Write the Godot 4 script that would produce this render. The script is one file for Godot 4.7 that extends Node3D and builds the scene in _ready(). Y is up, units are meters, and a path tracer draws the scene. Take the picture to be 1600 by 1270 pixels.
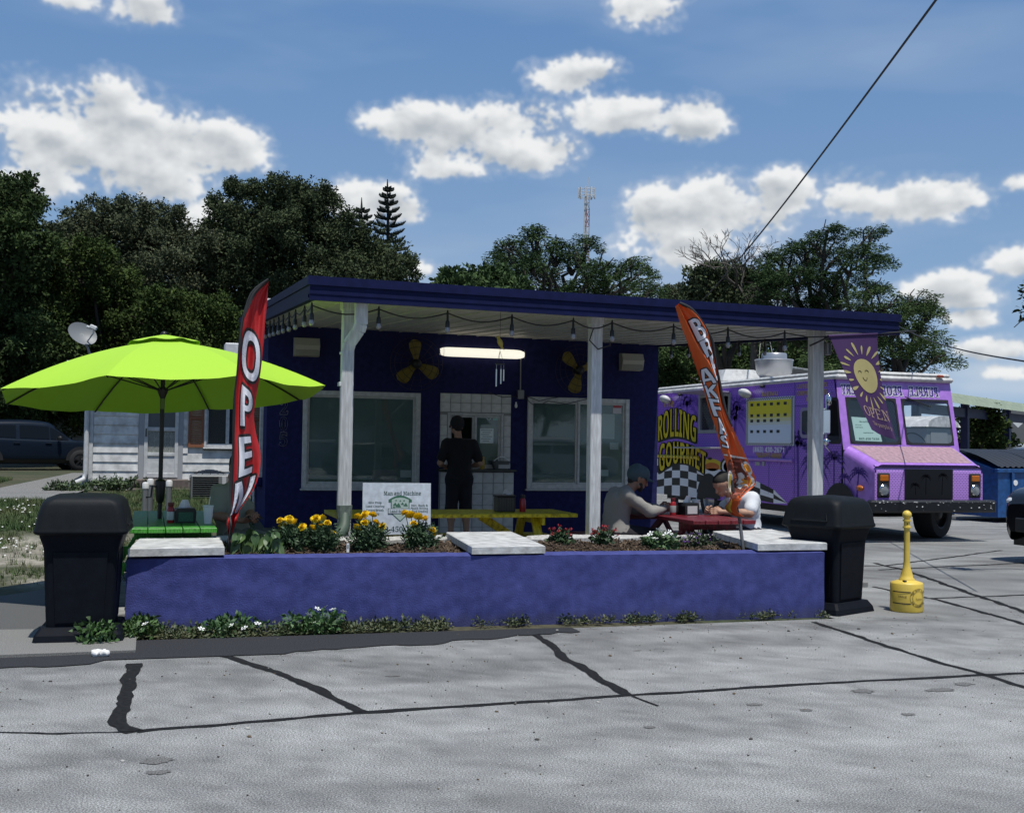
extends Node3D

# ---------------------------------------------------------------- mesh builder
class MB:
	var v := PackedVector3Array()
	var n := PackedVector3Array()
	var u := PackedVector2Array()
	var c := PackedColorArray()
	var col := Color.WHITE
	func tri(a: Vector3, b: Vector3, d: Vector3, na: Vector3, nb: Vector3, nd: Vector3) -> void:
		if (b - a).cross(d - a).dot(na + nb + nd) > 0.0:
			v.append(a); v.append(d); v.append(b)
			n.append(na); n.append(nd); n.append(nb)
		else:
			v.append(a); v.append(b); v.append(d)
			n.append(na); n.append(nb); n.append(nd)
		c.append(col); c.append(col); c.append(col)
	func flat(a: Vector3, b: Vector3, d: Vector3, out: Vector3) -> void:
		var k := (b - a).cross(d - a)
		if k.length_squared() < 1e-16: return
		k = k.normalized()
		if k.dot(out) < 0.0: k = -k
		tri(a, b, d, k, k, k)
	func quad(a: Vector3, b: Vector3, d: Vector3, e: Vector3, out: Vector3) -> void:
		flat(a, b, d, out); flat(a, d, e, out)
	func box(size: Vector3, xf := Transform3D(), bev := 0.0) -> void:
		var h := size * 0.5
		var b: float = minf(bev, minf(h.x, minf(h.y, h.z)) * 0.9)
		for ax in 3:
			var a1 := (ax + 1) % 3
			var a2 := (ax + 2) % 3
			for s in [-1.0, 1.0]:
				var p := []
				for q in [[-1, -1], [1, -1], [1, 1], [-1, 1]]:
					var w := Vector3.ZERO
					w[ax] = s * h[ax]; w[a1] = q[0] * (h[a1] - b); w[a2] = q[1] * (h[a2] - b)
					p.append(xf * w)
				var o := Vector3.ZERO
				o[ax] = s
				quad(p[0], p[1], p[2], p[3], xf.basis * o)
		if b <= 0.0: return
		for ax in 3:
			var a1 := (ax + 1) % 3
			var a2 := (ax + 2) % 3
			for s1 in [-1.0, 1.0]:
				for s2 in [-1.0, 1.0]:
					var p := []
					for e in [-1.0, 1.0]:
						var w := Vector3.ZERO
						w[ax] = e * (h[ax] - b); w[a1] = s1 * h[a1]; w[a2] = s2 * (h[a2] - b)
						p.append(xf * w)
						w[a1] = s1 * (h[a1] - b); w[a2] = s2 * h[a2]
						p.append(xf * w)
					var o := Vector3.ZERO
					o[a1] = s1; o[a2] = s2
					quad(p[0], p[1], p[3], p[2], xf.basis * o)
		for sx in [-1.0, 1.0]:
			for sy in [-1.0, 1.0]:
				for sz in [-1.0, 1.0]:
					var s := Vector3(sx, sy, sz)
					flat(xf * (s * Vector3(h.x, h.y - b, h.z - b)), xf * (s * Vector3(h.x - b, h.y, h.z - b)), xf * (s * Vector3(h.x - b, h.y - b, h.z)), xf.basis * s)
	func bx(x0: float, y0: float, z0: float, x1: float, y1: float, z1: float, bev := 0.0) -> void:
		box(Vector3(absf(x1 - x0), absf(y1 - y0), absf(z1 - z0)), Transform3D(Basis(), Vector3(x0 + x1, y0 + y1, z0 + z1) * 0.5), bev)
	func bar(a: Vector3, b: Vector3, w: float, t: float, up := Vector3.UP, bev := 0.0) -> void:
		var y := (b - a).normalized()
		var x := up.cross(y)
		if x.length() < 0.01: x = Vector3.RIGHT.cross(y)
		x = x.normalized()
		box(Vector3(w, (b - a).length(), t), Transform3D(Basis(x, y, x.cross(y)), (a + b) * 0.5), bev)
	func tube(pts: Array, rads: Array, sides := 8, cap := true) -> void:
		var ring := []
		var nrm := []
		var side := Vector3.ZERO
		for i in pts.size():
			var p: Vector3 = pts[i]
			var d: Vector3 = (pts[mini(i + 1, pts.size() - 1)] - pts[maxi(i - 1, 0)]).normalized()
			if side == Vector3.ZERO:
				side = d.cross(Vector3.UP if absf(d.y) < 0.9 else Vector3.RIGHT).normalized()
			side = (side - d * side.dot(d)).normalized()
			var o := side.cross(d)
			var r: float = rads[mini(i, rads.size() - 1)]
			var rr := []
			var nn := []
			for k in sides:
				var a := TAU * k / sides
				var q := side * cos(a) + o * sin(a)
				rr.append(p + q * r)
				nn.append(q)
			ring.append(rr); nrm.append(nn)
		for i in pts.size() - 1:
			for k in sides:
				var m := (k + 1) % sides
				tri(ring[i][k], ring[i + 1][k], ring[i + 1][m], nrm[i][k], nrm[i + 1][k], nrm[i + 1][m])
				tri(ring[i][k], ring[i + 1][m], ring[i][m], nrm[i][k], nrm[i + 1][m], nrm[i][m])
		if cap:
			for e in [0, pts.size() - 1]:
				var o: Vector3 = pts[e] - pts[1 if e == 0 else e - 1]
				for k in range(1, sides - 1):
					flat(ring[e][0], ring[e][k], ring[e][k + 1], o)
	func lathe(prof: Array, sides := 24, xf := Transform3D()) -> void:
		var sn := []
		for i in prof.size() - 1:
			var d: Vector2 = prof[i + 1] - prof[i]
			sn.append(Vector2(d.y, -d.x).normalized())
		for i in prof.size() - 1:
			var a: Vector2 = sn[i]
			var b: Vector2 = sn[i]
			if i > 0 and sn[i - 1].dot(sn[i]) > 0.6: a = (sn[i - 1] + sn[i]).normalized()
			if i < sn.size() - 1 and sn[i + 1].dot(sn[i]) > 0.6: b = (sn[i + 1] + sn[i]).normalized()
			for k in sides:
				var t0 := TAU * k / sides
				var t1 := TAU * (k + 1) / sides
				var e0 := Vector3(cos(t0), 0, sin(t0))
				var e1 := Vector3(cos(t1), 0, sin(t1))
				var y := Vector3.UP
				var p00: Vector3 = xf * (e0 * prof[i].x + y * prof[i].y)
				var p01: Vector3 = xf * (e1 * prof[i].x + y * prof[i].y)
				var p10: Vector3 = xf * (e0 * prof[i + 1].x + y * prof[i + 1].y)
				var p11: Vector3 = xf * (e1 * prof[i + 1].x + y * prof[i + 1].y)
				var n00: Vector3 = (xf.basis * (e0 * a.x + y * a.y)).normalized()
				var n01: Vector3 = (xf.basis * (e1 * a.x + y * a.y)).normalized()
				var n10: Vector3 = (xf.basis * (e0 * b.x + y * b.y)).normalized()
				var n11: Vector3 = (xf.basis * (e1 * b.x + y * b.y)).normalized()
				if prof[i].x > 1e-5: tri(p00, p01, p11, n00, n01, n11)
				if prof[i + 1].x > 1e-5: tri(p00, p11, p10, n00, n11, n10)
	func grid(nu: int, nv: int, f: Callable, wrap := false) -> void:
		var p := []
		for j in nv + 1:
			var r := PackedVector3Array()
			for i in nu + 1:
				r.append(f.call(float(i) / nu, float(j) / nv))
			p.append(r)
		var q := []
		for j in nv + 1:
			var r := PackedVector3Array()
			for i in nu + 1:
				var i0 := i - 1
				var i1 := i + 1
				if wrap:
					i0 = nu - 1 if i == 0 else i0
					i1 = 1 if i == nu else i1
				var a: Vector3 = p[j][clampi(i1, 0, nu)] - p[j][clampi(i0, 0, nu)]
				var b: Vector3 = p[mini(j + 1, nv)][i] - p[maxi(j - 1, 0)][i]
				var k := a.cross(b)
				r.append(k.normalized() if k.length_squared() > 1e-18 else Vector3.UP)
			q.append(r)
		for j in nv:
			for i in nu:
				tri(p[j][i], p[j][i + 1], p[j + 1][i + 1], q[j][i], q[j][i + 1], q[j + 1][i + 1])
				tri(p[j][i], p[j + 1][i + 1], p[j + 1][i], q[j][i], q[j + 1][i + 1], q[j + 1][i])
	func ball(at: Vector3, r: Vector3, seg := 12, bas := Basis()) -> void:
		var m := maxi(4, seg / 2)
		for j in m:
			for i in seg:
				var q := []
				for e in [[0, 0], [1, 0], [1, 1], [0, 1]]:
					var th: float = PI * (j + e[1]) / m
					var ph: float = TAU * (i + e[0]) / seg
					q.append(Vector3(sin(th) * cos(ph), cos(th), sin(th) * sin(ph)))
				var pp := []
				var nn := []
				for w in q:
					pp.append(at + bas * (w * r))
					nn.append((bas * (w / r)).normalized())
				if j > 0: tri(pp[0], pp[1], pp[2], nn[0], nn[1], nn[2])
				if j < m - 1: tri(pp[0], pp[2], pp[3], nn[0], nn[2], nn[3])
				elif j == m - 1: tri(pp[0], pp[1], pp[2], nn[0], nn[1], nn[2])
	func poly(pts: PackedVector2Array, xf: Transform3D) -> void:
		var ix := Geometry2D.triangulate_polygon(pts)
		for i in range(0, ix.size(), 3):
			var q := []
			for k in 3: q.append(xf * Vector3(pts[ix[i + k]].x, pts[ix[i + k]].y, 0))
			flat(q[0], q[1], q[2], xf.basis.z)
	func prism(pts: PackedVector2Array, depth: float, xf := Transform3D()) -> void:   # extruded from z = -depth to 0
		poly(pts, xf)
		var back := xf * Transform3D(Basis(Vector3(-1, 0, 0), Vector3(0, 1, 0), Vector3(0, 0, -1)), Vector3(0, 0, -depth))
		var m := PackedVector2Array()
		for p in pts: m.append(Vector2(-p.x, p.y))
		poly(m, back)
		var ccw := not Geometry2D.is_polygon_clockwise(pts)
		for i in pts.size():
			var a := pts[i]
			var b := pts[(i + 1) % pts.size()]
			var o := Vector2(b.y - a.y, a.x - b.x) * (1.0 if ccw else -1.0)
			quad(xf * Vector3(a.x, a.y, 0), xf * Vector3(b.x, b.y, 0), xf * Vector3(b.x, b.y, -depth), xf * Vector3(a.x, a.y, -depth), xf.basis * Vector3(o.x, o.y, 0))
	func mesh() -> ArrayMesh:
		var a := []
		a.resize(Mesh.ARRAY_MAX)
		a[Mesh.ARRAY_VERTEX] = v
		a[Mesh.ARRAY_NORMAL] = n
		a[Mesh.ARRAY_COLOR] = c
		if u.size() == v.size(): a[Mesh.ARRAY_TEX_UV] = u
		var m := ArrayMesh.new()
		m.add_surface_from_arrays(Mesh.PRIMITIVE_TRIANGLES, a)
		return m

# ---------------------------------------------------------------- naming helpers
var counts := {}
func numbered(where: Node, called: String) -> String:
	var key := str(where.get_instance_id()) + called
	var k: int = counts.get(key, 0)
	counts[key] = k + 1
	return called if k == 0 else "%s_%03d" % [called, k]
func put(b: MB, called: String, m: Material, parent: Node = self, xf := Transform3D()) -> MeshInstance3D:
	var o := MeshInstance3D.new()
	o.mesh = b.mesh()
	o.material_override = m
	o.name = numbered(parent, called)
	o.transform = xf
	parent.add_child(o, true)
	return o
func share(mesh: Mesh, called: String, m: Material, parent: Node, xf := Transform3D()) -> MeshInstance3D:
	var o := MeshInstance3D.new()
	o.mesh = mesh
	o.material_override = m
	o.name = numbered(parent, called)
	o.transform = xf
	parent.add_child(o, true)
	return o
func tag(o: Node, label: String, category: String, group := "") -> Node:
	o.set_meta("label", label); o.set_meta("category", category)
	if group: o.set_meta("group", group)
	return o
func thing(called: String, label: String, category: String, at := Vector3.ZERO, turn := 0.0, group := "") -> Node3D:
	var o := Node3D.new()
	o.name = numbered(self, called)
	add_child(o, true)
	o.position = at
	o.rotation.y = turn
	tag(o, label, category, group)
	return o
func kind(o: Node, k: String) -> Node:
	o.set_meta("kind", k)
	return o
func copy(src: Node3D, label: String, at: Vector3, turn := 0.0) -> Node3D:
	var o: Node3D = src.duplicate()
	o.name = numbered(self, String(src.name).rstrip("0123456789").rstrip("_"))
	add_child(o, true)
	o.position = at; o.rotation.y = turn
	o.set_meta("label", label)
	return o
func many(mesh: Mesh, xfs: Array, cols: Array, called: String, m: Material, parent: Node) -> MultiMeshInstance3D:
	var mm := MultiMesh.new()
	mm.transform_format = MultiMesh.TRANSFORM_3D
	mm.use_colors = true
	mm.mesh = mesh
	mm.instance_count = xfs.size()
	for i in xfs.size():
		mm.set_instance_transform(i, xfs[i])
		mm.set_instance_color(i, cols[i])
	var o := MultiMeshInstance3D.new()
	o.multimesh = mm
	o.material_override = m
	o.name = numbered(parent, called)
	parent.add_child(o, true)
	kind(o, "stuff")
	return o

# ---------------------------------------------------------------- textures and materials
var tex := {}
var mats := {}
func noise(freq: float, sd: int, oct := 4, type := FastNoiseLite.TYPE_SIMPLEX_SMOOTH) -> FastNoiseLite:
	var f := FastNoiseLite.new()
	f.noise_type = type
	f.frequency = freq
	f.seed = sd
	f.fractal_octaves = oct
	if oct == 1: f.fractal_type = FastNoiseLite.FRACTAL_NONE
	return f
func grey(f: FastNoiseLite, size: int, lo: float, hi: float, pw := 1.0) -> Image:
	var im := f.get_seamless_image(size, size)
	im.convert(Image.FORMAT_L8)
	var d := im.get_data()
	for i in d.size():
		d[i] = int(255.0 * minf(1.0, lerpf(lo, hi, pow(d[i] / 255.0, pw))))
	return Image.create_from_data(size, size, false, Image.FORMAT_L8, d)
func rgbtex(im: Image) -> ImageTexture:
	im.convert(Image.FORMAT_RGB8)
	return ImageTexture.create_from_image(im)
func bump(im: Image, s: float) -> ImageTexture:
	var k: Image = im.duplicate()
	k.convert(Image.FORMAT_RGBA8)
	k.bump_map_to_normal_map(s)
	return ImageTexture.create_from_image(k)
func make_textures() -> void:
	tex.mottle = rgbtex(grey(noise(0.012, 1, 5), 512, 0.84, 1.0))
	tex.grime = rgbtex(grey(noise(0.02, 7, 6), 512, 0.66, 1.0, 0.7))
	var sp := grey(noise(0.26, 3, 3), 1024, 0.22, 1.16, 0.9)
	tex.speck_n = bump(sp, 3.0)
	tex.speck = rgbtex(sp)
	var st := grey(noise(0.09, 5, 4), 512, 0.0, 1.0)
	tex.stucco_n = bump(st, 2.5)
	tex.ripple_n = bump(grey(noise(0.015, 11, 3), 512, 0.0, 1.0), 4.0)
	# wood grain and vertical weather streaks: noise drawn out along one axis
	for w in ["wood", "streak"]:
		var f := noise(0.05, 21, 4)
		var im := Image.create(256, 256, false, Image.FORMAT_L8)
		for y in 256:
			for x in 256:
				var a := TAU * x / 256.0
				var g := f.get_noise_3d(cos(a) * 120.0, sin(a) * 120.0, y * (0.55 if w == "wood" else 0.35) if y < 128 else (256 - y) * (0.55 if w == "wood" else 0.35))
				im.set_pixel(x, y, Color.from_hsv(0, 0, clampf(0.90 + g * (0.5 if w == "wood" else 0.16), 0.0, 1.0)))
		if w == "wood": tex.wood_n = bump(im, 2.0)
		tex[w] = rgbtex(im)
	var weave := Image.create(64, 64, false, Image.FORMAT_L8)
	for y in 64:
		for x in 64:
			weave.set_pixel(x, y, Color.from_hsv(0, 0, 0.5 + 0.25 * sin(TAU * x / 4.0) + 0.25 * sin(TAU * y / 4.0)))
	tex.weave_n = bump(weave, 1.5)
	# printed basket pattern of the truck's wrap: staggered courses with darker joints, flat print
	var br := Image.create(128, 128, false, Image.FORMAT_RGB8)
	for y in 128:
		for x in 128:
			var row := y / 16
			var xx := (x + (row % 2) * 16) % 32
			var joint := xx < 4 or y % 16 < 3
			var hl := xx < 7 or y % 16 < 5
			br.set_pixel(x, y, Color(0.62, 0.62, 0.72) if joint else (Color(0.9, 0.9, 0.95) if hl else Color(1, 1, 1)))
	tex.brick = ImageTexture.create_from_image(br)
func M(key: String, c: Color, rough := 0.75, o := {}) -> StandardMaterial3D:   # c in linear, real-world values
	if mats.has(key): return mats[key]
	var m := StandardMaterial3D.new()
	m.resource_name = key
	m.albedo_color = c.linear_to_srgb()
	m.roughness = rough
	m.metallic = o.get("metal", 0.0)
	m.metallic_specular = o.get("spec", 0.5)
	if o.has("tex"): m.albedo_texture = tex[o.tex]
	if o.has("nrm"):
		m.normal_enabled = true
		m.normal_texture = tex[o.nrm]
		m.normal_scale = o.get("ns", 0.5)
	if o.has("tex") or o.has("nrm"):
		m.uv1_triplanar = true
		m.uv1_world_triplanar = o.get("world", false)
		m.uv1_scale = Vector3.ONE * float(o.get("sc", 1.0)) if not o.has("sc3") else o.sc3
	if o.has("coat"):
		m.clearcoat_enabled = true
		m.clearcoat = o.coat
		m.clearcoat_roughness = 0.08
	if o.has("back"):
		m.backlight_enabled = true
		m.backlight = o.back
	if o.get("vc", false): m.vertex_color_use_as_albedo = true
	if o.has("rim"):
		m.rim_enabled = true; m.rim = o.rim
	if o.has("emit"):
		m.emission_enabled = true
		m.emission = o.emit
		m.emission_energy_multiplier = o.get("power", 1.0)
	mats[key] = m
	return m
func pane(key: String, a: float, tint := Color(0.75, 0.85, 0.82), metal := 0.0) -> StandardMaterial3D:
	if mats.has(key): return mats[key]
	var m := StandardMaterial3D.new()
	m.resource_name = key
	m.albedo_color = Color(tint.r, tint.g, tint.b, a)
	m.transparency = BaseMaterial3D.TRANSPARENCY_ALPHA
	m.roughness = 0.02
	m.metallic = metal
	m.metallic_specular = 0.7
	mats[key] = m
	return m

# ---------------------------------------------------------------- lettering
var fonts := {}
func letters(text: String, face := "Droid Sans", bold := true) -> PackedVector2Array:   # triangles, centred, cap height near 1
	var key := face + str(bold)
	if not fonts.has(key):
		var f := SystemFont.new()
		f.font_names = PackedStringArray([face])
		f.font_weight = 700 if bold else 400
		fonts[key] = f
	var t := TextMesh.new()
	t.font = fonts[key]
	t.font_size = 64
	t.pixel_size = 1.0 / 46.0
	t.depth = 0.1
	t.text = text
	var a := t.get_mesh_arrays()
	var vv: PackedVector3Array = a[Mesh.ARRAY_VERTEX]
	var ix := PackedInt32Array(range(vv.size()))
	if a[Mesh.ARRAY_INDEX] != null: ix = a[Mesh.ARRAY_INDEX]
	var out := PackedVector2Array()
	for i in range(0, ix.size() - 2, 3):
		if vv[ix[i]].z > 0.04 and vv[ix[i + 1]].z > 0.04 and vv[ix[i + 2]].z > 0.04:
			for k in 3: out.append(Vector2(vv[ix[i + k]].x, vv[ix[i + k]].y))
	var lo := Vector2(1e9, 1e9)
	var hi := -lo
	for p in out:
		lo = lo.min(p); hi = hi.max(p)
	for i in out.size(): out[i] -= (lo + hi) * 0.5
	return out
func fit(t: PackedVector2Array, w: float, h: float) -> PackedVector2Array:   # stretch to w by h
	var lo := Vector2(1e9, 1e9)
	var hi := -lo
	for p in t:
		lo = lo.min(p); hi = hi.max(p)
	var s := Vector2(w / maxf(hi.x - lo.x, 1e-4), h / maxf(hi.y - lo.y, 1e-4))
	var out := PackedVector2Array()
	for p in t: out.append((p - (lo + hi) * 0.5) * s)
	return out
func lay(b: MB, t: PackedVector2Array, f: Callable, out: Vector3, limit := 1e9) -> void:   # map flat triangles on a surface
	var todo := []
	for i in range(0, t.size() - 2, 3): todo.append([t[i], t[i + 1], t[i + 2]])
	while todo.size():
		var q: Array = todo.pop_back()
		var longest := 0
		var ll := 0.0
		for k in 3:
			var d: float = q[k].distance_to(q[(k + 1) % 3])
			if d > ll:
				ll = d; longest = k
		if ll > limit:
			var a: Vector2 = q[longest]
			var c: Vector2 = q[(longest + 1) % 3]
			var e: Vector2 = q[(longest + 2) % 3]
			var m := (a + c) * 0.5
			todo.append([a, m, e]); todo.append([m, c, e])
		else:
			b.flat(f.call(q[0]), f.call(q[1]), f.call(q[2]), out)
func outline(t: PackedVector2Array, r: float) -> PackedVector2Array:
	var o := PackedVector2Array()
	for k in 8:
		var d := Vector2.from_angle(TAU * k / 8.0) * r
		for p in t: o.append(p + d)
	return o
func write(text: String, w: float, h: float, xf: Transform3D, m: Material, parent: Node, face := "Droid Sans", bold := true, called := "lettering") -> MeshInstance3D:
	var b := MB.new()
	lay(b, fit(letters(text, face, bold), w, h), func(p): return xf * Vector3(p.x, p.y, 0), xf.basis.z)
	return put(b, called, m, parent)
func ellipse(cx: float, cy: float, rx: float, ry: float, k := 20, turn := 0.0) -> PackedVector2Array:
	var o := PackedVector2Array()
	for i in k:
		var a := TAU * i / k
		o.append(Vector2(cx, cy) + Vector2(cos(a) * rx, sin(a) * ry).rotated(turn))
	return o
func tris(p: PackedVector2Array) -> PackedVector2Array:
	var ix := Geometry2D.triangulate_polygon(p)
	var o := PackedVector2Array()
	for i in ix: o.append(p[i])
	return o
func T(x: float, y: float, z: float, bas := Basis()) -> Transform3D:
	return Transform3D(bas, Vector3(x, y, z))

# ---------------------------------------------------------------- camera, sky, sun
var rng := RandomNumberGenerator.new()
var CLOUDS := [[-3.0,14.2,4.2,2.2], [-0.4,13.3,4.5,2.2], [2.6,13.7,3.0,1.5], [-4.3,12.6,2.7,1.9], [-0.6,11.8,3.3,1.1], [-4.6,11.6,2.4,1.1], [-1.0,19.5,1.7,0.9], [-3.7,19.5,1.5,0.5], [12.2,15.4,2.3,1.2], [14.7,14.6,3.3,1.7], [17.3,15.7,2.4,1.2], [18.3,14.2,2.7,1.1], [14.1,13.4,2.4,0.8], [20.3,17.8,2.3,1.0], [23.7,15.9,3.6,1.1], [26.2,15.5,2.0,1.1], [22.4,16.0,2.1,1.1], [24.2,20.8,2.0,1.1], [10.3,11.6,2.1,1.2], [11.9,11.2,1.2,0.8], [24.7,10.9,1.8,2.0], [27.2,11.6,2.1,1.7], [26.3,9.9,3.3,1.4], [30.6,12.1,1.8,1.2], [28.7,11.1,2.4,1.4], [33.9,11.8,1.8,1.2], [36.8,11.4,3.3,1.1], [38.7,11.6,1.7,0.9], [41.2,12.0,0.9,0.5], [38.2,7.5,2.1,0.8], [41.2,8.6,1.5,0.9], [39.0,6.0,1.4,0.5], [40.4,4.5,1.8,0.6], [40.7,3.5,1.5,0.4], [38.7,6.9,1.8,0.6], [12.9,8.4,1.1,0.6], [2.7,10.3,1.5,1.2]]
func sky_image() -> Image:
	var rg := RandomNumberGenerator.new()
	rg.seed = 5
	var all: Array = CLOUDS.duplicate()
	for i in 46:                                            # the same kind of clouds all round
		var a := 56.0 + i * 6.4 + rg.randf_range(-3, 3)
		if a > 180: a -= 360.0
		var e := rg.randf_range(7, 42)
		for k in 3:
			all.append([a + rg.randf_range(-3, 3), e + rg.randf_range(-0.6, 0.9), rg.randf_range(1.6, 4.0), rg.randf_range(0.8, 1.7)])
	var big := noise(0.20, 31, 7)
	var fine := noise(1.7, 32, 5)
	var veil := noise(0.05, 33, 5)
	var low := sky_part(all, big, fine, veil, -180.0, 90.0, 1024, 512, 0.3516, true)
	var im := Image.create_from_data(1024, 512, false, Image.FORMAT_RGBF, low.to_byte_array())
	im.resize(4096, 2048, Image.INTERPOLATE_CUBIC)
	var w := 728                                            # the finer grain where clouds show largest
	var h := 290
	var st := 360.0 / 4096.0
	var hi := sky_part(all, big, fine, veil, -13.0, 24.0, w, h, st, false)
	im.blit_rect(Image.create_from_data(w, h, false, Image.FORMAT_RGBF, hi.to_byte_array()), Rect2i(0, 0, w, h), Vector2i(int((-13.0 + 180.0) / st), int((90.0 - 24.0) / st)))
	var turned := Image.create(4096, 2048, false, Image.FORMAT_RGBF)   # a panorama begins at -Z
	turned.blit_rect(im, Rect2i(2048, 0, 2048, 2048), Vector2i(0, 0))
	turned.blit_rect(im, Rect2i(0, 0, 2048, 2048), Vector2i(2048, 0))
	return turned
func sky_part(all: Array, big: FastNoiseLite, fine: FastNoiseLite, veil: FastNoiseLite, az0: float, el0: float, w: int, h: int, st: float, rough: bool) -> PackedFloat32Array:
	var out := PackedFloat32Array()
	out.resize(w * h * 3)
	var zen := Vector3(0.08, 0.195, 0.46)
	var mid := Vector3(0.132, 0.265, 0.51)
	var hor := Vector3(0.38, 0.54, 0.72)
	for y in h:
		var el := el0 - (y + 0.5) * st
		var base: Vector3
		if el > 20.0: base = mid.lerp(zen, clampf((el - 20.0) / 60.0, 0, 1))
		else: base = hor.lerp(mid, pow(clampf(el / 20.0, 0, 1), 0.62))
		if el < 0.0: base = Vector3(0.16, 0.17, 0.15)
		var row := []
		for c in all:
			if absf(c[1] - el) < c[3] * 1.7 + 0.9: row.append(c)
		for x in w:
			var az := az0 + (x + 0.5) * st
			var col := base
			if el > 0.0:
				var vz := veil.get_noise_3d(az * 0.7, el * 3.0, 0.0)
				col = col.lerp(Vector3(0.42, 0.52, 0.68), clampf((vz + 0.12) * (0.5 + 0.5 * smoothstep(14.0, 2.0, el)), 0, 0.34))
				col = col.lerp(Vector3(0.60, 0.67, 0.75), smoothstep(11.0, 1.0, el) * clampf(0.25 + 1.3 * veil.get_noise_3d(az * 1.1 + 70.0, el * 5.0, 4.0), 0.0, 0.6))
				var d := -1.0
				var dd := -1.0
				for c in row:
					var ax: float = (az - c[0]) / c[2]
					if ax > 1.8 or ax < -1.8: continue
					var ey: float = (el - c[1]) / c[3]
					var ez: float = (el + 0.42 - c[1]) / c[3]
					d = maxf(d, 1.0 - ax * ax - ey * ey * (1.0 if ey > 0.0 else 1.5))
					dd = maxf(dd, 1.0 - ax * ax - ez * ez * (1.0 if ez > 0.0 else 1.5))
				if d > -0.95:
					var b1 := big.get_noise_2d(az, el * 1.5)
					var n1 := b1 * 1.15 + fine.get_noise_2d(az, el * 1.3) * 0.52
					var n2 := big.get_noise_2d(az + 0.25, (el + 0.5) * 1.5)
					var a := maxf(smoothstep(0.0, 0.52, d + n1), 0.30 * smoothstep(-0.75, 0.6, d + n1 * 1.2))
					if a > 0.0:
						var thick := clampf((dd + n2) * 0.75 + 0.05, 0.0, 1.0)
						var lit := clampf(0.92 + (b1 - n2) * 0.8 + n1 * 0.10 - thick * 0.62, 0.0, 1.0)
						col = col.lerp(Vector3(0.46, 0.50, 0.54).lerp(Vector3(0.88, 0.89, 0.89), lit), a * 0.97)
			var i := (y * w + x) * 3
			out[i] = col.x; out[i + 1] = col.y; out[i + 2] = col.z
	return out
func make_camera_and_light() -> void:
	var th := deg_to_rad(17.5)
	var fw0 := Vector3(sin(th), 0, -cos(th))
	var r0 := Vector3(cos(th), 0, sin(th))
	var pitch := atan(58.0 / 1800.0)
	var fw := fw0 * cos(pitch) + Vector3.UP * sin(pitch)
	var u0 := r0.cross(fw)
	var roll := 0.0153
	var cam := Camera3D.new()
	cam.name = "camera"
	cam.fov = rad_to_deg(2.0 * atan(635.0 / 1800.0))
	cam.near = 0.05
	cam.far = 2000.0
	cam.transform = Transform3D(Basis(r0 * cos(roll) + u0 * sin(roll), u0 * cos(roll) - r0 * sin(roll), -fw), Vector3(0, 1.52, 0))
	add_child(cam)
	var env := Environment.new()
	var sm := PanoramaSkyMaterial.new()
	sm.panorama = ImageTexture.create_from_image(sky_image())
	sm.energy_multiplier = 1.0
	var sk := Sky.new()
	sk.sky_material = sm
	env.background_mode = Environment.BG_SKY
	env.sky = sk
	env.tonemap_mode = Environment.TONE_MAPPER_LINEAR
	env.tonemap_exposure = 1.0
	env.sdfgi_enabled = true
	env.ssao_enabled = true
	env.ssil_enabled = true
	var we := WorldEnvironment.new()
	we.name = "world_environment"
	we.environment = env
	add_child(we)
	var sun := DirectionalLight3D.new()
	sun.name = "sun"
	sun.light_energy = 1.45
	sun.light_color = Color(1.0, 0.985, 0.95)
	sun.light_angular_distance = 0.5
	sun.shadow_enabled = true
	add_child(sun)
	sun.look_at_from_position(Vector3(0.05, 1.0, 0.33), Vector3.ZERO, Vector3.FORWARD)

# ---------------------------------------------------------------- terrain and paving
func rise(x: float, z: float) -> float:   # the lawn on the left climbs gently to the white house
	return 0.45 * smoothstep(-11.5, -22.0, z) * (1.0 - smoothstep(1.4, 5.0, x))
func sheet(x0: float, x1: float, z0: float, z1: float, st: float, lift: float, col: Callable) -> MB:
	var b := MB.new()
	var nx := int(ceil((x1 - x0) / st))
	var nz := int(ceil((z1 - z0) / st))
	var p := []
	for j in nz + 1:
		var r := []
		for i in nx + 1:
			var x := lerpf(x0, x1, float(i) / nx)
			var z := lerpf(z0, z1, float(j) / nz)
			r.append([Vector3(x, rise(x, z) + lift, z), col.call(x, z)])
		p.append(r)
	for j in nz:
		for i in nx:
			for t in [[p[j][i], p[j][i + 1], p[j + 1][i + 1]], [p[j][i], p[j + 1][i + 1], p[j + 1][i]]]:
				var n: Vector3 = (t[1][0] - t[0][0]).cross(t[2][0] - t[0][0]).normalized()
				if n.y < 0: n = -n
				var s := b.c.size()
				b.tri(t[0][0], t[1][0], t[2][0], n, n, n)
				var flip: bool = b.v[s + 1] != t[1][0]
				b.c[s] = t[0][1]; b.c[s + 1] = t[2 if flip else 1][1]; b.c[s + 2] = t[1 if flip else 2][1]
	return b
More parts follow.
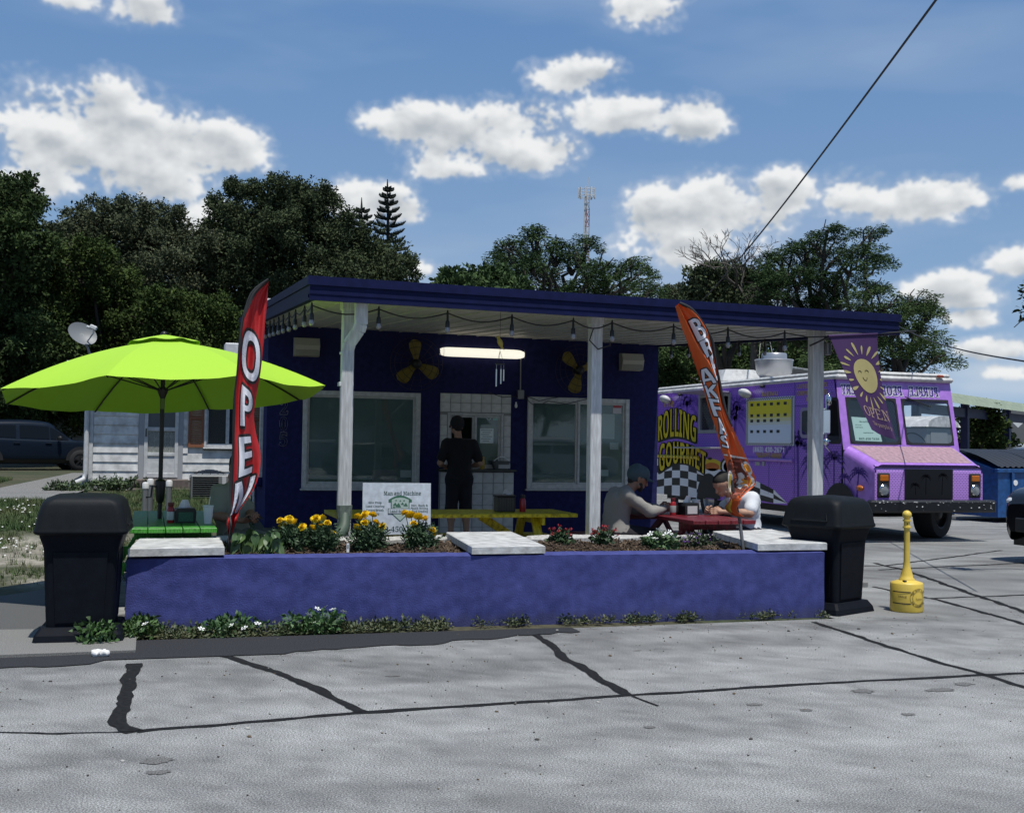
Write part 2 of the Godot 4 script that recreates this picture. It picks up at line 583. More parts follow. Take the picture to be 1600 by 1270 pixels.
func strip(pts: Array, w: float, jag: float, lift: float, sd: int) -> MB:   # an uneven ribbon lying on the ground
	var b := MB.new()
	var nz := noise(1.0, sd, 3)
	var l := []
	var r := []
	for i in pts.size() - 1:
		var a: Vector2 = pts[i]
		var c: Vector2 = pts[i + 1]
		var k := maxi(2, int(a.distance_to(c) / 0.06))
		for s in k + (1 if i == pts.size() - 2 else 0):
			var p := a.lerp(c, float(s) / k)
			var d := (c - a).normalized()
			var o := Vector2(-d.y, d.x)
			p += o * nz.get_noise_2d(p.x * 1.5, p.y * 1.5) * jag * 1.5
			var hw := w * 0.5 * (1.0 + 0.55 * nz.get_noise_2d(p.x * 3.0, p.y * 3.0 + 9.0))
			l.append(p + o * (hw + jag * 0.5 * nz.get_noise_2d(p.x * 9.0, p.y * 9.0)))
			r.append(p - o * (hw + jag * 0.5 * nz.get_noise_2d(p.x * 9.0 + 40.0, p.y * 9.0)))
	for i in l.size() - 1:
		b.quad(Vector3(l[i].x, lift, l[i].y), Vector3(l[i + 1].x, lift, l[i + 1].y), Vector3(r[i + 1].x, lift, r[i + 1].y), Vector3(r[i].x, lift, r[i].y), Vector3.UP)
	return b
func blob(cx: float, cz: float, rx: float, rz: float, lift: float, sd: int) -> MB:
	var b := MB.new()
	var nz := noise(1.0, sd, 3)
	var p := PackedVector2Array()
	for i in 40:
		var a := TAU * i / 40.0
		var k := 1.0 + 0.55 * nz.get_noise_2d(cos(a) * 1.6 + cx, sin(a) * 1.6 + cz)
		p.append(Vector2(cos(a) * rx * k, sin(a) * rz * k))
	b.poly(p, Transform3D(Basis(Vector3(1, 0, 0), Vector3(0, 0, 1), Vector3(0, 1, 0)), Vector3(cx, lift, cz)))
	for i in b.n.size(): b.n[i] = Vector3.UP
	return b
func make_ground() -> void:
	var n1 := noise(0.35, 41, 5)
	var n2 := noise(2.2, 42, 4)
	var g := sheet(-14.0, 8.0, -48.0, -7.0, 0.35, -0.012, func(x, z):
		var t := clampf(0.5 + n1.get_noise_2d(x, z) + 0.5 * n2.get_noise_2d(x, z), 0, 1)
		var c := Color(0.04, 0.058, 0.02).lerp(Color(0.09, 0.08, 0.045), t)
		var sand := smoothstep(0.1, 0.75, 0.5 + n2.get_noise_2d(x * 0.8, z * 0.8) + 0.6 * n1.get_noise_2d(x * 2.0, z)) * smoothstep(-12.2, -13.2, z) * (1.0 - smoothstep(-15.6, -17.2, z))
		return c.lerp(Color(0.36, 0.33, 0.27), clampf(sand * 1.3, 0, 1)))
	var far := MB.new()
	for q in [[-900, -900, 900, -48], [-900, -48, -14, 900], [8, -48, 900, 900], [-14, -7, 8, 900]]:
		var y := 0.438 if q[3] == -48 else -0.012
		far.col = Color(0.06, 0.066, 0.03)
		far.quad(Vector3(q[0], y, q[1]), Vector3(q[2], y, q[1]), Vector3(q[2], y, q[3]), Vector3(q[0], y, q[3]), Vector3.UP)
	var gm := M("soil", Color(1, 1, 1), 0.95, {"vc": true, "tex": "grime", "sc": 0.9, "nrm": "stucco_n", "ns": 0.6, "world": true})
	kind(put(g, "ground", gm), "structure")
	kind(put(far, "terrain", gm), "structure")
	# asphalt lot: worn pale aggregate with darker washes
	var a1 := noise(0.5, 51, 5)
	var a2 := noise(1.6, 52, 5)
	var a3 := noise(0.16, 53, 3)
	var shade := func(x, z):
		var t: float = 0.9 + 0.30 * a1.get_noise_2d(x * 0.55, z) + 0.32 * a2.get_noise_2d(x * 0.5, z) + 0.22 * a3.get_noise_2d(x, z)
		t *= lerpf(1.0, 0.78, smoothstep(-6.0, -9.0, z) * clampf(0.55 + 1.6 * a2.get_noise_2d(x * 0.4 + 30.0, z), 0, 1))
		t += 0.34 * a2.get_noise_2d(x * 2.6 + 8.0, z * 3.2) + 0.10 * a1.get_noise_2d(x * 14.0, z * 14.0)
		for s in [[2.7, -5.0, 0.5, 0.2, 0.16], [4.6, -6.25, 0.5, 0.16, 0.2], [1.9, -7.3, 0.6, 0.25, 0.2], [0.3, -6.8, 0.35, 0.2, 0.14], [3.6, -5.9, 0.3, 0.12, -0.18], [2.35, -5.9, 0.4, 0.15, -0.14], [0.0, -6.0, 0.3, 0.12, -0.12], [5.6, -8.6, 0.8, 0.2, 0.3], [4.4, -8.75, 1.2, 0.12, 0.28], [5.2, -4.6, 0.4, 0.15, 0.14], [1.0, -4.6, 0.5, 0.2, 0.1], [6.6, -8.0, 0.5, 0.2, 0.16]]:
			var e: float = pow((x - s[0]) / s[2], 2.0) + pow((z - s[1]) / s[3], 2.0)
			if e < 4.0: t -= s[4] * exp(-e) * (0.7 + 1.2 * a2.get_noise_2d(x * 4.0, z * 4.0))
		return Color(0.465, 0.47, 0.462) * clampf(t, 0.45, 1.25)
	var lot := MB.new()
	var near := sheet(-3.0, 10.0, -9.0, 0.0, 0.09, 0.0, shade)
	var lotm := M("asphalt", Color(1, 1, 1), 0.93, {"vc": true, "tex": "speck", "sc": 0.36, "world": true})
	var lo := put(near, "parking_lot", lotm)
	kind(lo, "structure")
	for q in [[-30.0, -8.5, -3.0, 40.0], [-3.0, 0.0, 10.0, 40.0], [10.0, -9.0, 46.0, 12.0], [6.4, -46.0, 46.0, -9.0], [5.9, -9.4, 6.4, -9.0]]:
		put(sheet(q[0], q[2], q[1], q[3], 0.4 if q[2] != 46.0 or q[3] != -9.0 else 0.25, 0.0, shade), "parking_lot", lotm, lo)
	var tar := M("tar", Color(0.026, 0.027, 0.029), 0.8, {"spec": 0.15, "tex": "grime", "sc": 2.5, "nrm": "speck_n", "ns": 0.5, "world": true})
	var sd := 60
	for s in [[0.09, 0.025, [Vector2(-0.06, -8.2), Vector2(-0.1, -7.24), Vector2(-0.11, -6.5), Vector2(-0.02, -6.3)]],
			[0.05, 0.015, [Vector2(-0.02, -6.31), Vector2(1.2, -6.45), Vector2(2.85, -6.5), Vector2(4.27, -6.54), Vector2(5.76, -6.52), Vector2(9, -6.4)]],
			[0.02, 0.015, [Vector2(-0.9, -6.55), Vector2(-0.45, -6.36), Vector2(-0.02, -6.315)]],
			[0.07, 0.02, [Vector2(0.5, -8.44), Vector2(0.83, -7.71), Vector2(1.03, -7.06), Vector2(1.19, -6.46)]],
			[0.07, 0.025, [Vector2(2.98, -8.8), Vector2(2.86, -7.7), Vector2(2.84, -6.98), Vector2(2.83, -6.52)]],
			[0.02, 0.01, [Vector2(2.83, -6.48), Vector2(2.87, -6.2)]],
			[0.055, 0.02, [Vector2(5.6, -8.85), Vector2(5.46, -7.5), Vector2(5.44, -6.57), Vector2(5.41, -6.1)]],
			[0.07, 0.03, [Vector2(9.3, -13.24), Vector2(9.09, -12.26), Vector2(8.5, -10.6), Vector2(7.98, -9.03), Vector2(7.4, -7.6)]],
			[0.05, 0.02, [Vector2(7.67, -10.97), Vector2(7.66, -10.0), Vector2(8.87, -10.03), Vector2(11, -10.2)]],
			[0.06, 0.02, [Vector2(7.69, -10.0), Vector2(7.4, -8.37), Vector2(7.3, -7.2)]],
			[0.05, 0.02, [Vector2(8.81, -12.5), Vector2(11.4, -12.9), Vector2(14, -13.2)]],
			[0.05, 0.02, [Vector2(6.5, -13.4), Vector2(9.2, -12.9), Vector2(12.5, -14.6)]]]:
		sd += 1
		put(strip(s[2], s[0], s[1], 0.004, sd), "tar_seam", tar, lo)
	# the sealed band along the foot of the planter and the darker washed patches
	var band := MB.new()
	var bn := noise(0.9, 77, 4)
	var up := []
	var dn := []
	for i in 61:
		var x := -2.2 + i * 0.093
		up.append(Vector3(x, 0.0065, -8.6 - 0.02 * x if x < -0.3 else -9.1 + 0.03 * x))
		dn.append(Vector3(x, 0.0065, minf(-8.17 - 0.165 * maxf(x, 0.0) + 0.2 * bn.get_noise_2d(x * 1.3, 0.0) + 0.05 * bn.get_noise_2d(x * 9.0, 3.0), up[i].z + 0.75)))
	for i in 60:
		if dn[i].z > up[i].z + 0.01: band.quad(up[i], up[i + 1], dn[i + 1], dn[i], Vector3.UP)
	put(band, "sealed_patch", M("seal", Color(0.075, 0.078, 0.088), 0.9, {"spec": 0.12, "tex": "speck", "sc": 0.4, "nrm": "speck_n", "ns": 0.2, "world": true}), lo)
	var st := M("stain", Color(0.24, 0.235, 0.225), 0.8, {"tex": "speck", "sc": 0.36, "nrm": "speck_n", "ns": 0.2, "world": true})
	for s in [[0.07, -5.72, 0.07, 0.055], [0.08, -5.52, 0.055, 0.035], [4.32, -6.27, 0.07, 0.06], [4.83, -6.19, 0.1, 0.05], [3.68, -5.9, 0.04, 0.03], [4.2, -5.66, 0.04, 0.03], [5.1, -6.3, 0.06, 0.05], [2.62, -5.75, 0.03, 0.03], [3.45, -6.1, 0.05, 0.03], [1.55, -7.4, 0.05, 0.02], [3.5, -7.9, 0.03, 0.012]]:
		sd += 1
		put(blob(s[0], s[1], s[2], s[3], 0.0035, sd), "stain", st, lo)
	var gp := MB.new()
	gp.ball(Vector3.ZERO, Vector3(0.008, 0.004, 0.006), 5)
	var gx := []
	var gc := []
	rng.seed = 61
	for i in 900:
		var gs := rng.randf_range(0.3, 1.0)
		if rng.randf() < 0.06: gs *= 2.2
		gx.append(Transform3D(Basis(Vector3.UP, rng.randf() * TAU).scaled(Vector3.ONE * gs), Vector3(rng.randf_range(-1.2, 8.0), 0.003, -9.0 + 5.6 * pow(rng.randf(), 1.6))))
		gc.append([Color(0.05, 0.045, 0.04), Color(0.35, 0.34, 0.32), Color(0.10, 0.07, 0.04)][rng.randi() % 3])
	many(gp.mesh(), gx, gc, "grit", M("grit", Color(1, 1, 1), 0.9, {"vc": true}), lo)
	# concrete apron under the left bin, old path to its left, sidewalk and drive of the white house
	var conc := M("concrete", Color(0.34, 0.335, 0.32), 0.9, {"tex": "speck", "sc": 0.5, "nrm": "speck_n", "ns": 0.5, "world": true})
	var pad := MB.new()
	pad.prism(PackedVector2Array([Vector2(-1.6, 8.62), Vector2(-0.05, 8.60), Vector2(-0.05, 9.62), Vector2(-1.2, 9.75)]), 0.05, Transform3D(Basis(Vector3(1, 0, 0), Vector3(0, 0, -1), Vector3(0, 1, 0)), Vector3(0, 0.022, 0)))
	kind(put(pad, "concrete_pad", conc), "structure")
	var path := MB.new()
	path.prism(PackedVector2Array([Vector2(-3.5, 8.9), Vector2(-1.35, 8.95), Vector2(-1.1, 9.8), Vector2(-0.2, 9.7), Vector2(-0.2, 13), Vector2(-0.85, 12.4), Vector2(-1.25, 11.9), Vector2(-3.5, 11.0)]), 0.05, Transform3D(Basis(Vector3(1, 0, 0), Vector3(0, 0, -1), Vector3(0, 1, 0)), Vector3(0, 0.012, 0)))
	kind(put(path, "path", M("oldpath", Color(0.16, 0.16, 0.158), 0.92, {"tex": "speck", "sc": 0.4, "nrm": "speck_n", "ns": 0.2, "world": true})), "structure")
	var patio := MB.new()
	patio.bx(0.9, -0.1, -17.2, 7.6, 0.06, -10.95, 0.01)
	patio.bx(-0.35, -0.1, -13.3, 0.9, 0.03, -10.3)
	kind(put(patio, "patio", M("patio_concrete", Color(0.30, 0.30, 0.29), 0.9, {"tex": "grime", "sc": 0.5, "world": true})), "structure")
	var walk := MB.new()
	for q in [[-9.0, -23.2, -1.0, -21.0, -0.35], [-3.0, -36.0, -1.25, -23.2, 0.9]]:
		walk.quad(Vector3(q[0] + q[4], 0.468, q[1]), Vector3(q[2] + q[4], 0.468, q[1]), Vector3(q[2], rise(q[2], q[3]) + 0.02, q[3]), Vector3(q[0], rise(q[0], q[3]) + 0.02, q[3]), Vector3.UP)
	kind(put(walk, "sidewalk", conc), "structure")
func make_grass() -> void:
	rng.seed = 90
	var b := MB.new()
	for k in 9:
		var a := rng.randf() * TAU
		var lean := Vector3(cos(a), 0, sin(a)) * rng.randf_range(0.02, 0.06)
		var p := Vector3(rng.randf_range(-0.04, 0.04), 0, rng.randf_range(-0.04, 0.04))
		var w := Vector3(-sin(a), 0, cos(a)) * 0.0045
		var hh := rng.randf_range(0.05, 0.10)
		b.flat(p - w, p + w, p + lean + Vector3.UP * hh, Vector3(lean.x, 0.3, lean.z))
	var xf := []
	var cc := []
	var nz := noise(0.5, 91, 4)
	while xf.size() < 26000:
		var x := rng.randf_range(-7.5, 1.5)
		var z := rng.randf_range(-31.0, -11.6)
		var d := nz.get_noise_2d(x, z)
		if z > -17.0 and d < 0.06 and rng.randf() > (0.16 if z < -12.3 else 0.03): continue
		if z < -20.9 and z > -23.4 and x < -0.8: continue
		if z < -23.2 and x > -3.2 and x < -0.2: continue
		if z > -12.6 and x > -1.5: continue
		var s := rng.randf_range(0.7, 1.4) * (1.0 if z < -17.0 else 0.8)
		xf.append(Transform3D(Basis(Vector3.UP, rng.randf() * TAU).scaled(Vector3(s, s, s)), Vector3(x, rise(x, z) - 0.012, z)))
		var dry := clampf(0.35 + nz.get_noise_2d(x * 2.0, z * 2.0) + (0.3 if z > -14.5 else 0.0), 0, 1)
		cc.append(Color(0.04, 0.085, 0.02).lerp(Color(0.15, 0.13, 0.06), dry * 0.6) * rng.randf_range(0.7, 1.25))
	many(b.mesh(), xf, cc, "grass", M("grass", Color(1, 1, 1), 0.8, {"vc": true, "back": Color(0.25, 0.25, 0.25)}), self)
	tag(get_child(get_child_count() - 1), "patchy dry lawn grass between the bin and the white house", "grass")
	var f := MB.new()
	f.col = Color(0.8, 0.8, 0.78)
	for k in 5:
		var a := TAU * k / 5
		f.flat(Vector3(0, 0.07, 0), Vector3(cos(a - 0.45) * 0.013, 0.078, sin(a - 0.45) * 0.013), Vector3(cos(a + 0.45) * 0.013, 0.078, sin(a + 0.45) * 0.013), Vector3.UP)
	f.col = Color(0.06, 0.12, 0.03)
	f.tube([Vector3.ZERO, Vector3(0, 0.07, 0)], [0.002], 3, false)
	xf = []; cc = []
	while xf.size() < 190:
		var x := rng.randf_range(-3.4, -0.9)
		var z := rng.randf_range(-20.5, -14.3)
		if nz.get_noise_2d(x * 1.7 + 50.0, z * 0.8) < 0.05 and rng.randf() > 0.1: continue
		xf.append(Transform3D(Basis(Vector3.UP, rng.randf() * TAU).rotated(Vector3.RIGHT, 0.5), Vector3(x, rise(x, z), z)))
		cc.append(Color.WHITE)
	many(f.mesh(), xf, cc, "wildflowers", M("petal", Color(1, 1, 1), 0.7, {"vc": true, "back": Color(0.3, 0.3, 0.3)}), self)
	tag(get_child(get_child_count() - 1), "tiny white wildflowers scattered over the lawn behind the left bin", "wildflowers")

# ---------------------------------------------------------------- the purple cafe
func roof_y(x: float, z: float) -> float:   # underside of the sloping porch roof
	return 2.875 - 0.008 * (x - 1.4) + (-10.9 - z) * 0.054
func slab(b: MB, x0: float, x1: float, z0: float, z1: float, y0: float, y1: float) -> void:   # a box that follows the roof slope
	var p := []
	for y in [y0, y1]:
		for q in [[x0, z0], [x1, z0], [x1, z1], [x0, z1]]:
			p.append(Vector3(q[0], roof_y(q[0], q[1]) + y, q[1]))
	b.quad(p[0], p[1], p[2], p[3], Vector3.DOWN)
	b.quad(p[4], p[5], p[6], p[7], Vector3.UP)
	var o := [Vector3(0, 0, signf(z0 - z1)), Vector3(signf(x1 - x0), 0, 0), Vector3(0, 0, signf(z1 - z0)), Vector3(signf(x0 - x1), 0, 0)]
	for k in 4: b.quad(p[k], p[(k + 1) % 4], p[(k + 1) % 4 + 4], p[k + 4], o[k])
func framed(parent: Node, called: String, x0: float, y0: float, x1: float, y1: float, z: float, fm: Material, split: Array, gm: Material, w := 0.07) -> Node3D:
	var b := MB.new()
	b.bx(x0, y0, z - 0.06, x0 + w, y1, z + 0.035, 0.006); b.bx(x1 - w, y0, z - 0.06, x1, y1, z + 0.035, 0.006)
	b.bx(x0 + w, y1 - w, z - 0.06, x1 - w, y1, z + 0.033, 0.006); b.bx(x0 + w, y0, z - 0.06, x1 - w, y0 + w, z + 0.033, 0.006)
	var o := put(b, called, fm, parent)
	var s := MB.new()
	s.bx(x0 - 0.02, y0 - 0.03, z - 0.02, x1 + 0.02, y0 - 0.002, z + 0.06, 0.006)
	put(s, "sill", fm, o)
	var xs: Array = [x0 + w] + split + [x1 - w]
	for i in xs.size() - 1:
		var f := MB.new()
		var a: float = xs[i]
		var c: float = xs[i + 1]
		var zz := z - 0.03 + (0.022 if i % 2 else 0.0)
		for q in [[a, y0 + w, a + 0.035, y1 - w], [c - 0.035, y0 + w, c, y1 - w], [a + 0.035, y0 + w, c - 0.035, y0 + w + 0.03], [a + 0.035, y1 - w - 0.03, c - 0.035, y1 - w]]:
			f.bx(q[0], q[1], zz - 0.014, q[2], q[3], zz + 0.014, 0.003)
		put(f, "sash", fm, o)
		var g := MB.new()
		g.quad(Vector3(a + 0.033, y0 + w + 0.028, zz), Vector3(c - 0.033, y0 + w + 0.028, zz), Vector3(c - 0.033, y1 - w - 0.028, zz), Vector3(a + 0.033, y1 - w - 0.028, zz), Vector3.BACK)
		put(g, "pane", gm, o)
	return o
func make_cafe() -> void:
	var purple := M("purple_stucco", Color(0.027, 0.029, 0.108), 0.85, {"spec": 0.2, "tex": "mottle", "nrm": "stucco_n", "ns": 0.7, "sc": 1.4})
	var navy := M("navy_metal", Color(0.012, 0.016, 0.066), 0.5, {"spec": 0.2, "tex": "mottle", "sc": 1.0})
	var white := M("white_vinyl", Color(0.62, 0.62, 0.60), 0.45, {"tex": "mottle", "sc": 1.5})
	var postw := M("white_paint_worn", Color(0.66, 0.67, 0.68), 0.6, {"tex": "streak", "sc": 0.9})
	var soffit := M("soffit_white", Color(0.60, 0.60, 0.57), 0.5, {"tex": "mottle", "sc": 1.0})
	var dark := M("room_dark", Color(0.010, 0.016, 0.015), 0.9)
	var black := M("black_plastic", Color(0.012, 0.012, 0.013), 0.45)
	var glass := pane("cafe_glass", 0.12, Color(0.74, 0.9, 0.86), 0.07)
	var cafe := thing("cafe_building", "low purple stucco cafe with a flat porch roof on three white posts", "building")
	var Z := -17.2
	var w := MB.new()
	for q in [[1.65, 0, 2.17, 3.26], [2.17, 0, 3.955, 0.81], [2.17, 2.27, 3.955, 3.26], [3.955, 0, 4.265, 3.26], [4.265, 2.285, 5.41, 3.2], [5.41, 0, 5.675, 3.2], [5.675, 0, 7.41, 0.815], [5.675, 2.265, 7.41, 3.2], [7.41, 0, 7.92, 3.18]]:
		w.bx(q[0], q[1], Z - 0.2, q[2], q[3], Z)
	w.bx(4.265, 0, Z - 0.2, 5.41, 1.08, Z - 0.02); w.bx(4.265, 1.08, Z - 0.2, 4.39, 2.285, Z - 0.02); w.bx(5.29, 1.08, Z - 0.2, 5.41, 2.285, Z - 0.02); w.bx(4.39, 1.985, Z - 0.2, 5.29, 2.285, Z - 0.02)
	w.bx(1.65, 0, -19.6, 1.85, 3.3, Z - 0.2); w.bx(7.72, 0, -19.6, 7.92, 3.3, Z - 0.2); w.bx(1.85, 0, -19.6, 7.72, 3.3, -19.4)
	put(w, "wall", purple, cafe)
	var fl := MB.new()
	fl.bx(1.85, 0.0, -19.4, 7.72, 0.08, Z - 0.2)
	fl.bx(1.86, 0.08, -19.39, 7.7, 3.25, -19.3)
	fl.bx(1.86, 0.08, -19.3, 1.9, 3.2, -17.42); fl.bx(7.68, 0.08, -19.3, 7.715, 3.2, -17.42)
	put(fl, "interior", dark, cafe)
	# shelves and ranges seen dimly through the glass
	for q in [[2.1, 0.9, 3.7, 0.95], [2.1, 1.5, 2.9, 1.54], [5.8, 0.95, 7.3, 1.0], [6.3, 1.5, 7.4, 1.54]]:
		var sh := MB.new()
		sh.bx(q[0], q[1], -19.25, q[2], q[3], -18.7)
		put(sh, "shelf", M("shelf_steel", Color(0.25, 0.27, 0.27), 0.4, {"metal": 0.5}), cafe)
	# roof: deck, soffit panels, stepped fascia
	var roof := MB.new()
	slab(roof, 1.47, 7.89, -10.95, -19.7, 0.03, 0.15)
	var ro := put(roof, "roof", M("roof_deck", Color(0.3, 0.3, 0.3), 0.8), cafe)
	for i in 21:
		var s := MB.new()
		var x0 := 1.475 + i * 0.3055
		slab(s, x0, x0 + 0.2985, -10.955, -17.195, 0.0, 0.026)
		put(s, "soffit_panel", soffit, ro)
	for i in 22:
		var s := MB.new()
		var x0 := 1.47 + i * 0.3055
		slab(s, x0 - 0.009, x0 + 0.004, -10.96, -17.19, -0.012, 0.02)
		if i > 0 and i < 21: put(s, "soffit_rib", soffit, ro)
	var fa := MB.new()
	slab(fa, 1.40, 7.96, -10.88, -10.95, 0.115, 0.20)
	slab(fa, 1.42, 7.94, -10.90, -10.95, 0.065, 0.113)
	slab(fa, 1.415, 7.945, -10.893, -10.95, 0.03, 0.064)
	slab(fa, 1.42, 7.94, -10.90, -10.95, -0.005, 0.029)
	slab(fa, 1.41, 7.95, -10.888, -10.95, -0.03, -0.006)
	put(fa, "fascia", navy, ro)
	for sx in [[1.40, 1.47], [7.96, 7.89]]:
		var f2 := MB.new()
		slab(f2, sx[0], sx[1], -10.951, -19.75, 0.115, 0.20)
		slab(f2, lerpf(sx[0], sx[1], 0.28), sx[1], -10.951, -19.75, 0.03, 0.113)
		slab(f2, lerpf(sx[0], sx[1], 0.12), sx[1], -10.951, -19.75, -0.03, 0.028)
		put(f2, "fascia", navy, ro)
	# posts with little caps, beam at the wall
	for q in [[1.79, 1.905], [4.40, 4.522], [7.05, 7.19]]:
		var p := MB.new()
		var top := roof_y(q[0], -11.27) - 0.004
		p.bx(q[0], 0.05, -11.33, q[1], top, -11.21, 0.008)
		p.bx(q[0] - 0.012, top - 0.08, -11.342, q[1] + 0.012, top - 0.001, -11.198, 0.004)
		put(p, "post", postw, cafe)
	# ribbed downspout with its gooseneck
	var ds := MB.new()
	var px := 1.845
	var pts := [Vector3(px + 0.085, 2.86, -11.02), Vector3(px + 0.09, 2.66, -11.04), Vector3(px + 0.075, 2.60, -11.06), Vector3(px - 0.005, 2.47, -11.12), Vector3(px - 0.02, 2.40, -11.14), Vector3(px - 0.03, 0.84, -11.15)]
	for i in pts.size() - 1:
		var wd := 0.125 if i < 2 else (0.12 if i < 4 else 0.118)
		ds.bar(pts[i], pts[i + 1] + (pts[i] - pts[i + 1]).normalized() * -0.012, wd, 0.075, Vector3.BACK, 0.008)
		for k in 6:
			var o := Vector3(-0.045 + k * 0.018, 0, 0.0395)
			ds.bar(pts[i] + o, pts[i + 1] + o, 0.007, 0.006, Vector3.BACK)
	ds.bx(px - 0.10, 2.05, -11.20, px + 0.04, 2.09, -11.108, 0.003)
	ds.bx(px - 0.09, 2.36, -11.185, px + 0.035, 2.385, -11.105, 0.003)
	put(ds, "downspout", postw, cafe)
	# windows
	var w1 := framed(cafe, "window", 2.172, 0.812, 3.953, 2.268, Z, white, [], glass)
	framed(cafe, "window", 5.677, 0.817, 7.408, 2.263, Z, white, [6.53], glass)
	var pic := MB.new()
	pic.bx(3.25, 0.92, Z - 0.12, 3.62, 1.09, Z - 0.10)
	put(pic, "poster", M("maroon_print", Color(0.05, 0.012, 0.015), 0.5), w1)
	for q in [[3.68, 0.98, 3.85, 1.09], [6.98, 1.62, 7.2, 2.02], [6.72, 1.25, 6.86, 1.75], [7.12, 1.45, 7.27, 1.56], [6.95, 1.02, 7.1, 1.12]]:
		var note := MB.new()
		note.bx(q[0], q[1], Z - 0.09, q[2], q[3], Z - 0.085)
		put(note, "paper_notice", M("paper_dim", Color(0.3, 0.34, 0.32), 0.8), cafe)
	var st := MB.new()
	st.bx(7.13, 2.03, Z - 0.006, 7.28, 2.165, Z - 0.003)
	var sto := put(st, "window_sticker", M("sticker", Color(0.55, 0.5, 0.5), 0.6), cafe)
	var st2 := MB.new()
	st2.bx(7.135, 2.12, Z - 0.003, 7.275, 2.16, Z - 0.001)
	put(st2, "sticker_band", M("sticker_red", Color(0.4, 0.05, 0.06), 0.6), sto)
	# tiled service hatch
	var tilea := M("tile_white", Color(0.66, 0.66, 0.63), 0.22, {"tex": "mottle", "sc": 0.7})
	var tileb := M("tile_white_b", Color(0.60, 0.60, 0.58), 0.25, {"tex": "mottle", "sc": 0.7})
	var bm := MB.new()
	bm.bx(4.262, 0.06, Z - 0.02, 5.437, 1.075, Z + 0.10)
	bm.bx(4.268, 1.14, Z - 0.019, 4.388, 2.283, Z - 0.004); bm.bx(5.292, 1.14, Z - 0.019, 5.408, 2.283, Z - 0.004); bm.bx(4.388, 1.987, Z - 0.019, 5.292, 2.283, Z - 0.004)
	var hat := put(bm, "service_hatch", M("grout", Color(0.25, 0.25, 0.24), 0.9), cafe)
	var tm := MB.new()
	tm.bx(-0.0805, -0.0805, -0.008, 0.0805, 0.0805, 0.008, 0.004)
	var tmesh := tm.mesh()
	rng.seed = 14
	for r in 6:
		for c in 7:
			share(tmesh, "tile", tilea if rng.randf() < 0.6 else tileb, hat, Transform3D(Basis().scaled(Vector3(1.0, 1.02, 1)), Vector3(4.346 + c * 0.1678, 0.146 + r * 0.1685, Z + 0.102 + rng.randf() * 0.0015)))
	for r in 7:
		for c in 7:
			var xx := 4.346 + c * 0.1636
			var yy := 1.22 + r * 0.163
			if c > 0 and c < 6 and r < 5: continue
			var sx := 0.7 if (c == 0 or c == 6) and r < 5 else 1.0
			if c == 0 and r < 5: xx -= 0.022
			if c == 6 and r < 5: xx += 0.022
			share(tmesh, "tile", tilea if rng.randf() < 0.6 else tileb, hat, Transform3D(Basis().scaled(Vector3(sx * 0.97, 0.98 if r < 5 else 0.86, 1)), Vector3(xx, yy if r < 5 else 2.066 + (r - 5) * 0.143, Z + rng.randf() * 0.0015)))
	var ct := MB.new()
	ct.bx(4.235, 1.078, Z - 0.12, 5.465, 1.118, Z + 0.16, 0.008)
	put(ct, "counter", M("granite", Color(0.06, 0.075, 0.06), 0.25, {"tex": "speck", "sc": 2.0}), hat)
	var hf := framed(hat, "hatch_window", 4.39, 1.12, 5.29, 1.985, Z - 0.03, white, [4.83], glass, 0.04)
	hf.get_node("pane").queue_free()
	var paper := M("paper", Color(0.62, 0.63, 0.62), 0.8)
	var pa := MB.new()
	pa.bx(4.92, 1.52, Z - 0.045, 5.14, 1.75, Z - 0.041)
	var pao := put(pa, "paper_notice", paper, hf)
	for k in 6:
		var ln := MB.new()
		ln.bx(4.94 + 0.02 * (k % 2), 1.715 - k * 0.033, Z - 0.0408, 5.12 - 0.025 * (k % 3), 1.727 - k * 0.033, Z - 0.0404)
		put(ln, "text_line", black, pao)
	var gs := MB.new()
	gs.bx(5.13, 1.88, Z - 0.045, 5.21, 1.955, Z - 0.041)
	put(gs, "green_sticker", M("teal", Color(0.03, 0.28, 0.17), 0.6), hf)
	var rg := MB.new()
	rg.grid(28, 6, func(u, v): return Vector3(5.06 + cos(u * TAU) * (0.035 + 0.004 * cos(v * TAU)), 1.92 + sin(u * TAU) * (0.035 + 0.004 * cos(v * TAU)), Z - 0.043 + 0.004 * sin(v * TAU)))
	put(rg, "ring_sticker", paper, hf)
	# side window, its sill, pipe and meter on the left wall
	var sw := MB.new()
	sw.bx(1.60, 0.95, -18.75, 1.665, 2.25, -17.72, 0.008)
	var swo := put(sw, "side_window", white, cafe)
	var swp := MB.new()
	swp.bx(1.595, 1.02, -18.68, 1.607, 2.18, -17.79)
	put(swp, "pane", M("dark_glass", Color(0.01, 0.012, 0.014), 0.05), swo)
	var sl := MB.new()
	sl.bx(1.56, 0.82, -18.8, 1.655, 0.94, -17.66, 0.02)
	put(sl, "side_sill", purple, cafe)
	var pi := MB.new()
	pi.tube([Vector3(1.61, 0.2, -18.6), Vector3(1.61, 0.95, -18.6)], [0.022], 8)
	pi.bx(1.56, 0.62, -18.95, 1.648, 0.8, -18.75, 0.01)
	put(pi, "pipe", white, cafe)
	# house numbers, raised and pale at the edges
	for q in [["2", 1.997], ["0", 1.762], ["5", 1.533]]:
		var t := fit(letters(q[0], "Droid Serif", false), 0.105, 0.19)
		var b := MB.new()
		lay(b, outline(t, 0.008), func(p): return Vector3(1.895 + p.x, q[1] + p.y, Z + 0.014), Vector3.BACK)
		var no := put(b, "house_number", M("number_edge", Color(0.6, 0.6, 0.66), 0.5), cafe)
		b = MB.new()
		lay(b, t, func(p): return Vector3(1.895 + p.x, q[1] + p.y, Z + 0.016), Vector3.BACK)
		put(b, "number_face", purple, no)
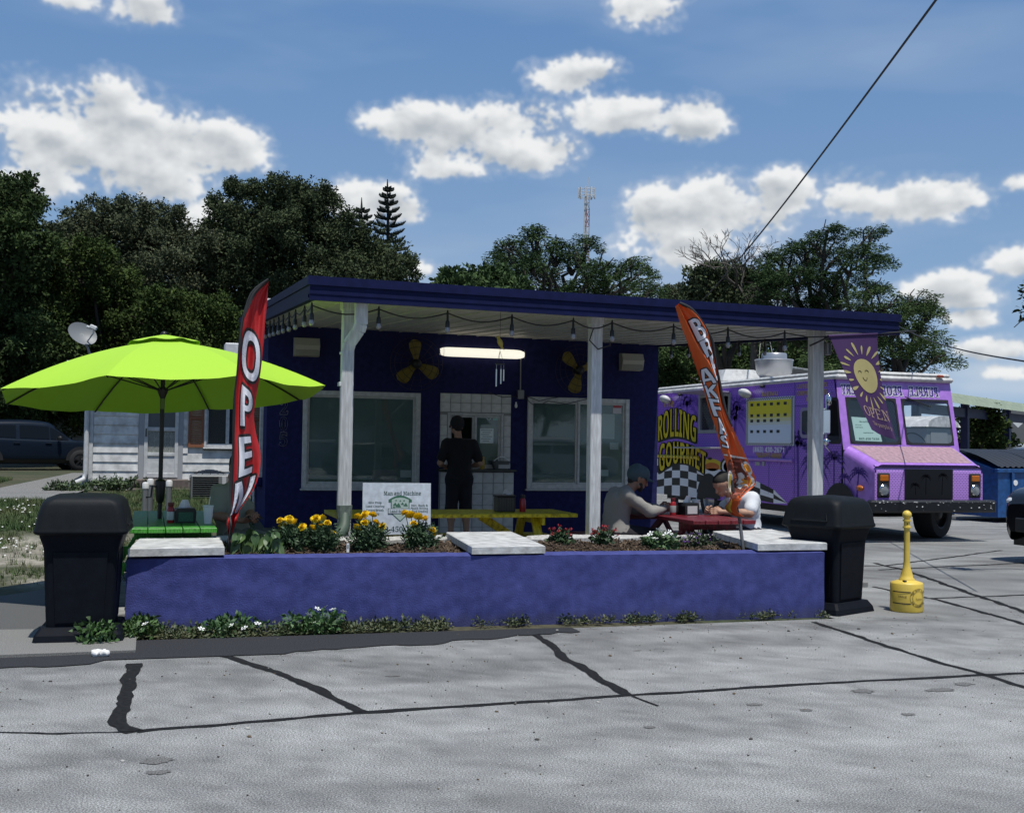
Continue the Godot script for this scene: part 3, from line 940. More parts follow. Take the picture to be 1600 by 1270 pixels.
	# wiring: junction box, conduit, cables over the windows
	var cb := MB.new()
	cb.tube([Vector3(5.55, 2.88, Z + 0.02), Vector3(5.55, 2.36, Z + 0.02)], [0.012], 8)
	cb.bx(5.50, 2.22, Z, 5.60, 2.36, Z + 0.07, 0.006)
	put(cb, "conduit", M("galvanised", Color(0.22, 0.22, 0.22), 0.45, {"metal": 0.6}), cafe)
	var wb := MB.new()
	wb.lathe([Vector2(0.001, -0.045), Vector2(0.02, -0.03), Vector2(0.024, -0.005), Vector2(0.012, 0.03), Vector2(0.012, 0.05)], 10, T(5.47, 2.12, Z + 0.06))
	put(wb, "spare_bulb", M("frost", Color(0.7, 0.7, 0.7), 0.3), cafe)
	var wi := MB.new()
	for run in [[Vector3(5.02, 2.31, 0), Vector3(5.25, 2.24, 0), Vector3(5.5, 2.26, 0)], [Vector3(5.6, 2.25, 0), Vector3(5.8, 2.10, 0), Vector3(6.0, 2.2, 0), Vector3(6.3, 2.16, 0), Vector3(6.75, 2.27, 0)], [Vector3(5.6, 2.28, 0), Vector3(5.85, 2.2, 0), Vector3(6.2, 2.27, 0)]]:
		var k := []
		for p in run: k.append(p + Vector3(0, 0, Z + 0.05))
		wi.tube(k, [0.006], 5)
	put(wi, "cable", black, cafe)
	# things fixed to the front wall
	var labs := ["beige wall speaker left of the porch above the house numbers", "beige wall speaker right of the porch behind the middle post"]
	for i in 2:
		var sp := thing("wall_speaker", labs[i], "speaker", Vector3([2.2, 7.41][i], [2.9, 2.865][i], Z), 0, "speakers on the cafe wall")
		var bb := MB.new()
		bb.prism(PackedVector2Array([Vector2(0, -0.14), Vector2(0.12, -0.13), Vector2(0.17, 0.02), Vector2(0.12, 0.13), Vector2(0, 0.14)]), 0.37, Transform3D(Basis(Vector3(0, 0, 1), Vector3(0, 1, 0), Vector3(-1, 0, 0)), Vector3(-0.185, 0, 0)))
		put(bb, "cabinet", M("beige_plastic", Color(0.40, 0.38, 0.31), 0.6), sp)
		var g2 := MB.new()
		g2.box(Vector3(0.33, 0.155, 0.006), Transform3D(Basis(Vector3.RIGHT, -0.32), Vector3(0, -0.055, 0.150)))
		put(g2, "grille", M("beige_dark", Color(0.30, 0.285, 0.23), 0.8), sp)
		var kb := MB.new()
		kb.ball(Vector3(0.145, -0.09, 0.143), Vector3(0.014, 0.014, 0.01), 8)
		put(kb, "knob", black, sp)
	for i in 2:
		var fp := Vector3([3.83, 6.46][i], [2.70, 2.69][i], Z)
		var f := thing("wall_fan", ["yellow three-bladed wall fan between left window and lamp", "yellow three-bladed wall fan beside the middle post"][i], "fan", fp, 0, "fans on the cafe wall")
		var mo := MB.new()
		mo.lathe([Vector2(0.001, 0.30), Vector2(0.05, 0.29), Vector2(0.075, 0.25), Vector2(0.075, 0.12), Vector2(0.03, 0.10), Vector2(0.03, 0.0)], 16, Transform3D(Basis(Vector3.RIGHT, PI / 2), Vector3.ZERO))
		put(mo, "motor", black, f)
		for k in 3:
			var a: float = [1.66, 3.93, 5.82][k] if i == 0 else [0.42, 2.38, 4.45][k]
			var bl := MB.new()
			var d := Vector3(cos(a), sin(a), 0)
			var s := Vector3(-sin(a), cos(a), 0)
			bl.grid(6, 10, func(u, v):
				var r: float = 0.06 + 0.31 * v
				var hw: float = lerpf(0.045, 0.10, smoothstep(0.0, 0.7, v)) * sqrt(maxf(0.0, 1.0 - pow(maxf(0.0, v - 0.8) / 0.21, 2.0)))
				return d * r + s * ((u - 0.5) * 2.0 * hw) + Vector3(0, 0, 0.22 + (u - 0.5) * 0.05))
			put(bl, "blade", M("fan_yellow", Color(0.24, 0.17, 0.018), 0.5, {"tex": "streak", "sc": 2.0}), f)
		var cg := MB.new()
		for r in [0.14, 0.25, 0.34, 0.405]:
			cg.grid(40, 4, func(u, v): return Vector3(cos(u * TAU) * (r + 0.004 * cos(v * TAU)), sin(u * TAU) * (r + 0.004 * cos(v * TAU)), 0.29 - (r * r * 0.35) + 0.004 * sin(v * TAU)))
		for k in 14:
			var a := TAU * k / 14.0
			cg.tube([Vector3(cos(a) * 0.03, sin(a) * 0.03, 0.29), Vector3(cos(a) * 0.25, sin(a) * 0.25, 0.27), Vector3(cos(a) * 0.405, sin(a) * 0.405, 0.23)], [0.0025], 4, false)
		put(cg, "guard", black, f)
	var la := thing("tube_light", "lit white fluorescent strip light above the service hatch", "lamp", Vector3(4.91, 2.915, Z))
	var hs := MB.new()
	hs.box(Vector3(1.34, 0.11, 0.05), T(0, 0, 0.027), 0.01)
	put(hs, "housing", white, la)
	var df := MB.new()
	df.grid(10, 24, func(u, v):
		var a: float = lerpf(-PI / 2, PI / 2, u)
		var e: float = 1.0 - pow(absf(v - 0.5) * 2.0, 14.0) * 0.4
		return Vector3((v - 0.5) * 1.36, sin(a) * 0.072 * e, 0.053 + cos(a) * 0.06 * e))
	put(df, "light_diffuser", M("lit_tube", Color(0.8, 0.78, 0.7), 0.4, {"emit": Color(1.0, 0.98, 0.91), "power": 0.92}), la)
	for sx in [-0.63, 0.675]:
		var bd := MB.new()
		bd.grid(10, 1, func(u, v): return Vector3(sx + v * 0.006, sin(lerpf(-PI / 2, PI / 2, u)) * 0.074, 0.054 + cos(lerpf(-PI / 2, PI / 2, u)) * 0.062))
		put(bd, "end_band", black if sx < 0 else white, la)
	var al := AreaLight3D.new()
	al.name = "tube_glow"
	al.area_size = Vector2(1.3, 0.12)
	al.light_color = Color(1.0, 0.93, 0.76)
	al.light_energy = 0.05
	al.shadow_enabled = true
	al.set("area_range", 12.0)
	al.position = Vector3(0, 0, 0.13)
	al.rotation.y = PI
	la.add_child(al)
	# string of bulbs round the porch edge
	var sl2 := thing("string_lights", "black string of clear bulbs hung along the porch roof edge", "string lights")
	var spots := []
	for x in [1.46, 2.11, 2.80, 3.47, 4.13, 4.56, 5.26, 5.90, 6.59]: spots.append(Vector3(x, roof_y(x, -11.05) - 0.07, -11.05))
	for z in [-11.9, -12.68, -13.28, -13.88, -14.4, -14.98, -15.48, -16.1]: spots.append(Vector3(1.50, roof_y(1.5, z) - 0.05, z))
	for z in [-16.47, -15.86, -14.28, -13.58]: spots.append(Vector3(7.80, roof_y(7.8, z) - 0.03, z))
	var wire := MB.new()
	var bulbm := M("bulb_clear", Color(0.22, 0.22, 0.25), 0.05, {"spec": 0.9})
	for i in spots.size():
		var p: Vector3 = spots[i]
		if i > 0 and i != 9 and i != 17 or i == 9:
			var a: Vector3 = spots[i - 1] if i != 9 else spots[0]
			var run := []
			for k in 9: run.append(a.lerp(p, k / 8.0) + Vector3(0, -0.10 * sin(PI * k / 8.0) * (0.7 if i < 9 else 0.45), 0))
			wire.tube(run, [0.0075], 5)
		var so := MB.new()
		so.lathe([Vector2(0.006, 0.03), Vector2(0.012, 0.0), Vector2(0.012, -0.07), Vector2(0.021, -0.085), Vector2(0.024, -0.14), Vector2(0.001, -0.141)], 10, Transform3D(Basis(), p))
		var sk := put(so, "socket", black, sl2)
		var bu := MB.new()
		bu.lathe([Vector2(0.001, -0.198), Vector2(0.015, -0.195), Vector2(0.025, -0.18), Vector2(0.026, -0.166), Vector2(0.021, -0.15), Vector2(0.02, -0.142)], 12, Transform3D(Basis(), p))
		put(bu, "light_bulb", bulbm, sk)
	wire.tube([spots[8], Vector3(6.9, 2.74, -11.08), Vector3(7.15, 2.76, -11.1)], [0.0075], 5)
	wire.tube([Vector3(4.37, 2.72, -11.1), Vector3(4.33, 2.60, -11.1), Vector3(4.46, 2.52, -11.19), Vector3(4.58, 2.56, -11.15), spots[5]], [0.0075], 5)
	put(wire, "cable", black, sl2)
	var wc := thing("wind_chime", "small wind chime of pale tubes hanging beneath the porch roof", "wind chime", Vector3(3.47, 2.34, -11.45))
	var rr := MB.new()
	rr.lathe([Vector2(0.001, 0.012), Vector2(0.05, 0.012), Vector2(0.05, 0.0), Vector2(0.001, 0.0)], 14)
	for k in 3: rr.tube([Vector3(cos(k * 2.1) * 0.045, 0.01, sin(k * 2.1) * 0.045), Vector3(0, 0.14, 0)], [0.002], 4)
	rr.tube([Vector3(0, 0.14, 0), Vector3(0, 0.56, 0)], [0.002], 4)
	put(rr, "hanger", black, wc)
	for k in 5:
		var a := TAU * k / 5 + 0.3
		var c2 := MB.new()
		var q := Vector3(cos(a) * 0.042, 0, sin(a) * 0.042)
		c2.tube([q + Vector3(0, -0.05, 0), q + Vector3(0, -0.17 - 0.03 * (k % 3), 0)], [0.0065], 8)
		c2.tube([q + Vector3(0, 0.0, 0), q + Vector3(0, -0.05, 0)], [0.0012], 3)
		put(c2, "chime_tube", M("aluminium", Color(0.72, 0.72, 0.72), 0.3, {"metal": 0.6}), wc)
	var bi := MB.new()
	bi.ball(Vector3(0, 0.23, 0), Vector3(0.03, 0.05, 0.025), 10, Basis(Vector3.BACK, 0.4))
	bi.ball(Vector3(-0.022, 0.28, 0), Vector3(0.02, 0.02, 0.02), 8)
	bi.flat(Vector3(0.02, 0.2, 0.01), Vector3(0.05, 0.15, 0), Vector3(0.0, 0.18, -0.01), Vector3.BACK)
	put(bi, "bird_ornament", M("bird_yellow", Color(0.4, 0.32, 0.06), 0.5), wc)
	rebase(cafe, Vector3(4.8, 0, -20.2))
	rebase(sl2, Vector3(4.6, 2.7, -11.05))

# ---------------------------------------------------------------- planter, bins, tables
func frustum(b: MB, w0: float, d0: float, y0: float, w1: float, d1: float, y1: float, bev := 0.0) -> void:   # four-sided taper with cut corners
	var ring := func(w, d, y):
		var h: float = w * 0.5
		var k: float = d * 0.5
		var c: float = bev
		return [Vector3(-h + c, y, k), Vector3(h - c, y, k), Vector3(h, y, k - c), Vector3(h, y, -k + c), Vector3(h - c, y, -k), Vector3(-h + c, y, -k), Vector3(-h, y, -k + c), Vector3(-h, y, k - c)]
	var p: Array = ring.call(w0, d0, y0)
	var q: Array = ring.call(w1, d1, y1)
	for i in 8:
		var o: Vector3 = p[i] + p[(i + 1) % 8]
		if (p[i] - p[(i + 1) % 8]).length() > 1e-4 or (q[i] - q[(i + 1) % 8]).length() > 1e-4:
			b.quad(p[i], p[(i + 1) % 8], q[(i + 1) % 8], q[i], Vector3(o.x, (w0 - w1) * 0.5, o.z))
	for i in range(1, 7):
		b.flat(p[0], p[i], p[i + 1], Vector3(0, signf(y0 - y1), 0))
		b.flat(q[0], q[i], q[i + 1], Vector3(0, signf(y1 - y0), 0))
func loft(b: MB, rows: Array, seg := 6) -> void:   # stacked rounded rectangles [width, depth, height, corner radius], smooth all round
	var ring := func(q: Array) -> Array:
		var o := []
		for c in 4:
			var sx := [1.0, -1.0, -1.0, 1.0][c] as float
			var sz := [1.0, 1.0, -1.0, -1.0][c] as float
			for i in seg + 1:
				var a: float = PI / 2 * (c + float(i) / seg)
				o.append(Vector3(sx * (q[0] * 0.5 - q[3]) + cos(a) * q[3], q[2], sz * (q[1] * 0.5 - q[3]) + sin(a) * q[3]))
		return o
	var rs := []
	for q in rows: rs.append(ring.call(q))
	var n: int = rs[0].size()
	b.grid(n, rows.size() - 1, func(u, v): return rs[int(roundf(v * (rows.size() - 1)))][int(roundf(u * n)) % n], true)
	for e in [0, rows.size() - 1]:
		for i in range(1, n - 1): b.flat(rs[e][0], rs[e][i], rs[e][i + 1], Vector3(0, -1.0 if e == 0 else 1.0, 0))
func leaf_mesh(count: int, r: float, l: float, w: float, sd: int, up := 0.3) -> ArrayMesh:   # a small spray of leaves
	var rg := RandomNumberGenerator.new()
	rg.seed = sd
	var b := MB.new()
	for i in count:
		var d := Vector3(rg.randfn(), rg.randfn() * 0.8, rg.randfn()).normalized()
		var at := d * r * pow(rg.randf(), 0.4)
		var a := (d + Vector3(rg.randfn(), rg.randfn() + up, rg.randfn()) * 0.7).normalized()
		var s := a.cross(Vector3(rg.randfn(), rg.randfn(), rg.randfn())).normalized()
		var nn := s.cross(a)
		var m := at + a * l * 0.5 + nn * l * 0.10
		var k := rg.randf_range(0.8, 1.2)
		b.col = Color(k, k, k)
		b.flat(at, m + s * w * 0.5, m - s * w * 0.5, nn)
		b.flat(m + s * w * 0.5, at + a * l, m - s * w * 0.5, nn)
	return b.mesh()
func foliage(parent: Node, mesh: Mesh, m: Material, at: Vector3, r: Vector3, count: int, c0: Color, c1: Color, called := "foliage", lo := 0.7, hi := 1.3) -> void:
	var xf := []
	var cc := []
	for i in count:
		var d := Vector3(rng.randfn(), rng.randfn(), rng.randfn()).normalized() * pow(rng.randf(), 0.45)
		var s := rng.randf_range(lo, hi)
		xf.append(Transform3D(Basis(Vector3(rng.randfn(), rng.randfn(), rng.randfn()).normalized(), rng.randf() * TAU).scaled(Vector3(s, s, s)), at + d * r))
		cc.append(c0.lerp(c1, rng.randf()))
	many(mesh, xf, cc, called, m, parent)
func make_planter() -> void:
	var stucco := M("planter_stucco", Color(0.070, 0.082, 0.262), 0.9, {"vc": true, "tex": "mottle", "nrm": "stucco_n", "ns": 0.55, "sc": 1.3, "spec": 0.2})
	var pl := thing("planter", "long low purple stucco planter wall facing the parking lot", "planter", Vector3(-0.14, 0, -9.47), -0.054)
	var L := 6.03
	var b := MB.new()
	# the front wall, a little uneven along its top and its corners
	var nz := noise(0.8, 19, 3)
	var face := func(x, y): return Vector3(x, y, 0.012 * nz.get_noise_2d(x * 3.0, y * 3.0))
	b.grid(200, 20, func(u, v): return face.call(u * L, -0.05 + v * 0.625))
	b.grid(90, 3, func(u, v): return Vector3(u * L, 0.575 + 0.012 * sin(v * PI * 0.5) + 0.004 * nz.get_noise_1d(u * 40.0), -v * 0.2 + 0.012 * nz.get_noise_2d(u * L * 3.0, 1.725) * (1.0 - v)))
	b.quad(Vector3(0, -0.05, 0), Vector3(0, 0.575, 0), Vector3(0, 0.585, -0.2), Vector3(0, -0.05, -0.2), Vector3.LEFT)
	b.quad(Vector3(L, -0.05, 0), Vector3(L, 0.575, 0), Vector3(L, 0.585, -0.2), Vector3(L, -0.05, -0.2), Vector3.RIGHT)
	b.quad(Vector3(0, -0.05, -0.2), Vector3(L, -0.05, -0.2), Vector3(L, 0.585, -0.2), Vector3(0, 0.585, -0.2), Vector3.FORWARD)
	b.bx(0.0, -0.05, -1.42, 0.18, 0.583, -0.2); b.bx(L - 0.18, -0.05, -1.42, L, 0.583, -0.2)
	var wn := noise(1.1, 88, 5)
	for i in b.v.size():
		var p := b.v[i]
		var pale := clampf((wn.get_noise_2d(p.x * 1.2, p.y * 2.2) - 0.02) * 2.2, 0, 1) * smoothstep(2.6, 4.4, p.x)
		var drip := clampf(wn.get_noise_2d(p.x * 9.0, p.y * 0.7 + 30.0) * 1.6, 0, 1) * 0.35
		var splash := (1.0 - smoothstep(0.02, 0.12 + 0.12 * wn.get_noise_1d(p.x * 6.0), p.y)) * 0.5
		b.c[i] = Color(1, 1, 1).lerp(Color(1.75, 1.7, 1.22), pale * 0.55).lerp(Color(1.3, 1.3, 1.08), drip).lerp(Color(0.75, 0.65, 0.32), splash)
	put(b, "wall", stucco, pl)
	var mu := MB.new()
	mu.grid(80, 14, func(u, v): return Vector3(0.18 + u * (L - 0.36), 0.545 + 0.05 * nz.get_noise_2d(u * 14.0, v * 3.0) + 0.025 * nz.get_noise_2d(u * 90.0, v * 20.0) + 0.02 * sin(v * PI), -0.2 - v * 1.2))
	put(mu, "soil", M("mulch_soil", Color(0.045, 0.026, 0.016), 0.95, {"tex": "grime", "sc": 3.0, "nrm": "speck_n", "ns": 1.0}), pl)
	var chip := MB.new()
	chip.box(Vector3(0.045, 0.006, 0.012), Transform3D(), 0.0)
	var xf := []
	var cc := []
	rng.seed = 23
	for i in 5200:
		var x := rng.randf_range(0.2, L - 0.2)
		var z := rng.randf_range(-1.38, -0.21)
		var y := 0.55 + 0.05 * nz.get_noise_2d((x - 0.18) / (L - 0.36) * 14.0, (-0.2 - z) / 1.2 * 3.0) + 0.02 * sin((-0.2 - z) / 1.2 * PI)
		xf.append(Transform3D(Basis(Vector3(rng.randfn() * 0.35, 1, rng.randfn() * 0.35).normalized(), rng.randf() * TAU).scaled(Vector3.ONE * rng.randf_range(0.6, 1.5)), Vector3(x, y + rng.randf() * 0.016, z)))
		cc.append(Color(0.05, 0.032, 0.02).lerp(Color(0.13, 0.088, 0.055), pow(rng.randf(), 2.0)))
	many(chip.mesh(), xf, cc, "mulch", M("bark", Color(1, 1, 1), 0.9, {"vc": true}), pl)
	# chalky white blocks along the back edge
	var blk := M("white_block", Color(0.60, 0.59, 0.57), 0.9, {"tex": "grime", "nrm": "stucco_n", "ns": 1.2, "sc": 2.2})
	for i in 15:
		var s := MB.new()
		var x0 := 0.02 + i * 0.4
		var nb := noise(5.0, 200 + i, 3)
		s.box(Vector3(0.388, 0.15, 0.17), Transform3D(Basis(Vector3.UP, rng.randf_range(-0.03, 0.03)), Vector3(x0 + 0.2, 0.545 + rng.randf_range(-0.012, 0.014), -1.49)), 0.025)
		for k in s.v.size():
			s.v[k] += Vector3(nb.get_noise_3dv(s.v[k]), nb.get_noise_3dv(s.v[k] + Vector3.ONE * 7.0), nb.get_noise_3dv(s.v[k] * 1.3)) * 0.03
		put(s, "block", blk, pl)
	# concrete bench slabs lying across it
	var slabm := M("slab_white", Color(0.62, 0.625, 0.62), 0.8, {"tex": "grime", "sc": 0.55, "nrm": "stucco_n", "ns": 0.25})
	var sp := [[PackedVector2Array([Vector2(-0.13, 9.42), Vector2(0.60, 9.46), Vector2(0.625, 10.38), Vector2(-0.05, 10.42)]), "dull white concrete slab on the planter's left end beneath the green table", 0.664],
			[PackedVector2Array([Vector2(2.60, 9.30), Vector2(3.25, 9.30), Vector2(3.44, 10.86), Vector2(2.77, 10.84)]), "bright white concrete slab across the middle of the planter", 0.655],
			[PackedVector2Array([Vector2(5.23, 9.20), Vector2(5.93, 9.18), Vector2(6.30, 10.80), Vector2(5.52, 10.62)]), "white concrete slab on the planter's right end beneath the red table", 0.66]]
	for q in sp:
		var s := MB.new()
		var up := Transform3D(Basis(Vector3(1, 0, 0), Vector3(0, 0, -1), Vector3(0, 1, 0)), Vector3(0, q[2], 0))
		var top := Geometry2D.offset_polygon(q[0], -0.008)[0]
		s.poly(top, up)
		s.prism(q[0], 0.058, Transform3D(up.basis, Vector3(0, q[2] - 0.006, 0)))
		for i in top.size():
			var best := 0
			for k in 4:
				if q[0][k].distance_to(top[i]) < q[0][best].distance_to(top[i]): best = k
			var b2 := 0
			for k in 4:
				if q[0][k].distance_to(top[(i + 1) % 4]) < q[0][b2].distance_to(top[(i + 1) % 4]): b2 = k
			s.quad(up * Vector3(top[i].x, top[i].y, 0), up * Vector3(top[(i + 1) % 4].x, top[(i + 1) % 4].y, 0), up * Vector3(q[0][b2].x, q[0][b2].y, -0.006), up * Vector3(q[0][best].x, q[0][best].y, -0.006), Vector3.UP)
		tag(put(s, "bench_slab", slabm), q[1], "slab", "slabs on the planter")
func make_bins() -> void:
	var body := M("bin_plastic", Color(0.008, 0.010, 0.0155), 0.6, {"spec": 0.2, "tex": "mottle", "sc": 1.2, "nrm": "stucco_n", "ns": 0.12})
	var hood := M("bin_hood", Color(0.012, 0.0145, 0.0175), 0.55, {"spec": 0.24, "tex": "mottle", "sc": 1.2, "nrm": "stucco_n", "ns": 0.12})
	var t := thing("litter_bin", "tall black hooded litter bin on the concrete pad at the planter's left end", "bin", Vector3(-0.44, 0.022, -9.33), -0.06, "black litter bins")
	var b := MB.new()
	frustum(b, 0.63, 0.62, 0.0, 0.61, 0.60, 0.045, 0.02)
	frustum(b, 0.61, 0.60, 0.046, 0.545, 0.53, 0.10, 0.02)
	put(b, "base", body, t)
	b = MB.new()
	loft(b, [[0.47, 0.46, 0.101, 0.04], [0.475, 0.465, 0.15, 0.04], [0.515, 0.505, 0.62, 0.045], [0.53, 0.52, 0.68, 0.05], [0.575, 0.565, 0.75, 0.06], [0.59, 0.58, 0.775, 0.06]])
	put(b, "bin_body", body, t)
	for s in 4:
		var p := MB.new()
		var xf := Transform3D(Basis(Vector3.UP, s * PI / 2), Vector3.ZERO)
		var z0 := 0.235
		var z1 := 0.259
		p.quad(xf * Vector3(-0.16, 0.13, z0 + 0.005), xf * Vector3(0.16, 0.13, z0 + 0.005), xf * Vector3(0.185, 0.65, z1 + 0.006), xf * Vector3(-0.185, 0.65, z1 + 0.006), xf.basis.z)
		for e in [-1.0, 1.0]: p.bar(xf * Vector3(e * 0.16, 0.13, z0), xf * Vector3(e * 0.185, 0.65, z1), 0.012, 0.012, xf.basis.z)
		put(p, "side_panel", body, t)
	b = MB.new()
	loft(b, [[0.61, 0.60, 0.776, 0.06], [0.655, 0.645, 0.790, 0.06], [0.66, 0.65, 0.80, 0.06], [0.655, 0.645, 0.812, 0.06], [0.645, 0.635, 0.83, 0.065], [0.615, 0.61, 0.92, 0.065], [0.58, 0.575, 0.99, 0.07], [0.555, 0.55, 1.02, 0.08], [0.51, 0.51, 1.045, 0.09], [0.42, 0.42, 1.062, 0.10], [0.12, 0.12, 1.075, 0.05]])
	var hd := put(b, "hood", hood, t)
	for s in [0.0, PI]:
		var p := MB.new()
		var xf := Transform3D(Basis(Vector3.UP, s + PI / 2), Vector3.ZERO)
		var f := func(x, y): return xf * Vector3(x, 0.83 + y * 0.16, 0.328 - y * 0.05)
		p.quad(f.call(-0.19, 0.1), f.call(0.19, 0.1), f.call(0.15, 1.0), f.call(-0.15, 1.0), xf.basis.z)
		for e in [[-0.19, 0.1, 0.19, 0.1], [-0.15, 1.0, 0.15, 1.0], [-0.19, 0.1, -0.15, 1.0], [0.19, 0.1, 0.15, 1.0]]: p.tube([f.call(e[0], e[1]), f.call(e[2], e[3])], [0.009], 6)
		put(p, "flap", hood, hd)
	copy(t, "black hooded litter bin at the planter's right end near the yellow ashtray post", Vector3(6.15, 0.004, -9.5), 0.42)
	# smokers' post
	var yel := M("post_yellow", Color(0.78, 0.56, 0.09), 0.45, {"tex": "mottle", "sc": 0.6})
	var blk := M("print_black", Color(0.02, 0.02, 0.018), 0.6)
	var a := thing("ashtray_post", "yellow smokers' ashtray post with a round base can and ball top", "ashtray", Vector3(6.86, 0.004, -9.28))
	var c := MB.new()
	c.lathe([Vector2(0.001, 0.0), Vector2(0.148, 0.0), Vector2(0.152, 0.012), Vector2(0.150, 0.255), Vector2(0.143, 0.268), Vector2(0.075, 0.288), Vector2(0.001, 0.29)], 36)
	put(c, "can", yel, a)
	c = MB.new()
	c.lathe([Vector2(0.072, 0.283), Vector2(0.072, 0.30), Vector2(0.058, 0.312), Vector2(0.055, 0.34), Vector2(0.036, 0.40), Vector2(0.029, 0.46), Vector2(0.027, 0.76), Vector2(0.028, 0.775), Vector2(0.039, 0.778), Vector2(0.039, 0.79), Vector2(0.029, 0.793), Vector2(0.029, 0.838), Vector2(0.039, 0.84), Vector2(0.039, 0.855), Vector2(0.027, 0.857), Vector2(0.026, 0.866)], 24)
	put(c, "stem", yel, a)
	c = MB.new()
	c.ball(Vector3(0, 0.90, 0), Vector3(0.043, 0.043, 0.043), 18)
	put(c, "ball_top", yel, a)
	c = MB.new()
	c.ball(Vector3(-0.014, 0.816, 0.026), Vector3(0.006, 0.009, 0.004), 8)
	put(c, "hole", blk, a)
	c = MB.new()
	c.bx(-0.085, 0.278, 0.05, -0.06, 0.293, 0.085, 0.003)
	put(c, "latch", blk, a)
	# the printed bands, roundel and words wrap the can
	var wrap := func(p): return Vector3(sin(p.x / 0.1535) * 0.1535, p.y, cos(p.x / 0.1535) * 0.1535)
	var pr := MB.new()
	for q in [[0.183, 0.193], [0.076, 0.086]]:
		for s in [[-0.24, -0.06], [0.10, 0.22]]: lay(pr, PackedVector2Array([Vector2(s[0], q[0]), Vector2(s[1], q[0]), Vector2(s[1], q[1]), Vector2(s[0], q[0]), Vector2(s[1], q[1]), Vector2(s[0], q[1])]), wrap, Vector3.BACK, 0.03)
	var rc := Vector2(0.02, 0.135)
	for rr in [0.088, 0.064]:
		for k in 40:
			var a0 := TAU * k / 40
			var a1 := TAU * (k + 1) / 40
			lay(pr, PackedVector2Array([rc + Vector2.from_angle(a0) * rr, rc + Vector2.from_angle(a1) * rr, rc + Vector2.from_angle(a1) * (rr - 0.003), rc + Vector2.from_angle(a0) * rr, rc + Vector2.from_angle(a1) * (rr - 0.003), rc + Vector2.from_angle(a0) * (rr - 0.003)]), wrap, Vector3.BACK)
	for q in [["THE BUTT CAN", 2.75, -1], ["FOR CIGARETTES", 3.5, 1]]:
		var s: String = q[0]
		for i in s.length():
			if s[i] == " ": continue
			var an: float = (q[1] - i * 2.3 / s.length()) if q[2] < 0 else (q[1] + 0.15 + i * 2.2 / s.length())
			var o := rc + Vector2.from_angle(an) * 0.0755
			lay(pr, fit(letters(s[i]), 0.011, 0.014), func(p): return wrap.call(o + p.rotated(an - PI / 2 if q[2] < 0 else an + PI / 2)), Vector3.BACK)
	lay(pr, fit(letters("EAGLE"), 0.075, 0.018), func(p): return wrap.call(p + Vector2(-0.135, 0.145)), Vector3.BACK, 0.03)
	put(pr, "print", blk, a)
	var sg := MB.new()
	var q0 := []
	for i in 30: q0.append(wrap.call(rc + Vector2(-0.03 + i * 0.0026, 0.012 * sin(i * 0.9) * (1.0 - i / 40.0) - 0.01)) * Vector3(1.004, 1, 1.004))
	sg.tube(q0, [0.0012], 4)
	put(sg, "signature", blk, a)
func picnic_table(called: String, label: String, m: Material, at: Vector3, turn: float, len: float, wid := 0.72) -> Node3D:
	var t := thing(called, label, "picnic table", at, turn, "painted picnic tables")
	for i in 5:
		var b := MB.new()
		var w := wid / 5.0
		b.box(Vector3(len, 0.04, w - 0.006), T(0, 0.73, -wid * 0.5 + (i + 0.5) * w), 0.004)
		put(b, "plank", m, t)
	for s in [-1.0, 1.0]:
		for k in 2:
			var b := MB.new()
			b.box(Vector3(len, 0.038, 0.135), T(0, 0.44, s * (0.52 + k * 0.14 + wid * 0.08)), 0.004)
			put(b, "bench_plank", m, t)
	for e in [-1.0, 1.0]:
		var x: float = e * (len * 0.5 - 0.42)
		for s in [-1.0, 1.0]:
			var b := MB.new()
			b.bar(Vector3(x, 0.0, s * 0.62), Vector3(x, 0.71, s * 0.22), 0.038, 0.09, Vector3.RIGHT, 0.003)
			put(b, "leg", m, t)
		var c := MB.new()
		c.box(Vector3(0.038, 0.085, 1.46), T(x - 0.04 * e, 0.378, 0), 0.003)
		put(c, "bench_support", m, t)
		c = MB.new()
		c.box(Vector3(0.038, 0.08, wid - 0.06), T(x + 0.04 * e, 0.667, 0), 0.003)
		put(c, "batten", m, t)
		c = MB.new()
		c.bar(Vector3(x - 0.06 * e, 0.40, 0), Vector3(x - 0.55 * e, 0.70, 0), 0.085, 0.036, Vector3.BACK, 0.003)
		put(c, "brace", m, t)
	return t
func napkin_box(label: String, at: Vector3, turn: float, m: Material, face: Material) -> Node3D:
	var t := thing("napkin_dispenser", label, "napkin dispenser", at, turn, "napkin dispensers on the tables")
	var b := MB.new()
	b.prism(PackedVector2Array([Vector2(-0.088, 0), Vector2(0.088, 0), Vector2(0.094, 0.10), Vector2(0.08, 0.135), Vector2(-0.08, 0.135), Vector2(-0.094, 0.10)]), 0.15, T(0, 0, 0.075))
	put(b, "case", m, t)
	b = MB.new()
	b.box(Vector3(0.13, 0.085, 0.004), T(0, 0.057, 0.078), 0.001)
	put(b, "card", face, t)
	b = MB.new()
	b.grid(6, 6, func(u, v): return Vector3((u - 0.5) * 0.12 * (1.0 - v * 0.55), 0.135 + v * 0.075, 0.02 * sin(u * 5.0) * (1.0 - v) - 0.02 + v * 0.02))
	put(b, "napkin", M("napkin", Color(0.75, 0.75, 0.74), 0.9), t)
	return t
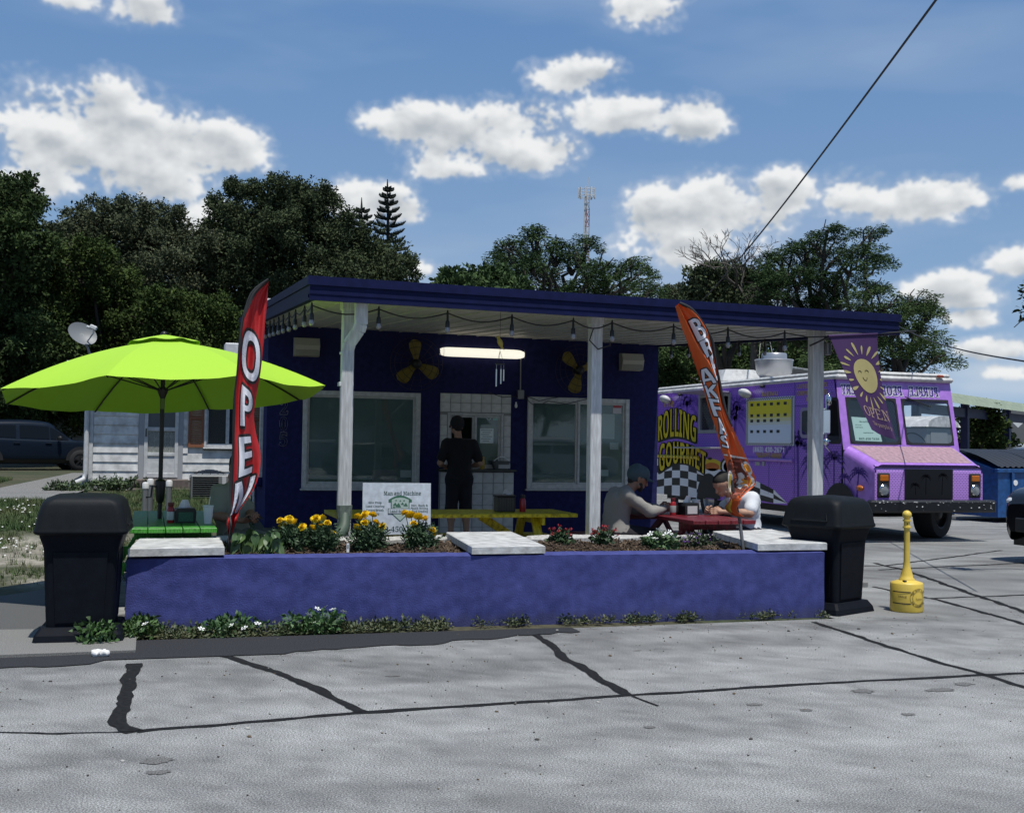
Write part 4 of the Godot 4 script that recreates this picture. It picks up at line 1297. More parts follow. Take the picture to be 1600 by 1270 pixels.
func bottle(called: String, label: String, at: Vector3, m: Material, cap: Material, lab: Material) -> Node3D:
	var t := thing(called, label, "bottle", at)
	var b := MB.new()
	b.lathe([Vector2(0.001, 0), Vector2(0.032, 0.002), Vector2(0.034, 0.02), Vector2(0.034, 0.12), Vector2(0.026, 0.145), Vector2(0.018, 0.155)], 18)
	put(b, "bottle_body", m, t)
	b = MB.new()
	b.lathe([Vector2(0.034, 0.03), Vector2(0.0355, 0.035), Vector2(0.0355, 0.10), Vector2(0.034, 0.105)], 18)
	put(b, "paper_label", lab, t)
	b = MB.new()
	b.lathe([Vector2(0.024, 0.15), Vector2(0.026, 0.155), Vector2(0.026, 0.188), Vector2(0.001, 0.19)], 16)
	put(b, "cap", cap, t)
	return t
func cup(label: String, at: Vector3) -> void:
	var t := thing("foam_cup", label, "cup", at, 0, "white foam cups on the tables")
	var b := MB.new()
	b.lathe([Vector2(0.001, 0), Vector2(0.032, 0), Vector2(0.046, 0.155)], 20)
	put(b, "cup_body", M("foam", Color(0.72, 0.73, 0.73), 0.7, {"back": Color(0.2, 0.2, 0.2)}), t)
	b = MB.new()
	b.lathe([Vector2(0.046, 0.152), Vector2(0.05, 0.154), Vector2(0.05, 0.164), Vector2(0.043, 0.168), Vector2(0.001, 0.168)], 20)
	put(b, "lid", M("lid", Color(0.68, 0.7, 0.7), 0.3), t)
	b = MB.new()
	b.tube([Vector3(0.005, 0.165, 0), Vector3(0.015, 0.245, 0.0)], [0.0035], 7)
	put(b, "straw", M("lid", Color.WHITE), t)
func make_tables() -> void:
	var ym := M("table_yellow", Color(0.50, 0.42, 0.012), 0.5, {"tex": "wood", "sc3": Vector3(0.6, 2.2, 2.2), "nrm": "wood_n", "ns": 0.15})
	var gm := M("table_green", Color(0.060, 0.30, 0.028), 0.45, {"tex": "wood", "sc3": Vector3(0.6, 2.2, 2.2), "nrm": "wood_n", "ns": 0.15})
	var rm := M("table_red", Color(0.16, 0.008, 0.018), 0.4, {"tex": "wood", "sc3": Vector3(0.6, 2.2, 2.2), "nrm": "wood_n", "ns": 0.15})
	picnic_table("picnic_table", "yellow picnic table standing along the porch before the service hatch", ym, Vector3(3.12, 0.03, -12.02), 0.0, 2.6, 0.84)
	picnic_table("picnic_table", "green picnic table beneath the lime umbrella", gm, Vector3(0.23, 0.0, -11.56), PI / 2, 2.5)
	picnic_table("picnic_table", "dark red picnic table with two seated men", rm, Vector3(5.66, 0.015, -11.85), PI / 2, 2.44)
	var blk := M("case_black", Color(0.014, 0.014, 0.015), 0.4)
	var card := M("card_green", Color(0.05, 0.16, 0.09), 0.6, {"tex": "grime", "sc": 6.0})
	napkin_box("black napkin dispenser with a green card on the green table", Vector3(0.335, 0.75, -11.0), 0.1, blk, card)
	napkin_box("black napkin dispenser with a white card on the red table", Vector3(5.70, 0.765, -11.55), 0.15, blk, M("card_white", Color(0.5, 0.5, 0.5), 0.6))
	var k := thing("napkin_caddy", "dark wire napkin caddy with a crumpled napkin on the yellow table", "caddy", Vector3(3.70, 0.78, -11.95))
	var b := MB.new()
	b.box(Vector3(0.21, 0.165, 0.15), T(0, 0.083, 0), 0.012)
	put(b, "caddy_box", M("smoke_brown", Color(0.05, 0.042, 0.03), 0.4), k)
	for i in 7:
		b = MB.new()
		b.bx(-0.09 + i * 0.029, 0.01, 0.0752, -0.083 + i * 0.029, 0.155, 0.079)
		put(b, "wire", blk, k)
	b = MB.new()
	b.box(Vector3(0.22, 0.02, 0.16), T(0, 0.172, 0), 0.006)
	put(b, "rim", blk, k)
	b = MB.new()
	b.grid(5, 5, func(u, v): return Vector3((u - 0.5) * 0.1 + 0.03, 0.18 + 0.05 * v + 0.02 * sin(u * 6.0), (v - 0.5) * 0.04))
	put(b, "napkin", M("napkin", Color.WHITE), k)
	var red := M("ketchup_red", Color(0.28, 0.01, 0.012), 0.3)
	bottle("ketchup_bottle", "red ketchup bottle beside the caddy on the yellow table", Vector3(3.89, 0.78, -11.9), red, blk, red)
	bottle("ketchup_bottle", "ketchup bottle with a pale label on the green table", Vector3(0.21, 0.75, -10.95), red, M("cap_red", Color(0.12, 0.01, 0.015), 0.4), M("label_pale", Color(0.5, 0.5, 0.46), 0.6))
	bottle("ketchup_bottle", "red ketchup bottle with a grey label on the red table", Vector3(5.49, 0.765, -11.5), red, M("cap_red", Color.WHITE), M("label_grey", Color(0.28, 0.28, 0.27), 0.6))
	bottle("sauce_bottle", "dark brown sauce bottle beside the ketchup on the red table", Vector3(5.585, 0.765, -11.62), M("sauce", Color(0.03, 0.015, 0.01), 0.25), blk, M("label_tan", Color(0.12, 0.10, 0.07), 0.6))
	bottle("mustard_bottle", "yellow mustard bottle on the service counter", Vector3(4.94, 1.12, -17.14), M("mustard", Color(0.55, 0.36, 0.02), 0.4), M("mustard", Color.WHITE), M("mustard_label", Color(0.42, 0.30, 0.03), 0.5))
	cup("white foam cup with a straw on the green table", Vector3(0.535, 0.75, -10.85))
	cup("white foam cup with a straw on the red table", Vector3(5.815, 0.765, -11.6))
	var bk := thing("basket", "grey handled basket with a white card on the service counter", "basket", Vector3(5.23, 1.118, -17.13))
	b = MB.new()
	frustum(b, 0.20, 0.15, 0.0, 0.27, 0.19, 0.13, 0.02)
	put(b, "basket_body", M("basket_grey", Color(0.10, 0.11, 0.11), 0.7, {"nrm": "weave_n", "ns": 1.0, "sc": 6.0}), bk)
	b = MB.new()
	b.box(Vector3(0.19, 0.06, 0.004), Transform3D(Basis(Vector3.RIGHT, 0.2), Vector3(0.03, 0.045, 0.10)))
	put(b, "card", M("card_white", Color.WHITE), bk)
	b = MB.new()
	var hp := []
	for i in 13: hp.append(Vector3(-0.13 + 0.26 * i / 12.0, 0.125 + 0.07 * sin(PI * i / 12.0), 0.05))
	b.tube(hp, [0.008], 6)
	put(b, "handle", M("foam", Color.WHITE), bk)
func make_umbrella() -> void:
	var t := thing("patio_umbrella", "lime green patio umbrella open above the green table", "umbrella", Vector3(0.12, 0.0, -11.55))
	var dark := M("pole_bronze", Color(0.022, 0.02, 0.018), 0.4, {"metal": 0.4})
	var fab := M("lime_fabric", Color(0.34, 0.58, 0.03), 0.75, {"nrm": "ripple_n", "ns": 0.35, "sc": 1.1, "back": Color(0.09, 0.19, 0.005)})
	var b := MB.new()
	b.tube([Vector3(0, 0.02, 0), Vector3(0, 2.42, 0)], [0.021], 14)
	put(b, "pole", dark, t)
	b = MB.new()
	b.lathe([Vector2(0.022, 0.90), Vector2(0.038, 0.93), Vector2(0.044, 1.0), Vector2(0.05, 1.10), Vector2(0.045, 1.12), Vector2(0.022, 1.13)], 16)
	put(b, "crank_housing", dark, t)
	b = MB.new()
	b.tube([Vector3(-0.04, 1.06, 0.03), Vector3(-0.075, 1.06, 0.04), Vector3(-0.085, 0.96, 0.04), Vector3(-0.13, 0.955, 0.04)], [0.008], 8)
	put(b, "crank", dark, t)
	b = MB.new()
	b.lathe([Vector2(0.022, 1.90), Vector2(0.05, 1.97), Vector2(0.05, 2.0), Vector2(0.022, 2.01)], 16)
	put(b, "hub", dark, t)
	b = MB.new()
	b.lathe([Vector2(0.022, 1.80), Vector2(0.0225, 1.80), Vector2(0.0225, 1.90)], 14)
	put(b, "brass_sleeve", M("sleeve", Color(0.10, 0.16, 0.02), 0.4), t)
	var tilt := Basis(Vector3.RIGHT, -0.08) * Basis(Vector3.BACK, 0.045)
	var R := 1.54
	var top := 2.46
	var phase := 0.32
	var surf := func(ang: float, r: float) -> Vector3:
		var seg := TAU / 8.0
		var q := fposmod(ang - phase, seg) / seg
		var edge := cos(seg * 0.5) / cos(absf(q - 0.5) * seg)           # straight hems between the ribs
		var sag := sin(q * PI)
		var rr := r * R * lerpf(1.0, edge, minf(1.0, r * 1.2)) * (1.0 - 0.012 * sag * r)
		var y := -0.54 * (0.55 * r * r + 0.42 * r) - 0.03 * sag * r * (1.0 - 0.2 * r) - (0.014 * sag if r > 0.985 else 0.0)
		y += 0.005 * sin(ang * 23.0) * r * r * (1.0 - sag * 0.6)
		return tilt * Vector3(cos(ang) * rr, y, sin(ang) * rr) + Vector3(0, top, 0)
	for k in 8:
		var p := MB.new()
		p.grid(14, 16, func(u, v): return surf.call(phase + TAU / 8.0 * (k + u), lerpf(0.10, 1.0, v)))
		put(p, "canopy_panel", fab, t)
	b = MB.new()
	b.grid(48, 4, func(u, v):
		var s: Vector3 = surf.call(u * TAU, lerpf(0.02, 0.22, v))
		return s + Vector3(0, 0.055 - 0.012 * v - 0.012 * absf(sin(u * TAU * 4.0 - phase * 4.0)) * v, 0), true)
	put(b, "vent_cap", fab, t)
	b = MB.new()
	b.lathe([Vector2(0.03, 0.0), Vector2(0.034, 0.02), Vector2(0.02, 0.045), Vector2(0.001, 0.05)], 14, T(0, 2.50, 0))
	put(b, "finial", dark, t)
	for k in 8:
		var a := phase + TAU / 8.0 * k
		b = MB.new()
		var run := []
		for i in 8: run.append(surf.call(a + 0.0001, lerpf(0.03, 0.99, i / 7.0)) + Vector3(0, -0.018, 0))
		b.tube(run, [0.009], 6)
		put(b, "rib", dark, t)
		b = MB.new()
		b.tube([Vector3(cos(a) * 0.04, 1.98, sin(a) * 0.04), surf.call(a + 0.0001, 0.52) + Vector3(0, -0.025, 0)], [0.007], 6)
		put(b, "strut", dark, t)

# ---------------------------------------------------------------- flags, sign, plants
func spline(rows: Array, t: float, c: int) -> float:
	var i := clampi(int(t), 0, rows.size() - 2)
	return cubic_interpolate(rows[i][c], rows[i + 1][c], rows[maxi(i - 1, 0)][c], rows[mini(i + 2, rows.size() - 1)][c], t - i)
func make_flags() -> void:
	var red := M("flag_red", Color(0.42, 0.012, 0.014), 0.6, {"back": Color(0.35, 0.01, 0.012), "nrm": "ripple_n", "ns": 0.3, "sc": 2.0})
	var orange := M("flag_orange", Color(0.56, 0.095, 0.016), 0.6, {"back": Color(0.4, 0.06, 0.01), "nrm": "ripple_n", "ns": 0.3, "sc": 2.0})
	var white := M("flag_white", Color(0.72, 0.72, 0.78), 0.6, {"back": Color(0.4, 0.4, 0.45)})
	var blk := M("flag_black", Color(0.012, 0.012, 0.013), 0.6)
	var pole := M("pole_black", Color(0.015, 0.015, 0.016), 0.4)
	var lrows := [[0.923,2.861,0.930,2.813], [0.798,2.752,0.925,2.673], [0.741,2.616,0.910,2.496], [0.713,2.487,0.899,2.303], [0.701,2.316,0.883,2.094], [0.688,2.135,0.865,1.955], [0.673,1.950,0.847,1.811], [0.670,1.765,0.842,1.705], [0.667,1.553,0.863,1.567], [0.664,1.364,0.899,1.419], [0.660,1.185,0.895,1.271], [0.658,1.027,0.852,1.122], [0.655,0.917,0.737,0.937], [0.626,0.838,0.723,0.890], [0.644,0.738,0.685,0.743], [0.656,0.681,0.671,0.675]]
	var rrows := [[4.596,2.806,4.609,2.830], [4.630,2.702,4.713,2.782], [4.666,2.604,4.808,2.693], [4.729,2.459,4.890,2.584], [4.789,2.315,4.944,2.486], [4.829,2.228,4.985,2.346], [4.883,2.112,5.026,2.181], [4.916,2.030,5.061,1.999], [4.970,1.861,5.102,1.834], [5.038,1.679,5.190,1.629], [5.082,1.503,5.271,1.452], [5.131,1.350,5.312,1.352], [5.139,1.202,5.380,1.180], [5.146,1.061,5.216,1.043], [5.141,0.955,5.236,0.949], [5.217,0.872,5.250,0.884]]
	for side in 2:
		var rows: Array = lrows if side == 0 else rrows
		var z0 := -9.75 if side == 0 else -9.55
		var t := thing("feather_flag", ["tall red feather flag lettered OPEN beside the lime umbrella", "orange feather flag with breakfast print in front of the food truck"][side], "flag", Vector3.ZERO, 0, "feather flags in the planter")
		var surf := func(s: float, q: float) -> Vector3:
			var tw := smoothstep(11.5, 13.5, q)
			var fold: float = 0.035 * sin(s * 7.0 + q * 0.55 + side) * minf(1.0, q * 0.3) + 0.012 * sin(s * 17.0 - q * 0.8)
			if side == 1: fold += 0.05 * exp(-pow((s - lerpf(0.15, 0.75, clampf((q - 1.0) / 8.0, 0, 1))) / 0.09, 2.0)) * (1.0 - tw)
			return Vector3(lerpf(spline(rows, q, 0), spline(rows, q, 2), s), lerpf(spline(rows, q, 1), spline(rows, q, 3), s), z0 + fold - (0.08 * s if side == 0 else 0.08 * (1.0 - s)) + tw * 0.05 * sin(q * 3.0))
		var b := MB.new()
		b.grid(24, 90, func(u, v): return surf.call(u, v * 15.0))
		put(b, "banner", red if side == 0 else orange, t)
		var edge := []
		var rad := []
		for i in 40:
			var q: float = i / 39.0 * (15.0 if side == 0 else 8.6)
			var p: Vector3 = surf.call(0.0 if side == 0 else 1.0, q)
			if side == 0 and q > 12.0: p.x = lerpf(0.655, 0.658, q - 12.0)
			edge.append(p)
			rad.append((0.008 if side == 0 else 0.012) + 0.004 * sin(q * 2.0))
		b = MB.new()
		b.tube(edge, rad, 10)
		if side == 0: b.grid(3, 60, func(u, v): return surf.call(u * lerpf(0.34, 0.07, minf(1.0, v * 5.0)), v * 13.0) + Vector3(0, 0, 0.004))
		put(b, "pole_sleeve", blk, t)
		b = MB.new()
		if side == 0: b.tube([Vector3(0.657, 0.92, z0 - 0.02), Vector3(0.658, 0.5, z0)], [0.014], 10)
		else: b.tube([Vector3(5.085, 1.86, z0 - 0.06), Vector3(5.212, 1.05, z0 - 0.06), Vector3(5.245, 0.86, z0 - 0.02), Vector3(5.285, 0.53, z0)], [0.013, 0.014, 0.015, 0.016], 10)
		put(b, "pole", pole if side == 0 else M("pole_grey", Color(0.06, 0.06, 0.065), 0.35, {"metal": 0.5}), t)
		if side == 1:
			b = MB.new()
			b.tube([Vector3(5.252, 0.81, z0 - 0.018), Vector3(5.285, 0.53, z0)], [0.0165], 10)
			put(b, "ground_spike", M("galvanised", Color.WHITE), t)
		# lettering printed on the cloth: [letter, s0, s1, t0, t1]
		var words := [["O", 0.14, 0.92, 2.9, 5.1], ["P", 0.30, 0.86, 5.6, 7.6], ["E", 0.24, 0.72, 8.1, 10.0], ["N", 0.14, 0.88, 10.25, 12.3]] if side == 0 else [["B", 0.46, 0.86, 1.75, 3.25], ["R", 0.48, 0.86, 3.3, 4.55], ["E", 0.58, 0.86, 4.6, 6.2], ["A", 0.05, 0.5, 5.2, 6.3], ["K", 0.06, 0.5, 6.4, 7.35], ["F", 0.06, 0.5, 7.4, 8.3], ["A", 0.05, 0.42, 8.35, 9.2], ["S", 0.04, 0.3, 9.25, 9.9]]
		for w in words:
			var wb := MB.new()
			var ob := MB.new()
			var g := fit(letters(w[0]), 1.0, 1.0)
			var place := func(p: Vector2, off: float) -> Vector3: return surf.call(lerpf(w[1], w[2], p.x + 0.5), lerpf(w[4], w[3], p.y + 0.5)) + Vector3(0, 0, off)
			lay(wb, g, func(p): return place.call(p, 0.012), Vector3.BACK, 0.12)
			lay(ob, outline(g, 0.075), func(p): return place.call(p, 0.0075), Vector3.BACK, 0.14)
			var lt := put(wb, "letter", white, t)
			put(ob, "letter_outline", blk, lt)
		if side == 1:
			# printed plate: bacon, fried eggs, cream band and garnish
			var shapes := [[M("print_cream", Color(0.6, 0.58, 0.55), 0.6), 0.0045, [[0.5, 10.35, 0.5, 0.09], [0.68, 11.9, 0.28, 0.5], [0.84, 11.1, 0.16, 0.45], [0.1, 12.2, 0.12, 0.9]]],
				[M("print_brown", Color(0.13, 0.035, 0.02), 0.6), 0.0035, [[0.36, 11.4, 0.36, 0.95], [0.5, 12.6, 0.44, 0.5], [0.62, 10.75, 0.3, 0.35]]],
				[M("print_bacon", Color(0.34, 0.10, 0.07), 0.6), 0.0065, [[0.25, 10.9, 0.16, 0.12], [0.45, 11.1, 0.2, 0.1], [0.3, 11.35, 0.18, 0.12], [0.42, 11.65, 0.16, 0.11], [0.28, 11.95, 0.14, 0.12], [0.5, 12.7, 0.25, 0.1], [0.6, 10.7, 0.18, 0.08]]],
				[M("print_yolk", Color(0.70, 0.27, 0.02), 0.6), 0.0085, [[0.72, 11.95, 0.17, 0.26], [0.84, 11.15, 0.12, 0.26]]],
				[M("print_lime", Color(0.12, 0.22, 0.04), 0.6), 0.0085, [[0.12, 12.85, 0.1, 0.22]]],
				[M("print_corn", Color(0.55, 0.40, 0.06), 0.6), 0.0075, [[0.28, 13.8, 0.26, 0.75], [0.09, 12.1, 0.06, 0.6]]]]
			for sh in shapes:
				var eb := MB.new()
				for e in sh[2]:
					lay(eb, tris(ellipse(e[0], e[1], e[2], e[3], 18, 0.0)), func(p): return surf.call(clampf(p.x, 0.0, 1.0), p.y) + Vector3(0, 0, sh[1]), Vector3.BACK, 0.25)
				put(eb, "print", sh[0], t)
	# garden flag with the smiling sun
	var pf := M("sun_flag", Color(0.040, 0.010, 0.075), 0.7, {"back": Color(0.06, 0.015, 0.1), "nrm": "weave_n", "ns": 0.2, "sc": 20.0})
	var gold := M("sun_print", Color(0.36, 0.31, 0.13), 0.7, {"back": Color(0.2, 0.17, 0.07)})
	var t := thing("sun_flag", "purple garden flag with a smiling sun and OPEN hung from the porch corner", "flag")
	var fz := -10.9
	var su := func(s: float, q: float) -> Vector3:
		var l := Vector2(7.058, 2.73).lerp(Vector2(7.493, 1.73), q) + Vector2(-0.012, 0) * sin(q * PI)
		var r := Vector2(7.659, 2.784).lerp(Vector2(7.856, 1.606), q) + Vector2(-0.05, 0) * sin(q * PI) + Vector2(0.0, 0)
		var p := l.lerp(r, s)
		return Vector3(p.x, p.y, fz + 0.03 * sin(s * 6.0 + q * 2.0) * q + 0.12 * q + 0.06 * smoothstep(0.8, 1.0, s) * -q)
	var b := MB.new()
	b.grid(20, 30, func(u, v): return su.call(u, v))
	put(b, "cloth", pf, t)
	b = MB.new()
	b.tube([su.call(0.0, 0.0) + Vector3(-0.02, 0.01, 0), su.call(1.0, 0.0) + Vector3(0, 0.01, 0)], [0.016], 10)
	put(b, "hem", pf, t)
	b = MB.new()
	b.tube([Vector3(7.0, 2.66, -11.2), Vector3(7.06, 2.735, -10.92), Vector3(7.66, 2.795, -10.9), Vector3(8.15, 2.845, -10.88)], [0.011], 8)
	put(b, "pole", pole, t)
	b = MB.new()
	b.bx(7.19, 2.56, -11.23, 7.24, 2.70, -11.14, 0.01)
	put(b, "bracket", M("galvanised", Color.WHITE), t)
	var fm := func(p, off): return su.call(p.x, p.y) + Vector3(0, 0, off)
	b = MB.new()
	lay(b, tris(ellipse(0.56, 0.40, 0.31, 0.17, 32)), func(p): return fm.call(p, 0.004), Vector3.BACK, 0.12)
	put(b, "sun_face", gold, t)
	for k in 20:
		var a := TAU * k / 20.0 + 0.1
		var d := Vector2(cos(a), sin(a) * 0.55)
		var ln := 0.07 + 0.035 * float((k * 7) % 3) / 2.0
		b = MB.new()
		var o := Vector2(0.56, 0.40) + d * (0.40 + ln)
		var w := 0.026 if k % 2 else 0.036
		var pts := PackedVector2Array()
		for i in 12:
			var e := TAU * i / 12.0
			var q := d.normalized() * cos(e) * ln * 1.1 + Vector2(-d.y, d.x * 0.55).normalized() * sin(e) * w * (0.7 + 0.4 * cos(e))
			pts.append(o + Vector2(q.x, q.y * 0.62 if absf(d.y) < 0.4 else q.y * 0.62))
		lay(b, tris(pts), func(p): return fm.call(Vector2(clampf(p.x, 0, 1), p.y), 0.004), Vector3.BACK, 0.1)
		put(b, "sun_ray", gold, t)
	b = MB.new()
	for arc in [[0.42, 0.37, 0.045, 0.02, PI, TAU], [0.62, 0.36, 0.045, 0.02, PI, TAU], [0.53, 0.415, 0.06, 0.03, 0.0, PI]]:
		var run := []
		for i in 9:
			var e: float = lerpf(arc[4], arc[5], i / 8.0)
			run.append(fm.call(Vector2(arc[0] + cos(e) * arc[2], arc[1] + sin(e) * arc[3]), 0.006))
		b.tube(run, [0.0035], 5)
	put(b, "smile", M("smile_brown", Color(0.08, 0.06, 0.03), 0.7), t)
	b = MB.new()
	var dusk := M("flag_text", Color(0.34, 0.24, 0.19), 0.7)
	lay(b, fit(letters("OPEN", "Droid Serif", false), 0.86, 0.105), func(p): return fm.call(Vector2(0.52 + p.x, 0.775 - p.y), 0.004), Vector3.BACK, 0.1)
	lay(b, fit(letters("The purple pe", "Droid Serif", false), 0.66, 0.05), func(p): return fm.call(Vector2(0.60 + p.x, 0.895 - p.y), 0.004), Vector3.BACK, 0.1)
	put(b, "lettering", dusk, t)
func make_sign() -> void:
	var t := thing("yard_sign", "white Man and Machine yard sign leaning behind the marigolds", "sign", Vector3(2.208, 0.90, -10.5), 0.0)
	t.rotation.x = -0.05
	var bd := M("sign_board", Color(0.60, 0.65, 0.71), 0.5, {"tex": "mottle", "sc": 2.0})
	var ink := M("sign_ink", Color(0.02, 0.06, 0.045), 0.6)
	var green := M("sign_green", Color(0.035, 0.12, 0.07), 0.6)
	var pale := M("sign_pale", Color(0.36, 0.44, 0.40), 0.6)
	var b := MB.new()
	b.box(Vector3(0.642, 0.475, 0.012), Transform3D(), 0.002)
	put(b, "board", bd, t)
	b = MB.new()
	for x in [-0.2, 0.2]: b.tube([Vector3(x, -0.235, -0.012), Vector3(x, -0.42, -0.012)], [0.004], 6)
	put(b, "stake", M("galvanised", Color.WHITE), t)
	var z := 0.0075
	write("Man and Machine", 0.35, 0.040, T(0.05, 0.145, z), ink, t, "Droid Serif")
	var y := 0.057
	for s in [["Site Prep", -0.205], ["Land Clearing", -0.205], ["Forest/Brush", -0.205], ["Mowing", -0.205]]:
		write(s[0], 0.0135 * String(s[0]).length(), 0.026, T(s[1], y, z), ink, t, "Droid Serif")
		y -= 0.034
	y = 0.03
	for s in ["Dirt, Rock &", "Mulch Moving", "Road Grading"]:
		write(s, 0.0135 * s.length(), 0.026, T(0.213, y, z), ink, t, "Droid Serif")
		y -= 0.027
	write("863-450-7410", 0.42, 0.05, T(0.02, -0.185, z), ink, t, "Droid Serif")
	# crest: arched top, landscape panel, banner and point
	var c := Vector2(0.03, 0.0)
	var poly2 := func(p: Array, m: Material, zz: float, called: String) -> void:
		var q := PackedVector2Array()
		for e in p: q.append(c + Vector2(e[0], e[1]))
		var k := MB.new()
		k.poly(q, T(0, 0, zz))
		put(k, called, m, t)
	var arch := []
	for i in 13: arch.append([-0.11 + 0.22 * i / 12.0, 0.085 + 0.04 * sin(PI * i / 12.0)])
	var arch2 := arch.duplicate()
	arch2.append_array([[0.11, 0.06], [0.088, 0.06], [0.088, -0.16 + 0.12], [0.0, -0.118], [-0.088, -0.04], [-0.088, 0.06], [-0.11, 0.06]])
	poly2.call(arch2, green, z, "crest")
	poly2.call([[-0.08, 0.085], [-0.04, 0.1], [0.0, 0.105], [0.04, 0.1], [0.08, 0.085], [0.08, -0.038], [0.0, -0.108], [-0.08, -0.038]], pale, z + 0.0015, "crest_field")
	for q in [[-0.05, 0.045, 0.02], [-0.02, 0.035, 0.028], [0.02, 0.05, 0.016], [0.05, 0.04, 0.022], [-0.06, 0.02, 0.012], [0.0, 0.075, 0.01], [0.035, 0.078, 0.01], [-0.04, 0.08, 0.01]]:
		poly2.call([[q[0] - q[2], q[1] - q[2] * 0.6], [q[0] + q[2], q[1] - q[2] * 0.7], [q[0] + q[2] * 0.2, q[1] + q[2] * 0.8]], green, z + 0.003, "crest_mark")
	poly2.call([[-0.115, -0.045], [0.12, -0.045], [0.12, 0.005], [-0.115, 0.005]], ink, z + 0.003, "crest_banner")
	poly2.call([[-0.110, -0.040], [0.115, -0.040], [0.115, 0.0], [-0.110, 0.0]], bd, z + 0.0045, "crest_banner")
	write("Land Services", 0.205, 0.026, T(0.033, -0.02, z + 0.006), ink, t, "Droid Serif")
func flower_mesh(r: float, petals: int, rings: int, c: Color, ctr: Color) -> ArrayMesh:
	var b := MB.new()
	var rg := RandomNumberGenerator.new()
	rg.seed = petals * 31 + rings
	for k in rings:
		var e := float(k) / maxf(1.0, rings - 1.0)
		var n := maxi(4, int(petals * (1.0 - 0.45 * e)))
		for i in n:
			var a := TAU * i / n + k * 0.7
			var d := Vector3(cos(a), 0, sin(a))
			var s := Vector3(-sin(a), 0, cos(a)) * r * 0.30
			var up := lerpf(0.05, 1.0, e) if rings > 1 else 0.15
			var tip := (d * (1.0 - 0.75 * e) + Vector3.UP * up * 0.85).normalized() * r * rg.randf_range(0.9, 1.08)
			b.col = c * rg.randf_range(0.82, 1.15)
			b.flat(Vector3(0, r * 0.1 * k, 0), tip * 0.8 + s, tip * 0.8 - s, tip + Vector3.UP)
			b.flat(tip * 0.8 + s, tip + s * 0.4, tip - s * 0.4, tip + Vector3.UP)
			b.flat(tip * 0.8 + s, tip - s * 0.4, tip * 0.8 - s, tip + Vector3.UP)
	b.col = ctr
	b.ball(Vector3(0, r * 0.12, 0), Vector3.ONE * r * (0.35 if rings > 1 else 0.13), 6)
	return b.mesh()
func bloom(mesh: Mesh, m: Material, parent: Node, p: Vector3, s := 1.0) -> void:
	share(mesh, "flower", m, parent, Transform3D(Basis(Vector3(rng.randfn(), 0, rng.randfn()).normalized(), rng.randf_range(0.2, 0.8)) * Basis(Vector3.UP, rng.randf() * TAU) * Basis(Vector3.RIGHT, 0.35), p).scaled_local(Vector3.ONE * s))
